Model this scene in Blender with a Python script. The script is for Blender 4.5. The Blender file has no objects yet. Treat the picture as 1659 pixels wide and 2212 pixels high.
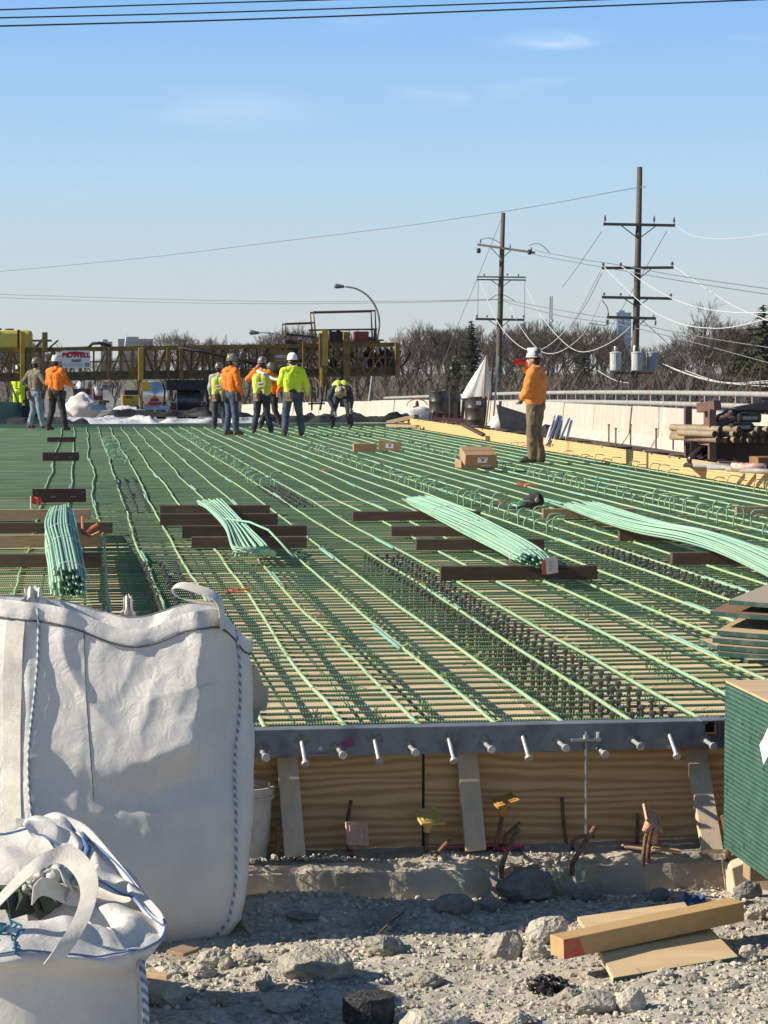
import bpy, math, random
from mathutils import Vector as V, Matrix, Euler, noise
random.seed(7)
S = bpy.context.scene
COL = S.collection
R = math.radians
# ------------------------------------------------------------------ camera
FPX, CX, CY = 4900.0, 829.5, 1106.0            # photograph measured on a 1659 x 2212 grid
CAM = V((0, 0, 1.5))                            # eye 1.5 m above the reinforcing mat
TH = math.atan((1106 - 800) / FPX)
PSI = math.atan((829.5 - 170) / FPX * math.cos(TH))
cd = bpy.data.cameras.new('camera'); cam = bpy.data.objects.new('camera', cd); COL.objects.link(cam)
cam.location = CAM; cam.rotation_euler = (R(90) - TH, 0, -PSI)
cd.sensor_fit = 'VERTICAL'; cd.sensor_height = 36; cd.lens = 36 * FPX / 2212
cd.clip_start = 0.1; cd.clip_end = 20000
S.camera = cam
FW = V((math.sin(PSI)*math.cos(TH), math.cos(PSI)*math.cos(TH), -math.sin(TH)))
RT = V((math.cos(PSI), -math.sin(PSI), 0)); UP = RT.cross(FW)
def ray(x, y): return FW + RT*((x-CX)/FPX) + UP*((CY-y)/FPX)
def at_z(x, y, z): d = ray(x, y); return CAM + d*((z-CAM.z)/d.z)
def at_y(x, y, Y): d = ray(x, y); return CAM + d*(Y/d.y)
def at_x(x, y, X): d = ray(x, y); return CAM + d*(X/d.x)
def at_d(x, y, D): return CAM + ray(x, y)*D
# ------------------------------------------------------------------ light
SUN_EL, SUN_AZ = 30.5, 270.0                    # degrees; azimuth from +Y clockwise: the sun stands left of the deck
S.view_settings.view_transform = 'Standard'; S.view_settings.look = 'None'
S.view_settings.exposure = 0.6; S.view_settings.gamma = 1
w = bpy.data.worlds.new('World'); S.world = w; w.use_nodes = True
nt = w.node_tree; nt.nodes.clear(); L = nt.links.new
def N(t, **k):
    n = nt.nodes.new(t)
    for a, b in k.items(): setattr(n, a, b)
    return n
sky = N('ShaderNodeTexSky', sky_type='NISHITA', sun_disc=False, sun_elevation=R(SUN_EL), sun_rotation=R(SUN_AZ),
        altitude=0, air_density=1.0, dust_density=.35, ozone_density=3.0)
bg = N('ShaderNodeBackground'); bg.inputs[1].default_value = 0.125
wo = N('ShaderNodeOutputWorld'); tc = N('ShaderNodeTexCoord')
mp = N('ShaderNodeMapping'); mp.inputs['Scale'].default_value = (8, 8, 46); mp.inputs['Rotation'].default_value = (0, R(10), 0)
nz = N('ShaderNodeTexNoise'); nz.inputs['Scale'].default_value = 1.0; nz.inputs['Detail'].default_value = 7; nz.inputs['Distortion'].default_value = .9
L(tc.outputs['Generated'], mp.inputs[0]); L(mp.outputs[0], nz.inputs['Vector'])
rp = N('ShaderNodeMapRange', interpolation_type='SMOOTHSTEP'); rp.inputs[1].default_value = .46; rp.inputs[2].default_value = .78
L(nz.outputs[0], rp.inputs[0])
# thin wisps of cirrus in four parts of the sky
acc = None
for (x, y, rad, k) in ((1300, 88, .020, 1.5), (1215, 100, .016, 1.3), (1110, 140, .020, 1.0), (1000, 178, .02, .7), (145, 348, .024, 1.3), (480, 255, .028, .35), (760, 20, .02, .5), (50, 378, .024, .8), (1600, 30, .03, .5)):
    d = ray(x, y).normalized()
    sub = N('ShaderNodeVectorMath', operation='SUBTRACT'); sub.inputs[1].default_value = d
    sc = N('ShaderNodeVectorMath', operation='MULTIPLY'); sc.inputs[1].default_value = (1, 1, 3.6)
    ln = N('ShaderNodeVectorMath', operation='LENGTH')
    L(tc.outputs['Generated'], sub.inputs[0]); L(sub.outputs[0], sc.inputs[0]); L(sc.outputs[0], ln.inputs[0])
    mr = N('ShaderNodeMapRange', interpolation_type='SMOOTHSTEP'); mr.inputs[1].default_value = 0; mr.inputs[2].default_value = rad*2.3
    mr.inputs[3].default_value = k; mr.inputs[4].default_value = 0
    L(ln.outputs['Value'], mr.inputs[0])
    if acc is None: acc = mr.outputs[0]
    else:
        a = N('ShaderNodeMath', operation='MAXIMUM'); L(acc, a.inputs[0]); L(mr.outputs[0], a.inputs[1]); acc = a.outputs[0]
ml = N('ShaderNodeMath', operation='MULTIPLY'); L(rp.outputs[0], ml.inputs[0]); L(acc, ml.inputs[1])
m2 = N('ShaderNodeMath', operation='MULTIPLY'); L(ml.outputs[0], m2.inputs[0]); m2.inputs[1].default_value = .62
# the physical sky, greyed towards the horizon by the day's thin haze
sx = N('ShaderNodeSeparateXYZ'); L(tc.outputs['Generated'], sx.inputs[0])
rm = N('ShaderNodeValToRGB'); e_ = rm.color_ramp.elements
for i, (p_, c_) in enumerate(((0.0, (.425, .445, .45)), (.035, (.39, .455, .49)), (.085, (.30, .455, .60)), (.17, (.145, .34, .66)), (.20, (.13, .30, .56)), (.30, (.05, .125, .26)), (1.0, (.02, .05, .12)))):
    if i > 1: e_.new(p_)
    e_[i].position = p_; e_[i].color = (c_[0], c_[1], c_[2], 1)
L(sx.outputs['Z'], rm.inputs[0])
up = N('ShaderNodeVectorMath', operation='SCALE'); up.inputs['Scale'].default_value = 7.5; L(rm.outputs[0], up.inputs[0])
hz = N('ShaderNodeMix', data_type='RGBA'); hz.inputs[0].default_value = .86; L(sky.outputs[0], hz.inputs[6]); L(up.outputs[0], hz.inputs[7])
mx = N('ShaderNodeMix', data_type='RGBA'); L(m2.outputs[0], mx.inputs[0]); L(hz.outputs[2], mx.inputs[6]); mx.inputs[7].default_value = (6.2, 6.4, 6.7, 1)
L(mx.outputs[2], bg.inputs[0]); L(bg.outputs[0], wo.inputs[0])
sl = bpy.data.lights.new('sun', 'SUN'); sl.energy = 5.0; sl.angle = R(.53); sl.color = (1, .90, .74)
so = bpy.data.objects.new('sun', sl); COL.objects.link(so)
_a, _e = R(SUN_AZ), R(SUN_EL)
SUNV = V((math.sin(_a)*math.cos(_e), math.cos(_a)*math.cos(_e), math.sin(_e)))
so.rotation_euler = (-SUNV).to_track_quat('-Z', 'Y').to_euler(); so.location = SUNV*50
# ------------------------------------------------------------------ helpers
def tag(o, label=None, cat=None, group=None, kind=None):
    if label: o['label'] = label
    if cat: o['category'] = cat
    if group: o['group'] = group
    if kind: o['kind'] = kind
    return o
def empty(name, loc, label=None, cat=None, group=None, rz=0):
    o = bpy.data.objects.new(name, None); COL.objects.link(o); o.location = loc; o.rotation_euler = (0, 0, rz)
    o.empty_display_size = .1
    return tag(o, label, cat, group)
class MB:
    def __init__(s): s.v = []; s.f = []
    def add(s, vs, fs):
        b = len(s.v); s.v += [V(p) for p in vs]; s.f += [tuple(i+b for i in q) for q in fs]; return s
    def box(s, c, d, rot=None):
        c = V(c); x, y, z = d[0]/2, d[1]/2, d[2]/2
        vs = [V((a*x, b*y, e*z)) for e in (-1, 1) for a, b in ((-1, -1), (1, -1), (1, 1), (-1, 1))]
        if rot is not None:
            M = rot if isinstance(rot, Matrix) else Euler(rot).to_matrix()
            vs = [M @ p for p in vs]
        return s.add([p+c for p in vs], [(3, 2, 1, 0), (4, 5, 6, 7), (0, 1, 5, 4), (1, 2, 6, 5), (2, 3, 7, 6), (3, 0, 4, 7)])
    def bar(s, p, q, w, h, up=(0, 0, 1)):
        p, q = V(p), V(q); d = (q-p).normalized(); u = V(up)
        if abs(d.dot(u)) > .98: u = V((0, 1, 0))
        a = d.cross(u).normalized(); b = a.cross(d)
        vs = []
        for e in (p, q): vs += [e-a*w/2-b*h/2, e+a*w/2-b*h/2, e+a*w/2+b*h/2, e-a*w/2+b*h/2]
        return s.add(vs, [(0, 1, 2, 3), (7, 6, 5, 4), (4, 5, 1, 0), (5, 6, 2, 1), (6, 7, 3, 2), (7, 4, 0, 3)])
    def tube(s, pts, r, n=6, cap=True):
        pts = [V(p) for p in pts]; m = len(pts); rs = r if isinstance(r, (list, tuple)) else [r]*m
        vs = []; u = None
        for i, p in enumerate(pts):
            d = (pts[min(i+1, m-1)]-pts[max(i-1, 0)]).normalized()
            if u is None:
                u = d.cross(V((0, 0, 1)))
                if u.length < .05: u = d.cross(V((1, 0, 0)))
            u = (u - d*u.dot(d)).normalized(); b = d.cross(u)
            vs += [p+(u*math.cos(2*math.pi*k/n)+b*math.sin(2*math.pi*k/n))*rs[i] for k in range(n)]
        fs = [(i*n+k, i*n+(k+1) % n, (i+1)*n+(k+1) % n, (i+1)*n+k) for i in range(m-1) for k in range(n)]
        if cap: fs += [tuple(range(n-1, -1, -1)), tuple((m-1)*n+k for k in range(n))]
        return s.add(vs, fs)
    def lathe(s, prof, c=(0, 0, 0), n=16, M=None):
        c = V(c); vs = []
        for r, z in prof: vs += [V((r*math.cos(2*math.pi*k/n), r*math.sin(2*math.pi*k/n), z)) for k in range(n)]
        if M is not None: vs = [M @ p for p in vs]
        m = len(prof)
        fs = [(i*n+k, i*n+(k+1) % n, (i+1)*n+(k+1) % n, (i+1)*n+k) for i in range(m-1) for k in range(n)]
        fs += [tuple(range(n-1, -1, -1)), tuple((m-1)*n+k for k in range(n))]
        return s.add([p+c for p in vs], fs)
    def ball(s, c, r, n=10, m=7, M=None):
        r = r if isinstance(r, (tuple, list)) else (r, r, r); c = V(c); vs = [V((0, 0, -r[2]))]
        for j in range(1, m):
            t = -math.pi/2 + math.pi*j/m
            vs += [V((r[0]*math.cos(t)*math.cos(2*math.pi*k/n), r[1]*math.cos(t)*math.sin(2*math.pi*k/n), r[2]*math.sin(t))) for k in range(n)]
        vs.append(V((0, 0, r[2])))
        if M is not None: vs = [M @ p for p in vs]
        fs = [(0, 1+(k+1) % n, 1+k) for k in range(n)]
        fs += [(1+(j-1)*n+k, 1+(j-1)*n+(k+1) % n, 1+j*n+(k+1) % n, 1+j*n+k) for j in range(1, m-1) for k in range(n)]
        t = len(vs)-1; b = 1+(m-2)*n
        fs += [(b+k, b+(k+1) % n, t) for k in range(n)]
        return s.add([p+c for p in vs], fs)
    def cap(s, p, q, r1, r2, n=10):                       # tapered capsule
        p, q = V(p), V(q); d = q-p; l = d.length; M = d.to_track_quat('Z', 'Y').to_matrix()
        prof = [(r1*math.sin(a), -r1*math.cos(a)) for a in (.15, .6, 1.1)] + [(r1, 0), (r2, l)] + [(r2*math.cos(a), l+r2*math.sin(a)) for a in (.5, 1.0, 1.42)]
        return s.lathe(prof, p, n, M)
    def prism(s, poly, ax, h):                            # poly: 3D points, extruded by vector ax*h
        n = len(poly); a = [V(p) for p in poly]; e = V(ax)*h
        return s.add(a+[p+e for p in a], [tuple(range(n-1, -1, -1)), tuple(range(n, 2*n))]+[(i, (i+1) % n, n+(i+1) % n, n+i) for i in range(n)])
    def grid(s, fn, nu, nv, closed=False):
        vs = [fn(i/(nu if closed else nu-1), j/(nv-1)) for j in range(nv) for i in range(nu)]
        fs = []
        for j in range(nv-1):
            for i in range(nu if closed else nu-1):
                k = (i+1) % nu; fs.append((j*nu+i, j*nu+k, (j+1)*nu+k, (j+1)*nu+i))
        return s.add(vs, fs)
    def build(s, name, m, parent=None, smooth=False, bevel=0, origin=None, local=False):
        off = V((0, 0, 0))
        if parent is not None and not local: off = V(parent.matrix_basis.translation) if parent.parent is None else V((0, 0, 0))
        if parent is not None and parent.parent is not None and not local:
            off = V(parent.parent.matrix_basis.translation)
        if parent is None: off = V(origin) if origin is not None else (sum(s.v, V((0, 0, 0)))/max(1, len(s.v)))
        me = bpy.data.meshes.new(name); me.from_pydata([tuple(p-off) for p in s.v], [], s.f); me.update()
        if smooth: me.polygons.foreach_set('use_smooth', [True]*len(me.polygons))
        for q in (m if isinstance(m, (list, tuple)) else [m]): me.materials.append(q)
        o = bpy.data.objects.new(name, me); COL.objects.link(o)
        if parent is None: o.location = off
        else: o.parent = parent
        if bevel:
            b = o.modifiers.new('bevel', 'BEVEL'); b.width = bevel; b.segments = 2; b.limit_method = 'ANGLE'
        return o
def dup(o, parent=None, loc=None, rz=None, label=None, group=None):
    c = o.copy(); COL.objects.link(c)
    if parent is not None: c.parent = parent
    if loc is not None: c.location = loc
    if rz is not None: c.rotation_euler = (0, 0, rz)
    if label: c['label'] = label
    if group: c['group'] = group
    for ch in list(o.children): dup(ch, c)
    return c
# ------------------------------------------------------------------ materials
def nodes(name):
    m = bpy.data.materials.new(name); m.use_nodes = True; t = m.node_tree
    b = t.nodes['Principled BSDF']; return m, t, b
def c4(c): return (c[0], c[1], c[2], 1)
def vary(t, col, amt):
    oi = t.nodes.new('ShaderNodeObjectInfo'); mr = t.nodes.new('ShaderNodeMapRange')
    mr.inputs[3].default_value = 1-amt; mr.inputs[4].default_value = 1+amt
    t.links.new(oi.outputs['Random'], mr.inputs[0])
    h = t.nodes.new('ShaderNodeHueSaturation'); t.links.new(mr.outputs[0], h.inputs['Value']); t.links.new(col, h.inputs['Color'])
    return h.outputs[0]
def mat(name, c, c2=None, ns=6, rough=.6, metal=0, bump=0, bs=60, st=(1, 1, 1), var=0, lo=.4, hi=.62, c3=None, ns3=2.0, world=False):
    m, t, b = nodes(name); l = t.links.new
    b.inputs['Roughness'].default_value = rough; b.inputs['Metallic'].default_value = metal
    tcn = t.nodes.new('ShaderNodeTexCoord'); mpn = t.nodes.new('ShaderNodeMapping'); mpn.inputs['Scale'].default_value = st
    if world:
        g = t.nodes.new('ShaderNodeNewGeometry'); l(g.outputs['Position'], mpn.inputs[0])
    else: l(tcn.outputs['Object'], mpn.inputs[0])
    rgb = t.nodes.new('ShaderNodeRGB'); rgb.outputs[0].default_value = c4(c); col = rgb.outputs[0]
    if c2:
        n = t.nodes.new('ShaderNodeTexNoise'); n.inputs['Scale'].default_value = ns; n.inputs['Detail'].default_value = 6; n.inputs['Roughness'].default_value = .62
        l(mpn.outputs[0], n.inputs['Vector'])
        r = t.nodes.new('ShaderNodeMapRange'); r.inputs[1].default_value = lo; r.inputs[2].default_value = hi; l(n.outputs[0], r.inputs[0])
        x = t.nodes.new('ShaderNodeMix'); x.data_type = 'RGBA'; l(r.outputs[0], x.inputs[0]); l(col, x.inputs[6]); x.inputs[7].default_value = c4(c2); col = x.outputs[2]
    if c3:
        n = t.nodes.new('ShaderNodeTexNoise'); n.inputs['Scale'].default_value = ns3; n.inputs['Detail'].default_value = 4
        l(mpn.outputs[0], n.inputs['Vector'])
        r = t.nodes.new('ShaderNodeMapRange'); r.inputs[1].default_value = .52; r.inputs[2].default_value = .7; l(n.outputs[0], r.inputs[0])
        x = t.nodes.new('ShaderNodeMix'); x.data_type = 'RGBA'; l(r.outputs[0], x.inputs[0]); l(col, x.inputs[6]); x.inputs[7].default_value = c4(c3); col = x.outputs[2]
    if var: col = vary(t, col, var)
    l(col, b.inputs['Base Color'])
    if bump:
        n = t.nodes.new('ShaderNodeTexNoise'); n.inputs['Scale'].default_value = bs; n.inputs['Detail'].default_value = 5; l(mpn.outputs[0], n.inputs['Vector'])
        bp = t.nodes.new('ShaderNodeBump'); bp.inputs['Strength'].default_value = bump; bp.inputs['Distance'].default_value = .02
        l(n.outputs[0], bp.inputs['Height']); l(bp.outputs[0], b.inputs['Normal'])
    return m
def wood(name, c1, c2, st=(1, 14, 14), sc=2.2, dist=2.5, rough=.75, var=.0, c3=None, wave=True, axis='Z'):
    """sawn or rotary-cut wood: warped grain lines stretched along one axis"""
    m, t, b = nodes(name); l = t.links.new; b.inputs['Roughness'].default_value = rough
    tcn = t.nodes.new('ShaderNodeTexCoord'); mpn = t.nodes.new('ShaderNodeMapping'); mpn.inputs['Scale'].default_value = st
    oi = t.nodes.new('ShaderNodeObjectInfo'); mu = t.nodes.new('ShaderNodeVectorMath'); mu.operation = 'ADD'
    k = t.nodes.new('ShaderNodeMath'); k.operation = 'MULTIPLY'; k.inputs[1].default_value = 23.0; l(oi.outputs['Random'], k.inputs[0])
    l(tcn.outputs['Object'], mpn.inputs[0]); l(mpn.outputs[0], mu.inputs[0]); l(k.outputs[0], mu.inputs[1])
    if wave:
        n = t.nodes.new('ShaderNodeTexWave'); n.bands_direction = axis; n.inputs['Scale'].default_value = sc
        n.inputs['Distortion'].default_value = dist; n.inputs['Detail'].default_value = 3; n.inputs['Detail Scale'].default_value = .8
    else:
        n = t.nodes.new('ShaderNodeTexNoise'); n.inputs['Scale'].default_value = sc; n.inputs['Detail'].default_value = 6; n.inputs['Distortion'].default_value = .6
    l(mu.outputs[0], n.inputs['Vector'])
    f = t.nodes.new('ShaderNodeTexNoise'); f.inputs['Scale'].default_value = sc*2.3; f.inputs['Detail'].default_value = 6; l(mu.outputs[0], f.inputs['Vector'])
    av = t.nodes.new('ShaderNodeMix'); av.data_type = 'FLOAT'; av.inputs[0].default_value = .4; l(n.outputs[1] if wave else n.outputs[0], av.inputs[2]); l(f.outputs[0], av.inputs[3])
    r = t.nodes.new('ShaderNodeMapRange'); r.inputs[1].default_value = .3; r.inputs[2].default_value = .75; l(av.outputs[0], r.inputs[0])
    x = t.nodes.new('ShaderNodeMix'); x.data_type = 'RGBA'; l(r.outputs[0], x.inputs[0]); x.inputs[6].default_value = c4(c1); x.inputs[7].default_value = c4(c2); col = x.outputs[2]
    if c3:
        g = t.nodes.new('ShaderNodeTexNoise'); g.inputs['Scale'].default_value = 9; g.inputs['Detail'].default_value = 5; l(tcn.outputs['Object'], g.inputs['Vector'])
        r2 = t.nodes.new('ShaderNodeMapRange'); r2.inputs[1].default_value = .5; r2.inputs[2].default_value = .68; l(g.outputs[0], r2.inputs[0])
        x2 = t.nodes.new('ShaderNodeMix'); x2.data_type = 'RGBA'; l(r2.outputs[0], x2.inputs[0]); l(col, x2.inputs[6]); x2.inputs[7].default_value = c4(c3); col = x2.outputs[2]
    if var: col = vary(t, col, var)
    l(col, b.inputs['Base Color'])
    bp = t.nodes.new('ShaderNodeBump'); bp.inputs['Strength'].default_value = .25; bp.inputs['Distance'].default_value = .01
    l(av.outputs[0], bp.inputs['Height']); l(bp.outputs[0], b.inputs['Normal'])
    return m
def bar_mat(name, c, c2, axis, pitch=.013, var=.1, ns=1.2, st=(1, 1, 1), rough=.42, c3=None):
    """epoxy coated deformed bar: ribs across the axis"""
    m, t, b = nodes(name); l = t.links.new; b.inputs['Roughness'].default_value = rough
    tcn = t.nodes.new('ShaderNodeTexCoord')
    mpn = t.nodes.new('ShaderNodeMapping'); mpn.inputs['Scale'].default_value = st; l(tcn.outputs['Object'], mpn.inputs[0])
    n = t.nodes.new('ShaderNodeTexNoise'); n.inputs['Scale'].default_value = ns; n.inputs['Detail'].default_value = 5; l(mpn.outputs[0], n.inputs['Vector'])
    r = t.nodes.new('ShaderNodeMapRange'); r.inputs[1].default_value = .42; r.inputs[2].default_value = .62; l(n.outputs[0], r.inputs[0])
    x = t.nodes.new('ShaderNodeMix'); x.data_type = 'RGBA'; l(r.outputs[0], x.inputs[0]); x.inputs[6].default_value = c4(c); x.inputs[7].default_value = c4(c2)
    col = x.outputs[2]
    if var: col = vary(t, col, var)
    l(col, b.inputs['Base Color'])
    wv = t.nodes.new('ShaderNodeTexWave'); wv.bands_direction = axis; wv.inputs['Scale'].default_value = .314/pitch
    l(tcn.outputs['Object'], wv.inputs['Vector'])
    bp = t.nodes.new('ShaderNodeBump'); bp.inputs['Strength'].default_value = .8; bp.inputs['Distance'].default_value = .004
    l(wv.outputs[1], bp.inputs['Height']); l(bp.outputs[0], b.inputs['Normal'])
    return m
M = {}
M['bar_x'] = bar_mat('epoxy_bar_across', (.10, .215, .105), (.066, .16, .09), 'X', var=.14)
M['bar_y'] = bar_mat('epoxy_bar_along', (.37, .50, .27), (.29, .46, .31), 'Y', var=.1)
M['bar_lap'] = bar_mat('epoxy_bar_lap', (.20, .46, .42), (.26, .52, .40), 'Y', var=.15)
M['bar_mint'] = bar_mat('epoxy_bar_mint', (.33, .54, .39), (.27, .48, .36), 'Y', pitch=.016, var=.24)
M['bar_dark'] = bar_mat('epoxy_bar_hook', (.22, .42, .27), (.16, .34, .21), 'Z', var=.1)
M['steel'] = mat('galvanised_steel', (.42, .43, .44), (.30, .31, .33), 8, .38, .75, .1, 90)
M['plate'] = mat('mill_steel_plate', (.17, .18, .205), (.23, .24, .26), 3.5, .5, .3, .1, 70, c3=(.10, .10, .11), ns3=5)
M['stud'] = mat('dark_shear_stud', (.07, .065, .06), (.16, .15, .14), 12, .35, .7)
M['rust'] = mat('rusty_bar', (.25, .15, .09), (.11, .062, .04), 22, .85, 0, .6, 160)
M['conc'] = mat('weathered_concrete', (.42, .375, .30), (.27, .24, .19), 5, .9, 0, .3, 45, c3=(.50, .455, .375), ns3=2.5)
M['rubble'] = mat('rubble_concrete', (.43, .395, .33), (.31, .285, .24), 9, .95, 0, .9, 60, var=.28, c3=(.50, .465, .40), ns3=14)
M['dirt'] = mat('crushed_stone_dirt', (.50, .455, .385), (.32, .29, .24), 30, .95, 0, .3, 90, c3=(.24, .21, .17), ns3=3)
M['ply'] = wood('plywood_face', (.64, .415, .20), (.44, .26, .11), st=(1.2, 1, 8.5), sc=.95, dist=13, var=.03)
M['plyform'] = wood('plywood_form_floor', (.68, .54, .35), (.54, .41, .25), st=(1, 7, 1), sc=1.4, dist=4, var=.05)
M['plykerb'] = wood('plywood_kerb', (.60, .43, .21), (.48, .30, .12), st=(1, 1.3, 5), sc=1.5, dist=6, var=.05)
M['plytop'] = wood('plywood_offcut', (.62, .47, .29), (.47, .32, .17), st=(1.5, 12, 5), sc=1.6, var=.08, wave=False)
M['lum'] = wood('sawn_lumber', (.56, .42, .27), (.40, .27, .155), st=(2, 26, 26), sc=1.5, dist=3, var=.08, wave=False)
M['lumv'] = wood('sawn_lumber_upright', (.62, .50, .36), (.50, .38, .26), st=(26, 26, 2), sc=1.5, dist=3, var=.1, wave=False, c3=(.46, .40, .31))
M['dun'] = wood('weathered_dunnage', (.105, .072, .05), (.045, .032, .025), st=(2, 22, 22), sc=1.6, var=.35, wave=False)
M['dunl'] = wood('pale_dunnage', (.36, .27, .165), (.22, .155, .09), st=(2, 22, 22), sc=1.6, var=.2, wave=False)
M['black'] = mat('black_paint', (.015, .015, .017), (.03, .03, .032), 8, .5)
M['rubber'] = mat('black_rubber', (.02, .02, .02), (.04, .038, .036), 14, .85, 0, .3, 50)
M['white'] = mat('white_paint', (.78, .78, .76), (.70, .70, .68), 6, .5)
M['pink'] = mat('pink_marking_paint', (.75, .06, .28), (.55, .10, .22), 20, .8)
# ------------------------------------------------------------------ setting: ground, roads, deck
def zc(Y):                                        # the bridge crests and falls away beyond the pour
    if Y < 38: return 0.0
    if Y < 80: return -((Y-38)/50)**2*.5
    if Y < 240: return -.353-.0168*(Y-80)
    return max(-3.45, -3.04-.006*(Y-240))
YP = at_z(1050, 1568, 0).y                        # face of the steel edge plate
YL = at_z(1050, 1850, -.54).y                     # front edge of the concrete ledge
Y1 = 61.0
GZ = -.72
def gz(x, y):
    n = noise.noise(V((x*1.3, y*1.3, .5)))*.045 + noise.noise(V((x*4, y*4, 3.5)))*.022
    b = math.exp(-((x-.78)**2/.22+(y-9.12)**2/.04))*.10
    return GZ + n + b + .03*max(0, x-1.2)
def rub(u, v):
    x = -2.6+u*6.6; y = 6.3+v*(YL+.02-6.3)
    e = min(1, u*8, (1-u)*8, v*8)
    z = gz(x, y)+noise.noise(V((x*14, y*14, 7)))*.012+noise.noise(V((x*38, y*38, 9)))*.006
    return V((x, y, z*e+(-.84)*(1-e)))
g = MB().grid(rub, 300, 140).build('rubble_ground', M['dirt'], smooth=True); tag(g, kind='structure')
g = MB().grid(lambda u, v: V((-14+u*30, -18+v*(YL+17.9), -.79+noise.noise(V((u*30, v*28, 2)))*.05)), 90, 80).build('dirt_ground', M['dirt'], smooth=True); tag(g, kind='structure')
M['grass'] = mat('dormant_grass', (.16, .13, .075), (.10, .085, .05), .3, .95, 0, .5, 3, c3=(.12, .12, .06), ns3=.05)
g = MB().grid(lambda u, v: V((-1800+u*3600, -60+v*3600, -3.7)), 40, 40).build('ground', M['grass']); tag(g, kind='structure')
M['asph'] = mat('pale_worn_road', (.20, .195, .19), (.15, .148, .145), .8, .9, 0, .3, 30, c3=(.25, .245, .235), ns3=.12)
g = MB()
ys = [61.02+i*2 for i in range(120)]+[300+i*30 for i in range(60)]
g.add([V((x, y, zc(y)-.02)) for y in ys for x in (-9, 9.3)], [(2*i, 2*i+1, 2*i+3, 2*i+2) for i in range(len(ys)-1)])
tag(g.build('road', M['asph']), kind='structure')
g = MB(); ys = [9.4+i*3 for i in range(110)]
g.add([V((x, y, zc(y)-.06)) for y in ys for x in (9.32, 15.2)], [(2*i, 2*i+1, 2*i+3, 2*i+2) for i in range(len(ys)-1)])
tag(g.build('roadway', M['asph']), kind='structure')
fl = MB().box((3.3, (YP+.20+Y1)/2, -.205), (11.6, Y1-YP-.20, .03)); tag(fl.build('bridge_deck', M['plyform']), kind='structure')
# ------------------------------------------------------------------ girders with shear studs and hooped bars
st = MB().lathe([(.0095, 0), (.0095, .175), (.016, .178), (.0165, .19), (.012, .195)], n=8); st.build_name = 'shear_stud'
hk = MB(); pts = [(0, 0, 0), (0, 0, .25)] + [(.055-.055*math.cos(a), 0, .25+.055*math.sin(a)) for a in (.4, .8, 1.2, 1.57)] + [(.13, 0, .302), (.165, 0, .288)]
hk.tube(pts, .0085, 6)
st_o = hk_o = None
M['flange'] = mat('dark_steel_flange', (.52, .41, .27), (.38, .295, .195), 6, .7, .2)
def stud_rows(spans, dx, dy):
    out = []
    for a, b in spans:
        y = a
        while y < b:
            for k in dx: out.append((k+random.uniform(-.008, .008), y+random.uniform(-.015, .015)))
            y += dy
    return out
GIR = [  # X, stud spans, stud offsets, stud pitch, hook span, label
 (.62, [(14.2, 17.8), (24.4, 32)], (-.12, 0, .12), .17, (37, 49), 'steel girder at the left with three short lines of studs beyond the white bag'),
 (2.42, [(YP+.22, 18.3), (25, 29.5)], (-.13, -.04, .05, .14), .2, (29.5, 52), 'steel girder with a dense black band of studs behind the plate'),
 (4.4, [(11.4, 18.9)], (-.14, -.05, .05, .14), .19, (20.6, 45), 'steel girder with black studs between the tagged bar bundle and the plywood forms'),
 (6.45, [], (), 1, (20, 46), 'steel girder with tall green hoops beside the man in the orange-tan hoodie'),
 (8.45, [], (), 1, (26, 45), 'outermost steel girder with green hoops along the plywood kerb form'),
]
for X, spans, dx, dy, hs, lab in GIR:
    r = empty('steel_girder', (X, YP+.1, -.185), lab, 'girder', 'girders under the reinforcing mat')
    MB().box((X, (YP+.21+Y1)/2, -.192), (.42, Y1-YP-.21, .014)).box((X, (YP+.5+Y1)/2, -.8), (.02, Y1-YP-.6, 1.2)).build('flange', M['flange'], r)
    pos = stud_rows(spans, dx, dy); pos.sort(key=lambda p: p[1])
    for x, y in pos[:100]:
        if st_o is None: st_o = st.build('shear_stud', M['stud'], r, local=True); o = st_o
        else: o = st_o.copy(); COL.objects.link(o); o.parent = r
        o.location = (x, y-YP-.1, random.uniform(-.003, .004)); o.rotation_euler = (random.uniform(-.04, .04), random.uniform(-.04, .04), 0)
    if len(pos) > 100:
        b = MB()
        for x, y in pos[100:]: b.lathe([(.0095, 0), (.0095, .175), (.016, .178), (.0165, .19), (.012, .195)], (X+x, y, -.185), n=7)
        tag(b.build('shear_studs', M['stud'], r), kind='stuff')
    y = hs[0]; i = 0
    while y < hs[1] and i < 100:
        for k in ((-.1, .1) if X < 8 else (0,)):
            if random.random() < .14: continue
            if hk_o is None: hk_o = hk.build('hoop_bar', M['bar_dark'], r, smooth=True, local=True); o = hk_o
            else: o = hk_o.copy(); COL.objects.link(o); o.parent = r
            o.location = (k+random.uniform(-.03, .03), y-YP-.1+random.uniform(-.05, .05), random.uniform(-.06, .03)-.03*(y > 30))
            o.rotation_euler = (random.uniform(-.08, .08), random.uniform(-.08, .08), random.uniform(-.35, .35)+(math.pi if (X < 8 and k > 0 and random.random() < .4) else 0)); i += 1
        y += (.5 if y < 32 else .8) if X < 8 else .6
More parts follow.
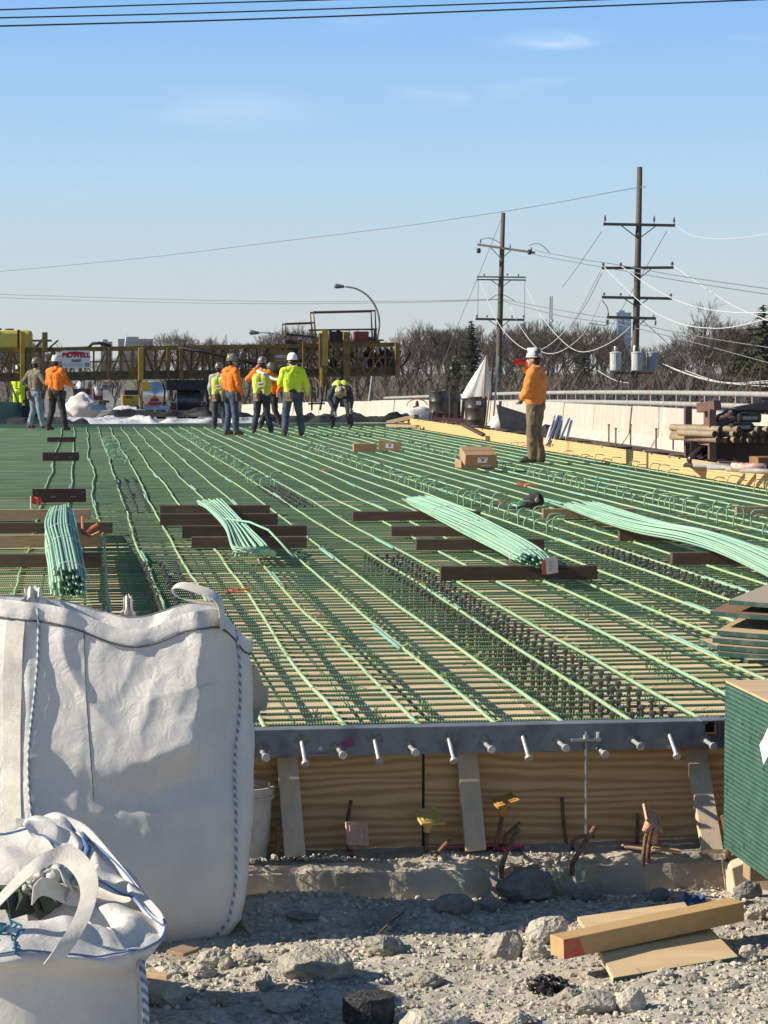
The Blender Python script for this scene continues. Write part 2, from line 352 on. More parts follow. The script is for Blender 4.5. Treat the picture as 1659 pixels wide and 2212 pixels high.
# ------------------------------------------------------------------ the tied mat of green epoxy coated bars
mat_r = empty('rebar_mat', (0, YP, 0), 'wide mat of tied green epoxy coated bars covering the whole bridge deck', 'rebar mat')
XL, XR = -2.35, 8.8
n_t = 0; far = MB(); y = YP+.10
while y < Y1:
    z = -.0262
    def pts(y=y):
        a = random.uniform(-.012, .012); s = random.random()*9
        return [(x, y+a+noise.noise(V((x*.35, s, y)))*.02, z+noise.noise(V((x*.5, y*3, s)))*.006) for x in [XL+i*(XR-XL)/22 for i in range(23)]]
    if n_t < 100:
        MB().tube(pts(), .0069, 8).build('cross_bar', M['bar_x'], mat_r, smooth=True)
    else: far.tube(pts(), .0072, 5)
    n_t += 1; y += .178
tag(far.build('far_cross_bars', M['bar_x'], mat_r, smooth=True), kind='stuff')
X0 = at_z(590, 1566, 0).x; DX = .309
lines = [X0+DX*k for k in range(-4, 26) if XL < X0+DX*k < XR]
def wob(k, y, amp=1.0):
    return amp*(noise.noise(V((y*.16, k*3.7, 1)))*.05 + noise.noise(V((y*.6, k*2.1, 5)))*(.016 if k < 7 else .007) + noise.noise(V((y*2.0, k*5.1, 8)))*(.007 if k < 7 else .002))
tie = MB()
for k, X in enumerate(lines):
    ys = [YP+.03+i*.3 for i in range(int((Y1-YP)/.3)+1)]
    if k in (5,): ys = ys[:]            # every line runs right through
    b = MB().tube([(X+wob(k, y), y, -.0085+noise.noise(V((y*.9, k*4.4, 2)))*.004) for y in ys], .0098, 7)
    b.build('long_bar', M['bar_y'], mat_r, smooth=True)
    for q in range(4):
        a = YP+2+q*12.4+((k*5.3) % 9)+random.uniform(-.5, .5)
        if a+1.2 < Y1:
            sd = random.choice((-1, 1))*.02
            MB().tube([(X+wob(k, a+i*.15)+sd, a+i*.15, -.0075) for i in range(8)], .0105, 7).build('lap_bar', M['bar_lap'], mat_r, smooth=True)
    y = YP+.10; j = 0
    while y < 24:
        if random.random() < (.62 if y < 16 else .4):
            x = X+wob(k, y); a = random.uniform(0, 6); s = random.uniform(.6, 1.3)
            tie.tube([(x-.012, y-.012, -.022), (x, y, .003), (x+.013, y+.012, -.02)], .0016, 3)
            tie.tube([(x-.006, y+.004, .002), (x+math.cos(a)*.014*s, y+math.sin(a)*.014*s, .007*s), (x+math.cos(a+.7)*.03*s, y+math.sin(a+.7)*.03*s, .016*s), (x+math.cos(a+1.6)*.032*s, y+math.sin(a+1.6)*.03*s, .006)], .0022, 3)
        y += .178; j += 1
M['tie'] = mat('yellow_green_tie_wire', (.50, .52, .13), (.33, .42, .13), 30, .5)
tag(tie.build('tie_wires', M['tie'], mat_r), kind='stuff')
low = MB(); y = YP+30
while y < Y1: low.tube([(XL, y, -.118), (3, y+random.uniform(-.01, .01), -.12), (XR, y, -.119)], .0066, 5); y += .534
for k, X in enumerate(lines): low.tube([(X+.155, YP+.06, -.103), (X+.15, 20, -.102), (X+.155, Y1, -.103)], .0085, 6)
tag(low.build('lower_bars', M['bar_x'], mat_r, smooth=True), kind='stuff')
ch = MB()                                         # wavy wire chairs and clippings lying under the bars
for q in range(26):
    X = -1.2+q*.29+random.uniform(-.08, .08); y = YP+.2+random.random()*1.5
    while y < 15.5:
        n = random.randint(8, 22)
        ch.tube([(X+.012*math.sin(i*1.9), y+i*.028, -.185+.055*(i % 2)) for i in range(n)], .0035, 4)
        y += n*.028+random.uniform(.5, 2.2)
for q in range(260):
    x = random.uniform(-1, 5); y = random.uniform(YP+.1, 15); a = random.random()*6.3; l = random.uniform(.02, .06)
    ch.tube([(x, y, -.185), (x+math.cos(a)*l, y+math.sin(a)*l, -.183+random.random()*.02), (x+math.cos(a+.9)*l*1.5, y+math.sin(a+.9)*l*1.5, -.18)], .002, 3)
M['chair'] = mat('green_wire', (.10, .26, .14), (.2, .3, .12), 20, .5)
tag(ch.build('chair_wires', M['chair'], mat_r), kind='stuff')
# ------------------------------------------------------------------ edge assembly: steel plate, studs, plywood, braces, rod
XPR = 3.75
pr = empty('steel_edge_plate', (1.6, YP, 0), 'dark blue grey steel edge plate with bolts along the near end of the deck', 'edge plate')
xs0 = at_y(1524, 1570, YP).x; xs1 = at_y(1551, 1570, YP).x
MB().box(((-2.6+xs0)/2, YP+.012, -.058), (xs0+2.6, .02, .116)).box(((-2.6+xs0)/2, YP+.045, -.004), (xs0+2.6, .09, .012)) \
   .box((xs0/2+xs1/2, YP+.012, -.088), (xs1-xs0, .0199, .056)).box(((XPR+xs1)/2, YP+.012, -.058), (XPR-xs1, .02, .116)) \
   .box(((XPR+xs1)/2, YP+.045, -.004), (XPR-xs1, .09, .012)).build('plate', M['plate'], pr, bevel=.002)
MB().box((xs0/2+xs1/2, YP+.06, -.03), (xs1-xs0, .004, .055)).build('slot', M['black'], pr)
MB().box((xs0/2+xs1/2, YP+.03, .005), (xs1-xs0+.05, .12, .005)).build('slot_cover', M['plate'], pr)
M['zinc'] = mat('zinc_stud', (.55, .56, .57), (.38, .385, .39), 25, .42, .45, .15, 120)
for (x, y) in ((566, 1624), (652, 1603), (731, 1619), (810, 1600), (886, 1613), (970, 1597), (1049, 1607), (1130, 1592), (1208, 1604), (1292, 1617), (1368, 1600), (1447, 1588), (1524, 1600)):
    p = at_y(x, y, YP); down = y < 1606 and x not in (1208, 1368, 1524) and x != 1049
    d = V((.05, -.8, -.62)).normalized() if down else V((.1, -1, -.1)).normalized()
    l = .115 if down else .085
    b = MB().tube([p+V((0, .004, 0)), p+d*l], .0095, 10).tube([p+d*l, p+d*(l+.013)], .0175, 12)
    b.build('headed_stud', M['zinc'], pr, bevel=.002)
b = MB()
for (x, y) in ((566, 1618), (652, 1600), (731, 1614), (810, 1597), (886, 1608), (970, 1594), (1049, 1602), (1130, 1589), (1208, 1600), (1368, 1597), (1447, 1585), (1524, 1598)):
    p = at_y(x, y, YP); k = 14; r_ = random.uniform(.022, .034)
    b.add([p+V((r_*1.2*math.cos(i*6.2832/k)*random.uniform(.75, 1.2), -.0008, r_*math.sin(i*6.2832/k)*random.uniform(.7, 1.2))) for i in range(k)], [tuple(range(k))])
b.build('scorch_marks', mat('weld_scorch', (.24, .235, .225), (.10, .10, .10), 70, .6, .2), pr)
b = MB()
for x, y, rx, rz in ((752, 1606, .03, .016), (690, 1627, .05, .002)):
    p = at_y(x, y, YP); b.add([p+V((rx*math.cos(a)*(1+.25*math.sin(a*3+x)), -.0012, rz*math.sin(a)*(1+.3*math.sin(a*2)))) for a in [i*.524 for i in range(12)]], [tuple(range(12))])
b.build('paint_mark', mat('faded_pink_paint', (.30, .04, .13), (.14, .07, .11), 60, .7), pr)
for x, y in ((692, 1617), (1446, 1614)):
    p = at_y(x, y, YP); MB().lathe([(.0085, 0), (.0085, .003)], p, 12, Euler((R(90), 0, 0)).to_matrix()).build('plug', M['zinc'], pr)
MB().add([V((-2.6, YP+.092, -.012)), V((XPR, YP+.092, -.012)), V((XPR, YP+.174, -.098)), V((-2.6, YP+.174, -.098))], [(0, 1, 2, 3)]).build('filler_strip', M['plyform'], pr)
# plywood bulkhead in two sheets
xs = at_y(928, 1700, YP).x
for a, b_, lab in ((-2.6, xs-.006, 'plywood bulkhead sheet with bold wavy grain, left of the dark seam under the edge plate'), (xs+.006, XPR, 'plywood bulkhead sheet with straight grain, right of the dark seam under the edge plate')):
    o = MB().box(((a+b_)/2, YP+.185, -.325), (b_-a, .018, .45)).build('plywood_bulkhead', M['ply'], bevel=.0015)
    tag(o, lab, 'plywood', 'plywood bulkhead sheets')
tag(MB().box((xs, YP+.2005, -.34), (.08, .012, .42)).build('seam_gap_strip', M['black']), 'black strip painting the dark gap between the two bulkhead sheets', 'gap strip')  # black strip paints the shade of the open seam
tag(MB().box((.6, YP+.25, -.40), (6.4, .08, .30)).build('bulkhead_backing', M['dun']), 'dark timber backing behind the plywood bulkhead', 'timber')
for (xt, yt, xb, yb, lab) in ((619, 1634, 637, 1852, 'clean pale timber brace beside the white bucket'), (1008, 1632, 1027, 1838, 'cement spattered timber brace in the middle of the bulkhead'), (1502, 1627, 1539, 1840, 'grey nailed timber brace beside the green plywood stack')):
    t = at_y(xt, yt-6, YP+.15)
    b = at_z(xb, yb, -.535)
    o = MB().bar(t, b, .089, .038, up=(0, -1, .3)).build('timber_brace', M['lumv'], bevel=.003)
    tag(o, lab, 'timber brace', 'raking braces against the bulkhead')
# threaded tie rod with its cross plate
rr = empty('tie_rod', at_y(1266, 1598, YP-.02), 'thin threaded steel tie rod with a small cross plate at the edge plate', 'tie rod')
t = at_y(1266, 1580, YP-.02); b = at_y(1266, 1800, YP-.02)
MB().tube([t, b], .0058, 8).build('rod', M['steel'], rr)
c = at_y(1266, 1598, YP-.02); MB().box(c, (.13, .03, .012)).build('cross_plate', M['steel'], rr, bevel=.002)
MB().lathe([(.013, 0), (.013, .014)], c+V((0, 0, .007)), 6).build('nut', M['steel'], rr)
MB().tube([c+V((.055, .01, .0)), c+V((.055, .01, .03))], .009, 8).build('bolt', M['zinc'], rr)
MB().tube([V((c.x, c.y, c.z)), V((c.x, YP+.03, c.z))], .006, 8).build('hook_rod', M['steel'], rr)
# ------------------------------------------------------------------ broken concrete ledge
def ledge(u, v):
    x = -3.2+u*8.2; s = v*3.0
    rg = math.exp(-((x-1.85)/.18)**2)+.6*math.exp(-((x-2.12)/.1)**2)+.3*math.exp(-((x-1.35)/.07)**2)
    nn = noise.noise(V((x*9, v*7, 1)))*.5+noise.noise(V((x*23, v*19, 4)))*.35+noise.noise(V((x*60, v*50, 4)))*.2
    ch = (noise.noise(V((x*3.2, 0, 11)))+.25)*.02+noise.noise(V((x*11, 0, 12)))*.012
    if v < .36:                                  # top, from the bulkhead outwards
        t = v/.36; y = YP+.19-(YP+.19-YL-.02)*t; z = -.545+nn*.012*(1-.0*t)-.01*t
    elif v < .52:                                # chipped arris
        t = (v-.36)/.16; y = YL+.02-.035*t+max(0, ch)*2*t; z = -.555-.03*t-max(0, ch)*1.2*t+nn*.022
    else:
        t = (v-.52)/.48; y = YL-.015+nn*.006+max(0, ch)*(1-t); z = -.585-.45*t
    if v > .36: y -= rg*(.03+nn*.075)*(1 if v < .85 else .4); z += rg*nn*.03
    return V((x, y, z))
o = MB().grid(ledge, 820, 60).build('concrete_ledge', M['conc'], smooth=False)
tag(o, 'long broken concrete ledge in front of the plywood bulkhead', 'concrete ledge')
b = MB().box((1.0, (YP+YL)/2+.10, -2.1), (8.2, YP-YL+.14, 2.9)).box((7, (YP+YL)/2+.2, -2.2), (3.9, .5, 3))
tag(b.build('abutment_wall', M['conc']), 'concrete abutment wall below the broken ledge', 'abutment')
b = MB()
for x, y, rx, ry in ((1065, 1827, .16, .035), (1100, 1832, .06, .05), (985, 1830, .10, .02), (1360, 1826, .05, .02)):
    p = at_z(x, y, -.535); b.add([p+V((rx*math.cos(a)*(1+.3*math.sin(a*4+x)), ry*math.sin(a)*(1+.4*math.cos(a*3)), .004)) for a in [i*.35 for i in range(18)]], [tuple(range(18))])
tag(b.build('paint_patch', M['pink']), 'bright pink marking paint sprayed on the ledge by the middle brace', 'paint mark')
# ------------------------------------------------------------------ woven bulk bags
def cloth_mat(name, c, c2, trans=.0):
    m = mat(name, c, c2, 5, .72, 0, 0); t = m.node_tree; b = t.nodes['Principled BSDF']; l = t.links.new
    tcn = t.nodes.new('ShaderNodeTexCoord'); add = None
    for ax, sc in (('X', 95), ('Z', 95)):
        wv = t.nodes.new('ShaderNodeTexWave'); wv.bands_direction = ax; wv.inputs['Scale'].default_value = sc; wv.inputs['Distortion'].default_value = 1.2
        l(tcn.outputs['Object'], wv.inputs['Vector'])
        if add is None: add = wv.outputs[1]
        else:
            a = t.nodes.new('ShaderNodeMath'); a.operation = 'ADD'; l(add, a.inputs[0]); l(wv.outputs[1], a.inputs[1]); add = a.outputs[0]
    n = t.nodes.new('ShaderNodeTexNoise'); n.inputs['Scale'].default_value = 14; n.inputs['Detail'].default_value = 6; n.inputs['Distortion'].default_value = 2.2
    l(tcn.outputs['Object'], n.inputs['Vector'])
    b1 = t.nodes.new('ShaderNodeBump'); b1.inputs['Strength'].default_value = .45; b1.inputs['Distance'].default_value = .002; l(add, b1.inputs['Height'])
    b2 = t.nodes.new('ShaderNodeBump'); b2.inputs['Strength'].default_value = .5; b2.inputs['Distance'].default_value = .012
    l(n.outputs[0], b2.inputs['Height']); l(b1.outputs[0], b2.inputs['Normal']); l(b2.outputs[0], b.inputs['Normal'])
    if trans:
        tr = t.nodes.new('ShaderNodeBsdfTranslucent'); mx_ = t.nodes.new('ShaderNodeMixShader'); mx_.inputs[0].default_value = trans
        tr.inputs[0].default_value = c4(c); o = t.nodes['Material Output']
        l(b.outputs[0], mx_.inputs[1]); l(tr.outputs[0], mx_.inputs[2]); l(mx_.outputs[0], o.inputs[0])
    return m
M['bag'] = cloth_mat('woven_white_bag', (.80, .78, .745), (.72, .71, .69), .10)
M['bagthin'] = cloth_mat('thin_white_bag', (.79, .77, .74), (.71, .70, .69), .22)
M['web'] = mat('white_webbing', (.66, .63, .57), (.56, .53, .47), 20, .8, 0, .12, 120)
M['blueweb'] = mat('blue_thread', (.08, .17, .36), (.14, .24, .42), 30, .8)
M['cord'] = mat('dark_piping', (.06, .06, .075), (.12, .12, .14), 40, .8)
def rope_mat():
    m, t, b = nodes('blue_white_stitching'); tcn = t.nodes.new('ShaderNodeTexCoord'); wv = t.nodes.new('ShaderNodeTexWave'); wv.bands_direction = 'DIAGONAL'; wv.inputs['Scale'].default_value = 17
    r = t.nodes.new('ShaderNodeMix'); r.data_type = 'RGBA'; r.inputs[6].default_value = (.13, .19, .28, 1); r.inputs[7].default_value = (.6, .63, .66, 1)
    t.links.new(tcn.outputs['Object'], wv.inputs['Vector']); t.links.new(wv.outputs[1], r.inputs[0]); t.links.new(r.outputs[2], b.inputs['Base Color']); b.inputs['Roughness'].default_value = .8
    return m
M['rope'] = rope_mat()
def nz3(x, y, z): return noise.noise(V((x, y, z)))
bl = at_z(-75, 2030, GZ); bc = at_z(505, 2024, GZ)
BW = (bc.x-bl.x); BX = (bl.x+bc.x)/2+.0; BY = bc.y-.03; BD = .42        # front line, depth
def bag_top(a, bdep):                             # a 0..1 across, bdep 0 front .. 1 back
    z = .625*(1-a)+.535*a - .075*math.exp(-((a-.62)/.16)**2)*(1-.3*bdep) + .03*math.exp(-((a-.84)/.1)**2) - .17*max(0, a-.92)/.08*.6
    return z-.02*bdep
def bag_pt(th, t, off=0):
    """th 0..1 round the bag from the front left corner anticlockwise seen from above, t 0 bottom .. 1 top"""
    n = 5.0 + 2*t
    ang = th*2*math.pi - .75*math.pi
    c, s = math.cos(ang), math.sin(ang)
    k = (abs(c)**n+abs(s)**n)**(-1/n)
    ux, uy = c*k, s*k                              # -1..1 square-ish
    a = (ux+1)/2; d = (uy+1)/2
    zt = bag_top(a, d); z = GZ-.01+(zt-GZ+.01)*t
    belly = 1+.075*math.sin(math.pi*min(1, t*1.08))**.8-.02*(t > .9)*(t-.9)*10
    x = BX+ux*(BW/2+.02)*belly + .055*t*(a > .5)*(a-.5)*2 - .015*t
    y = BY+BD/2+uy*BD/2*(belly+.04) + .0*t
    y += .17*max(0, t-.42)*(1-.6*d)*(1-.2*a) - .03*math.sin(math.pi*min(1, t/.5))*(1-d)
    if t < .06: x = BX+(x-BX)*(.93+t*1.16); y = BY+BD/2+(y-BY-BD/2)*(.9+t*1.6)
    # slumped folds of the cloth: a forward fold on the upper left that breaks sharply at a crease
    up = max(0, t-.45)/.55; xr = (x-BX+BW/2)/BW
    fr = max(0, min(1, (-uy-.75)/.2))*max(0, min(1, (.985-abs(ux))/.12))
    wz = t+nz3(x*4, 2, 3)*.05+nz3(x*11, 5, 3)*.015; w_ = max(0, min(1, (wz-.46)/.15)); w_ = w_*w_*(3-2*w_)
    cx_ = .88+.07*(t-.75)*(t < .78)*4+nz3(3, z*5, 2)*.035
    fo = (xr-.30)*.20*BW if xr < cx_ else (cx_-.30)*.20*BW*math.exp(-(xr-cx_)/.035)
    fo = max(0, fo)*w_ - .06*BW*(xr-.5) - max(0, .245-xr)*.55*BW
    rg = lambda a_, b_, sd: (1-abs(nz3(a_, b_, sd))*2.2)
    f = nz3(x*3.2, z*2.6, uy*2)*.022*(.3+up)+max(0, rg(x*3.0+z*2.2, z*1.7-x*1.2, 5+uy*3)-.45)*.022*(.25+up)+max(0, rg(x*6-z*3, z*4+x*2, 9+uy))*.008*(.2+up)+nz3(x*21, z*15, 8)*.0025
    sag = -.02*math.exp(-((t-.16)/.1)**2)
    corner = math.exp(-((abs(abs(ux)-1)+abs(abs(uy)-1))/.16)**2)
    nrm = V((ux**5, uy**5, 0)); nrm = nrm.normalized() if nrm.length > 0 else nrm
    return V((x, y, z)) + nrm*(f*(1-.4*corner)-sag*.4+off) - V((0, fo*fr, 0))
br = empty('bulk_bag', (BX, BY+BD/2, GZ), 'tall white woven bulk bag standing at the left in front of the deck', 'bulk bag', 'white woven bulk bags')
b = MB().grid(lambda u, v: bag_pt(u, v), 520, 230, closed=True); n0 = len(b.v)
b.grid(lambda u, v: bag_pt(u, 1)*(1-v*.92)+V((BX, BY+BD/2, .30))*(v*.92) - V((0, 0, .10*math.sin(v*1.5))), 260, 12, closed=True)
b.build('bag_body', M['bag'], br, smooth=True)
def strip(fn, n, wdt, axis_fn, th=.004):           # ribbon with thickness along fn(t), width along axis
    b = MB(); vs = []
    for i in range(n):
        t = i/(n-1); p = fn(t); a = axis_fn(t).normalized(); d = (fn(min(1, t+.01))-fn(max(0, t-.01))).normalized(); nn = a.cross(d).normalized()
        vs += [p-a*wdt/2-nn*th/2, p+a*wdt/2-nn*th/2, p+a*wdt/2+nn*th/2, p-a*wdt/2+nn*th/2]
    fs = [(i*4+k, i*4+(k+1) % 4, (i+1)*4+(k+1) % 4, (i+1)*4+k) for i in range(n-1) for k in range(4)]+[(3, 2, 1, 0), tuple((n-1)*4+k for k in range(4))]
    return b.add(vs, fs)
CF = [0.0, .25, .5, .75]                           # corners
for c in (.062, .25, .5, .75):
    MB().tube([bag_pt(c+.004*math.sin(t*9), t, .006) for t in [i/50*.985+.005 for i in range(51)]], .0055, 6).build('corner_seam', M['rope'], br, smooth=True)
strip(lambda t: bag_pt(.044, .08+t*.9, .004), 60, .075, lambda t: bag_pt(.053, .08+t*.9)-bag_pt(.035, .08+t*.9)).build('corner_webbing', M['web'], br)
MB().grid(lambda u, v: bag_pt(u, .955+v*.05, .004+.004*(v > .1)*(v < .9)), 200, 6, closed=True).build('hem_band', M['bag'], br, smooth=True)
MB().tube([bag_pt(i/160, .952, .006) for i in range(161)], .0038, 5).build('hem_cord', M['cord'], br)
MB().tube([bag_pt(.118+.004*math.sin(t*5), t, .0015) for t in [.45+i/40*.5 for i in range(41)]], .0016, 4).build('panel_seam', M['cord'], br)
# lifting loops
def cr(pts, t):                                    # Catmull-Rom through points
    n = len(pts)-1; s = min(n-1e-6, max(0, t*n)); i = int(s); f = s-i
    p = [V(pts[max(0, min(n, i+k))]) for k in (-1, 0, 1, 2)]
    return .5*((2*p[1])+(p[2]-p[0])*f+(2*p[0]-5*p[1]+4*p[2]-p[3])*f*f+(3*p[1]-p[0]-3*p[2]+p[3])*f**3)
yl = BY+.04
L1 = [at_y(480, 1360, yl), at_y(476, 1305, yl-.005), at_y(458, 1285, yl), at_y(425, 1272, yl+.02), at_y(390, 1264, yl+.05), at_y(373, 1272, yl+.09), at_y(388, 1291, yl+.12), at_y(430, 1300, yl+.14), at_y(470, 1312, yl+.15), at_y(482, 1380, yl+.16)]
strip(lambda t: cr(L1, t), 60, .062, lambda t: V((.25+.3*math.sin(t*6), 1, .35*math.sin(t*5)))).build('lifting_loop', M['web'], br)
def stub(x0, x1, yt, yb, Y, nm='lifting_loop'):
    a, b_ = at_y(x0, yb, Y), at_y(x1, yb, Y); zt = at_y(x0, yt, Y).z
    def fn(u, v):
        p = a.lerp(b_, u); w_ = math.sin(math.pi*u)**.5
        return V((p.x+(.012 if v > .5 else 0)*(u-.5)*-2, p.y+.02*math.sin(u*14)*v-.03*math.sin(v*3.14), p.z+(zt-p.z)*v*(.86+.14*w_)+.006*math.sin(u*25)*v))
    MB().grid(fn, 28, 14).grid(lambda u, v: fn(u, v)+V((0, .03, -.004)), 28, 14).build(nm, M['web'], br)
stub(46, 100, 1268, 1310, BY+.45); stub(260, 294, 1286, 1345, BY+.5)
L2 = [at_y(545, 1440, BY+.3), at_y(566, 1462, BY+.33), at_y(580, 1500, BY+.36), at_y(572, 1530, BY+.37), at_y(556, 1552, BY+.37), at_y(540, 1540, BY+.36)]
MB().grid(lambda u, v: cr(L2, u)+V((-.09*v*(1-.4*u), .08*v, .02*math.sin(u*20+v*3)-.05*v)), 40, 8).build('lifting_loop', M['web'], br)
# splayed bottom corner
p = at_z(545, 1985, GZ)
MB().grid(lambda u, v: V((BX+BW/2-.03+.11*u*(1-.5*v), BY+.10+.2*v-.05*u, GZ+.005+.20*(1-u)*(1-v*.4)*(1-.5*u)+.012*math.sin(u*11+v*4))), 14, 10).build('bottom_corner', M['bag'], br, smooth=True)
# ---- the slouched open bag in the foreground
r2 = empty('bulk_bag', at_d(60, 2190, 7.35), 'slouched open white bulk bag with a folded rim and strap in the foreground corner', 'bulk bag', 'white woven bulk bags')
CB = at_d(40, 2100, 7.45)
def ring(pts): return lambda u: cr([at_d(*p) for p in pts+pts[:1]], u)
body0 = ring([(300, 2420, 7.15), (120, 2440, 6.95), (-120, 2430, 6.95), (-270, 2400, 7.3), (-230, 2380, 7.9), (0, 2370, 8.0), (220, 2385, 7.9), (310, 2400, 7.5)])
body1 = ring([(296, 2130, 7.2), (120, 2140, 6.98), (-120, 2110, 6.98), (-270, 2050, 7.3), (-220, 1960, 7.9), (0, 1950, 7.95), (200, 1990, 7.9), (300, 2080, 7.5)])
rimo = ring([(285, 2072, 7.05), (130, 2078, 6.9), (-110, 2075, 6.85), (-280, 2000, 7.2), (-200, 1850, 7.85), (30, 1795, 7.95), (165, 1778, 7.9), (352, 1990, 7.4)])
rimi = ring([(270, 2052, 7.1), (120, 2030, 7.0), (-100, 2020, 6.95), (-240, 1980, 7.25), (-180, 1880, 7.75), (20, 1830, 7.8), (190, 1905, 7.7), (330, 1985, 7.45)])
inn = ring([(230, 2010, 7.2), (110, 1985, 7.15), (-80, 1985, 7.15), (-200, 1960, 7.35), (-150, 1905, 7.65), (20, 1895, 7.65), (170, 1945, 7.55), (260, 1985, 7.4)])
deep = ring([(190, 2120, 7.25), (100, 2110, 7.2), (-70, 2110, 7.2), (-180, 2100, 7.35), (-130, 2060, 7.6), (20, 2055, 7.6), (140, 2080, 7.5), (210, 2105, 7.4)])
def fold(p, u, k): return p+V((nz3(u*9, k, 1), nz3(u*9, k, 5), nz3(u*11, k, 9)))*.025+V((0, 0, nz3(u*26, k*3, 2)*.012))
seq = [body0, body1, rimo, rimi, inn, deep]
b = MB()
def loft(u, v):
    s = v*(len(seq)-1)
    p = cr([f(u) for f in seq], v)
    return fold(p, u, s*.6)
b.grid(loft, 200, 90, closed=True).build('bag_body', M['bagthin'], r2, smooth=True)
MB().tube([fold(cr([f(u) for f in seq], .48), u, .48*5*.6)+V((0, -.004, .004)) for u in [i/120 for i in range(121)]], .0035, 5).build('hem_cord', M['blueweb'], r2)
MB().tube([at_d(305, 2075, 7.13), at_d(312, 2130, 7.12), at_d(316, 2200, 7.1), at_d(302, 2300, 7.1)], .012, 6).build('corner_seam', M['rope'], r2, smooth=True)
def flap(u, v):                                    # back wall of the bag folded over towards the big bag
    e = cr([at_d(25, 1792, 8.02), at_d(108, 1768, 8.06), at_d(160, 1772, 8.04), at_d(212, 1815, 7.95), at_d(285, 1893, 7.78), at_d(357, 1995, 7.42)], u)
    i = cr([at_d(62, 1796, 7.72), at_d(112, 1826, 7.68), at_d(160, 1870, 7.62), at_d(200, 1905, 7.56), at_d(270, 1942, 7.5), at_d(352, 1998, 7.36)], u)
    p = e.lerp(i, v); return p+V((0, -.03, .05))*math.sin(math.pi*v)*(1-u*.6)+V((nz3(u*7, v*4, 3), nz3(u*7, v*4, 6), nz3(u*9, v*5, 8)))*.022
MB().grid(flap, 60, 26).build('rim_flap', M['bagthin'], r2, smooth=True)
strip(lambda t: flap(.52+.02*math.sin(t*3), t)+V((-.004, -.006, .006)), 24, .035, lambda t: flap(.58, t)-flap(.5, t), .003).build('blue_stitching', M['blueweb'], r2, smooth=True)
MB().tube([flap(u, .93)+V((0, -.006, .004)) for u in [.1+i/40*.9 for i in range(41)]], .0032, 5).build('hem_cord', M['blueweb'], r2)
ST = [at_d(-40, 2000, 7.0), at_d(-15, 1962, 7.0), at_d(20, 1922, 7.02), at_d(80, 1868, 7.05), at_d(135, 1846, 7.08), at_d(172, 1868, 7.05), at_d(193, 1915, 6.98), at_d(180, 1975, 6.9), at_d(150, 2030, 6.84), at_d(118, 2076, 6.82)]
strip(lambda t: cr(ST, t), 90, .07, lambda t: (V((.35, .6, .9)).lerp(V((1, .3, .2)), min(1, max(0, t*1.7-.5))))).build('lifting_loop', M['web'], r2)
ST2 = [at_d(70, 1935, 7.35), at_d(95, 1915, 7.45), at_d(150, 1935, 7.5), at_d(205, 1942, 7.48)]
strip(lambda t: cr(ST2, t), 30, .06, lambda t: V((.1, .3, 1))).build('lifting_loop', M['web'], r2)
b = MB()
for i in range(14):
    a = random.random()*6.3; p = at_d(12+random.uniform(-22, 34), 2010+random.uniform(-22, 26), 6.88)
    b.tube([p, p+V((math.cos(a)*.03, -.02, math.sin(a)*.03)), p+V((math.cos(a+.6)*.055, -.015, math.sin(a+.6)*.05))], .004, 4)
b.build('frayed_tie', mat('teal_string', (.05, .22, .32), (.1, .3, .4), 20, .8), r2)
# contents: dark green things and clear film
b = MB()
for i in range(6): b.box(at_d(20+i*16, 1938+8*math.sin(i*2), 7.55), (.09, .06, .07), (i*.7, i*1.3, i))
tag(b.build('scrap_pile', mat('dark_green_scrap', (.03, .06, .045), (.02, .03, .025), 9, .6)), 'dark green scraps lying inside the open white bag', 'scrap')
o = MB().grid(lambda u, v: at_d(75+u*110, 1880+v*45, 7.52)+V((nz3(u*6, v*6, 1), nz3(u*6, v*6, 4), nz3(u*7, v*7, 7)))*.09, 40, 24).build('plastic_film', mat('crumpled_film', (.5, .5, .46), (.4, .42, .38), 7, .25), smooth=True)
tag(o, 'crumpled clear plastic film spilling inside the open white bag', 'plastic film')
# ------------------------------------------------------------------ bucket behind the tall bag
p = at_y(527, 1840, YP+.045)
bk = empty('bucket', (p.x, p.y, -.535), 'dirty white plastic bucket half hidden behind the tall bag on the ledge', 'bucket')
MB().lathe([(.098, 0), (.118, .245), (.128, .247), (.130, .262), (.124, .264), (.127, .285), (.131, .287), (.131, .30), (.120, .30), (.108, .06), (.02, .05)], bk.location, 28).build('shell', mat('dirty_white_plastic', (.62, .58, .50), (.46, .42, .34), 9, .5), bk, smooth=False)
MB().tube([bk.location+V((.132*math.cos(a), .132*math.sin(a), .27-.05*math.sin(a))) for a in [math.pi+i*.157 for i in range(21)]], .003, 5).build('handle', M['steel'], bk)
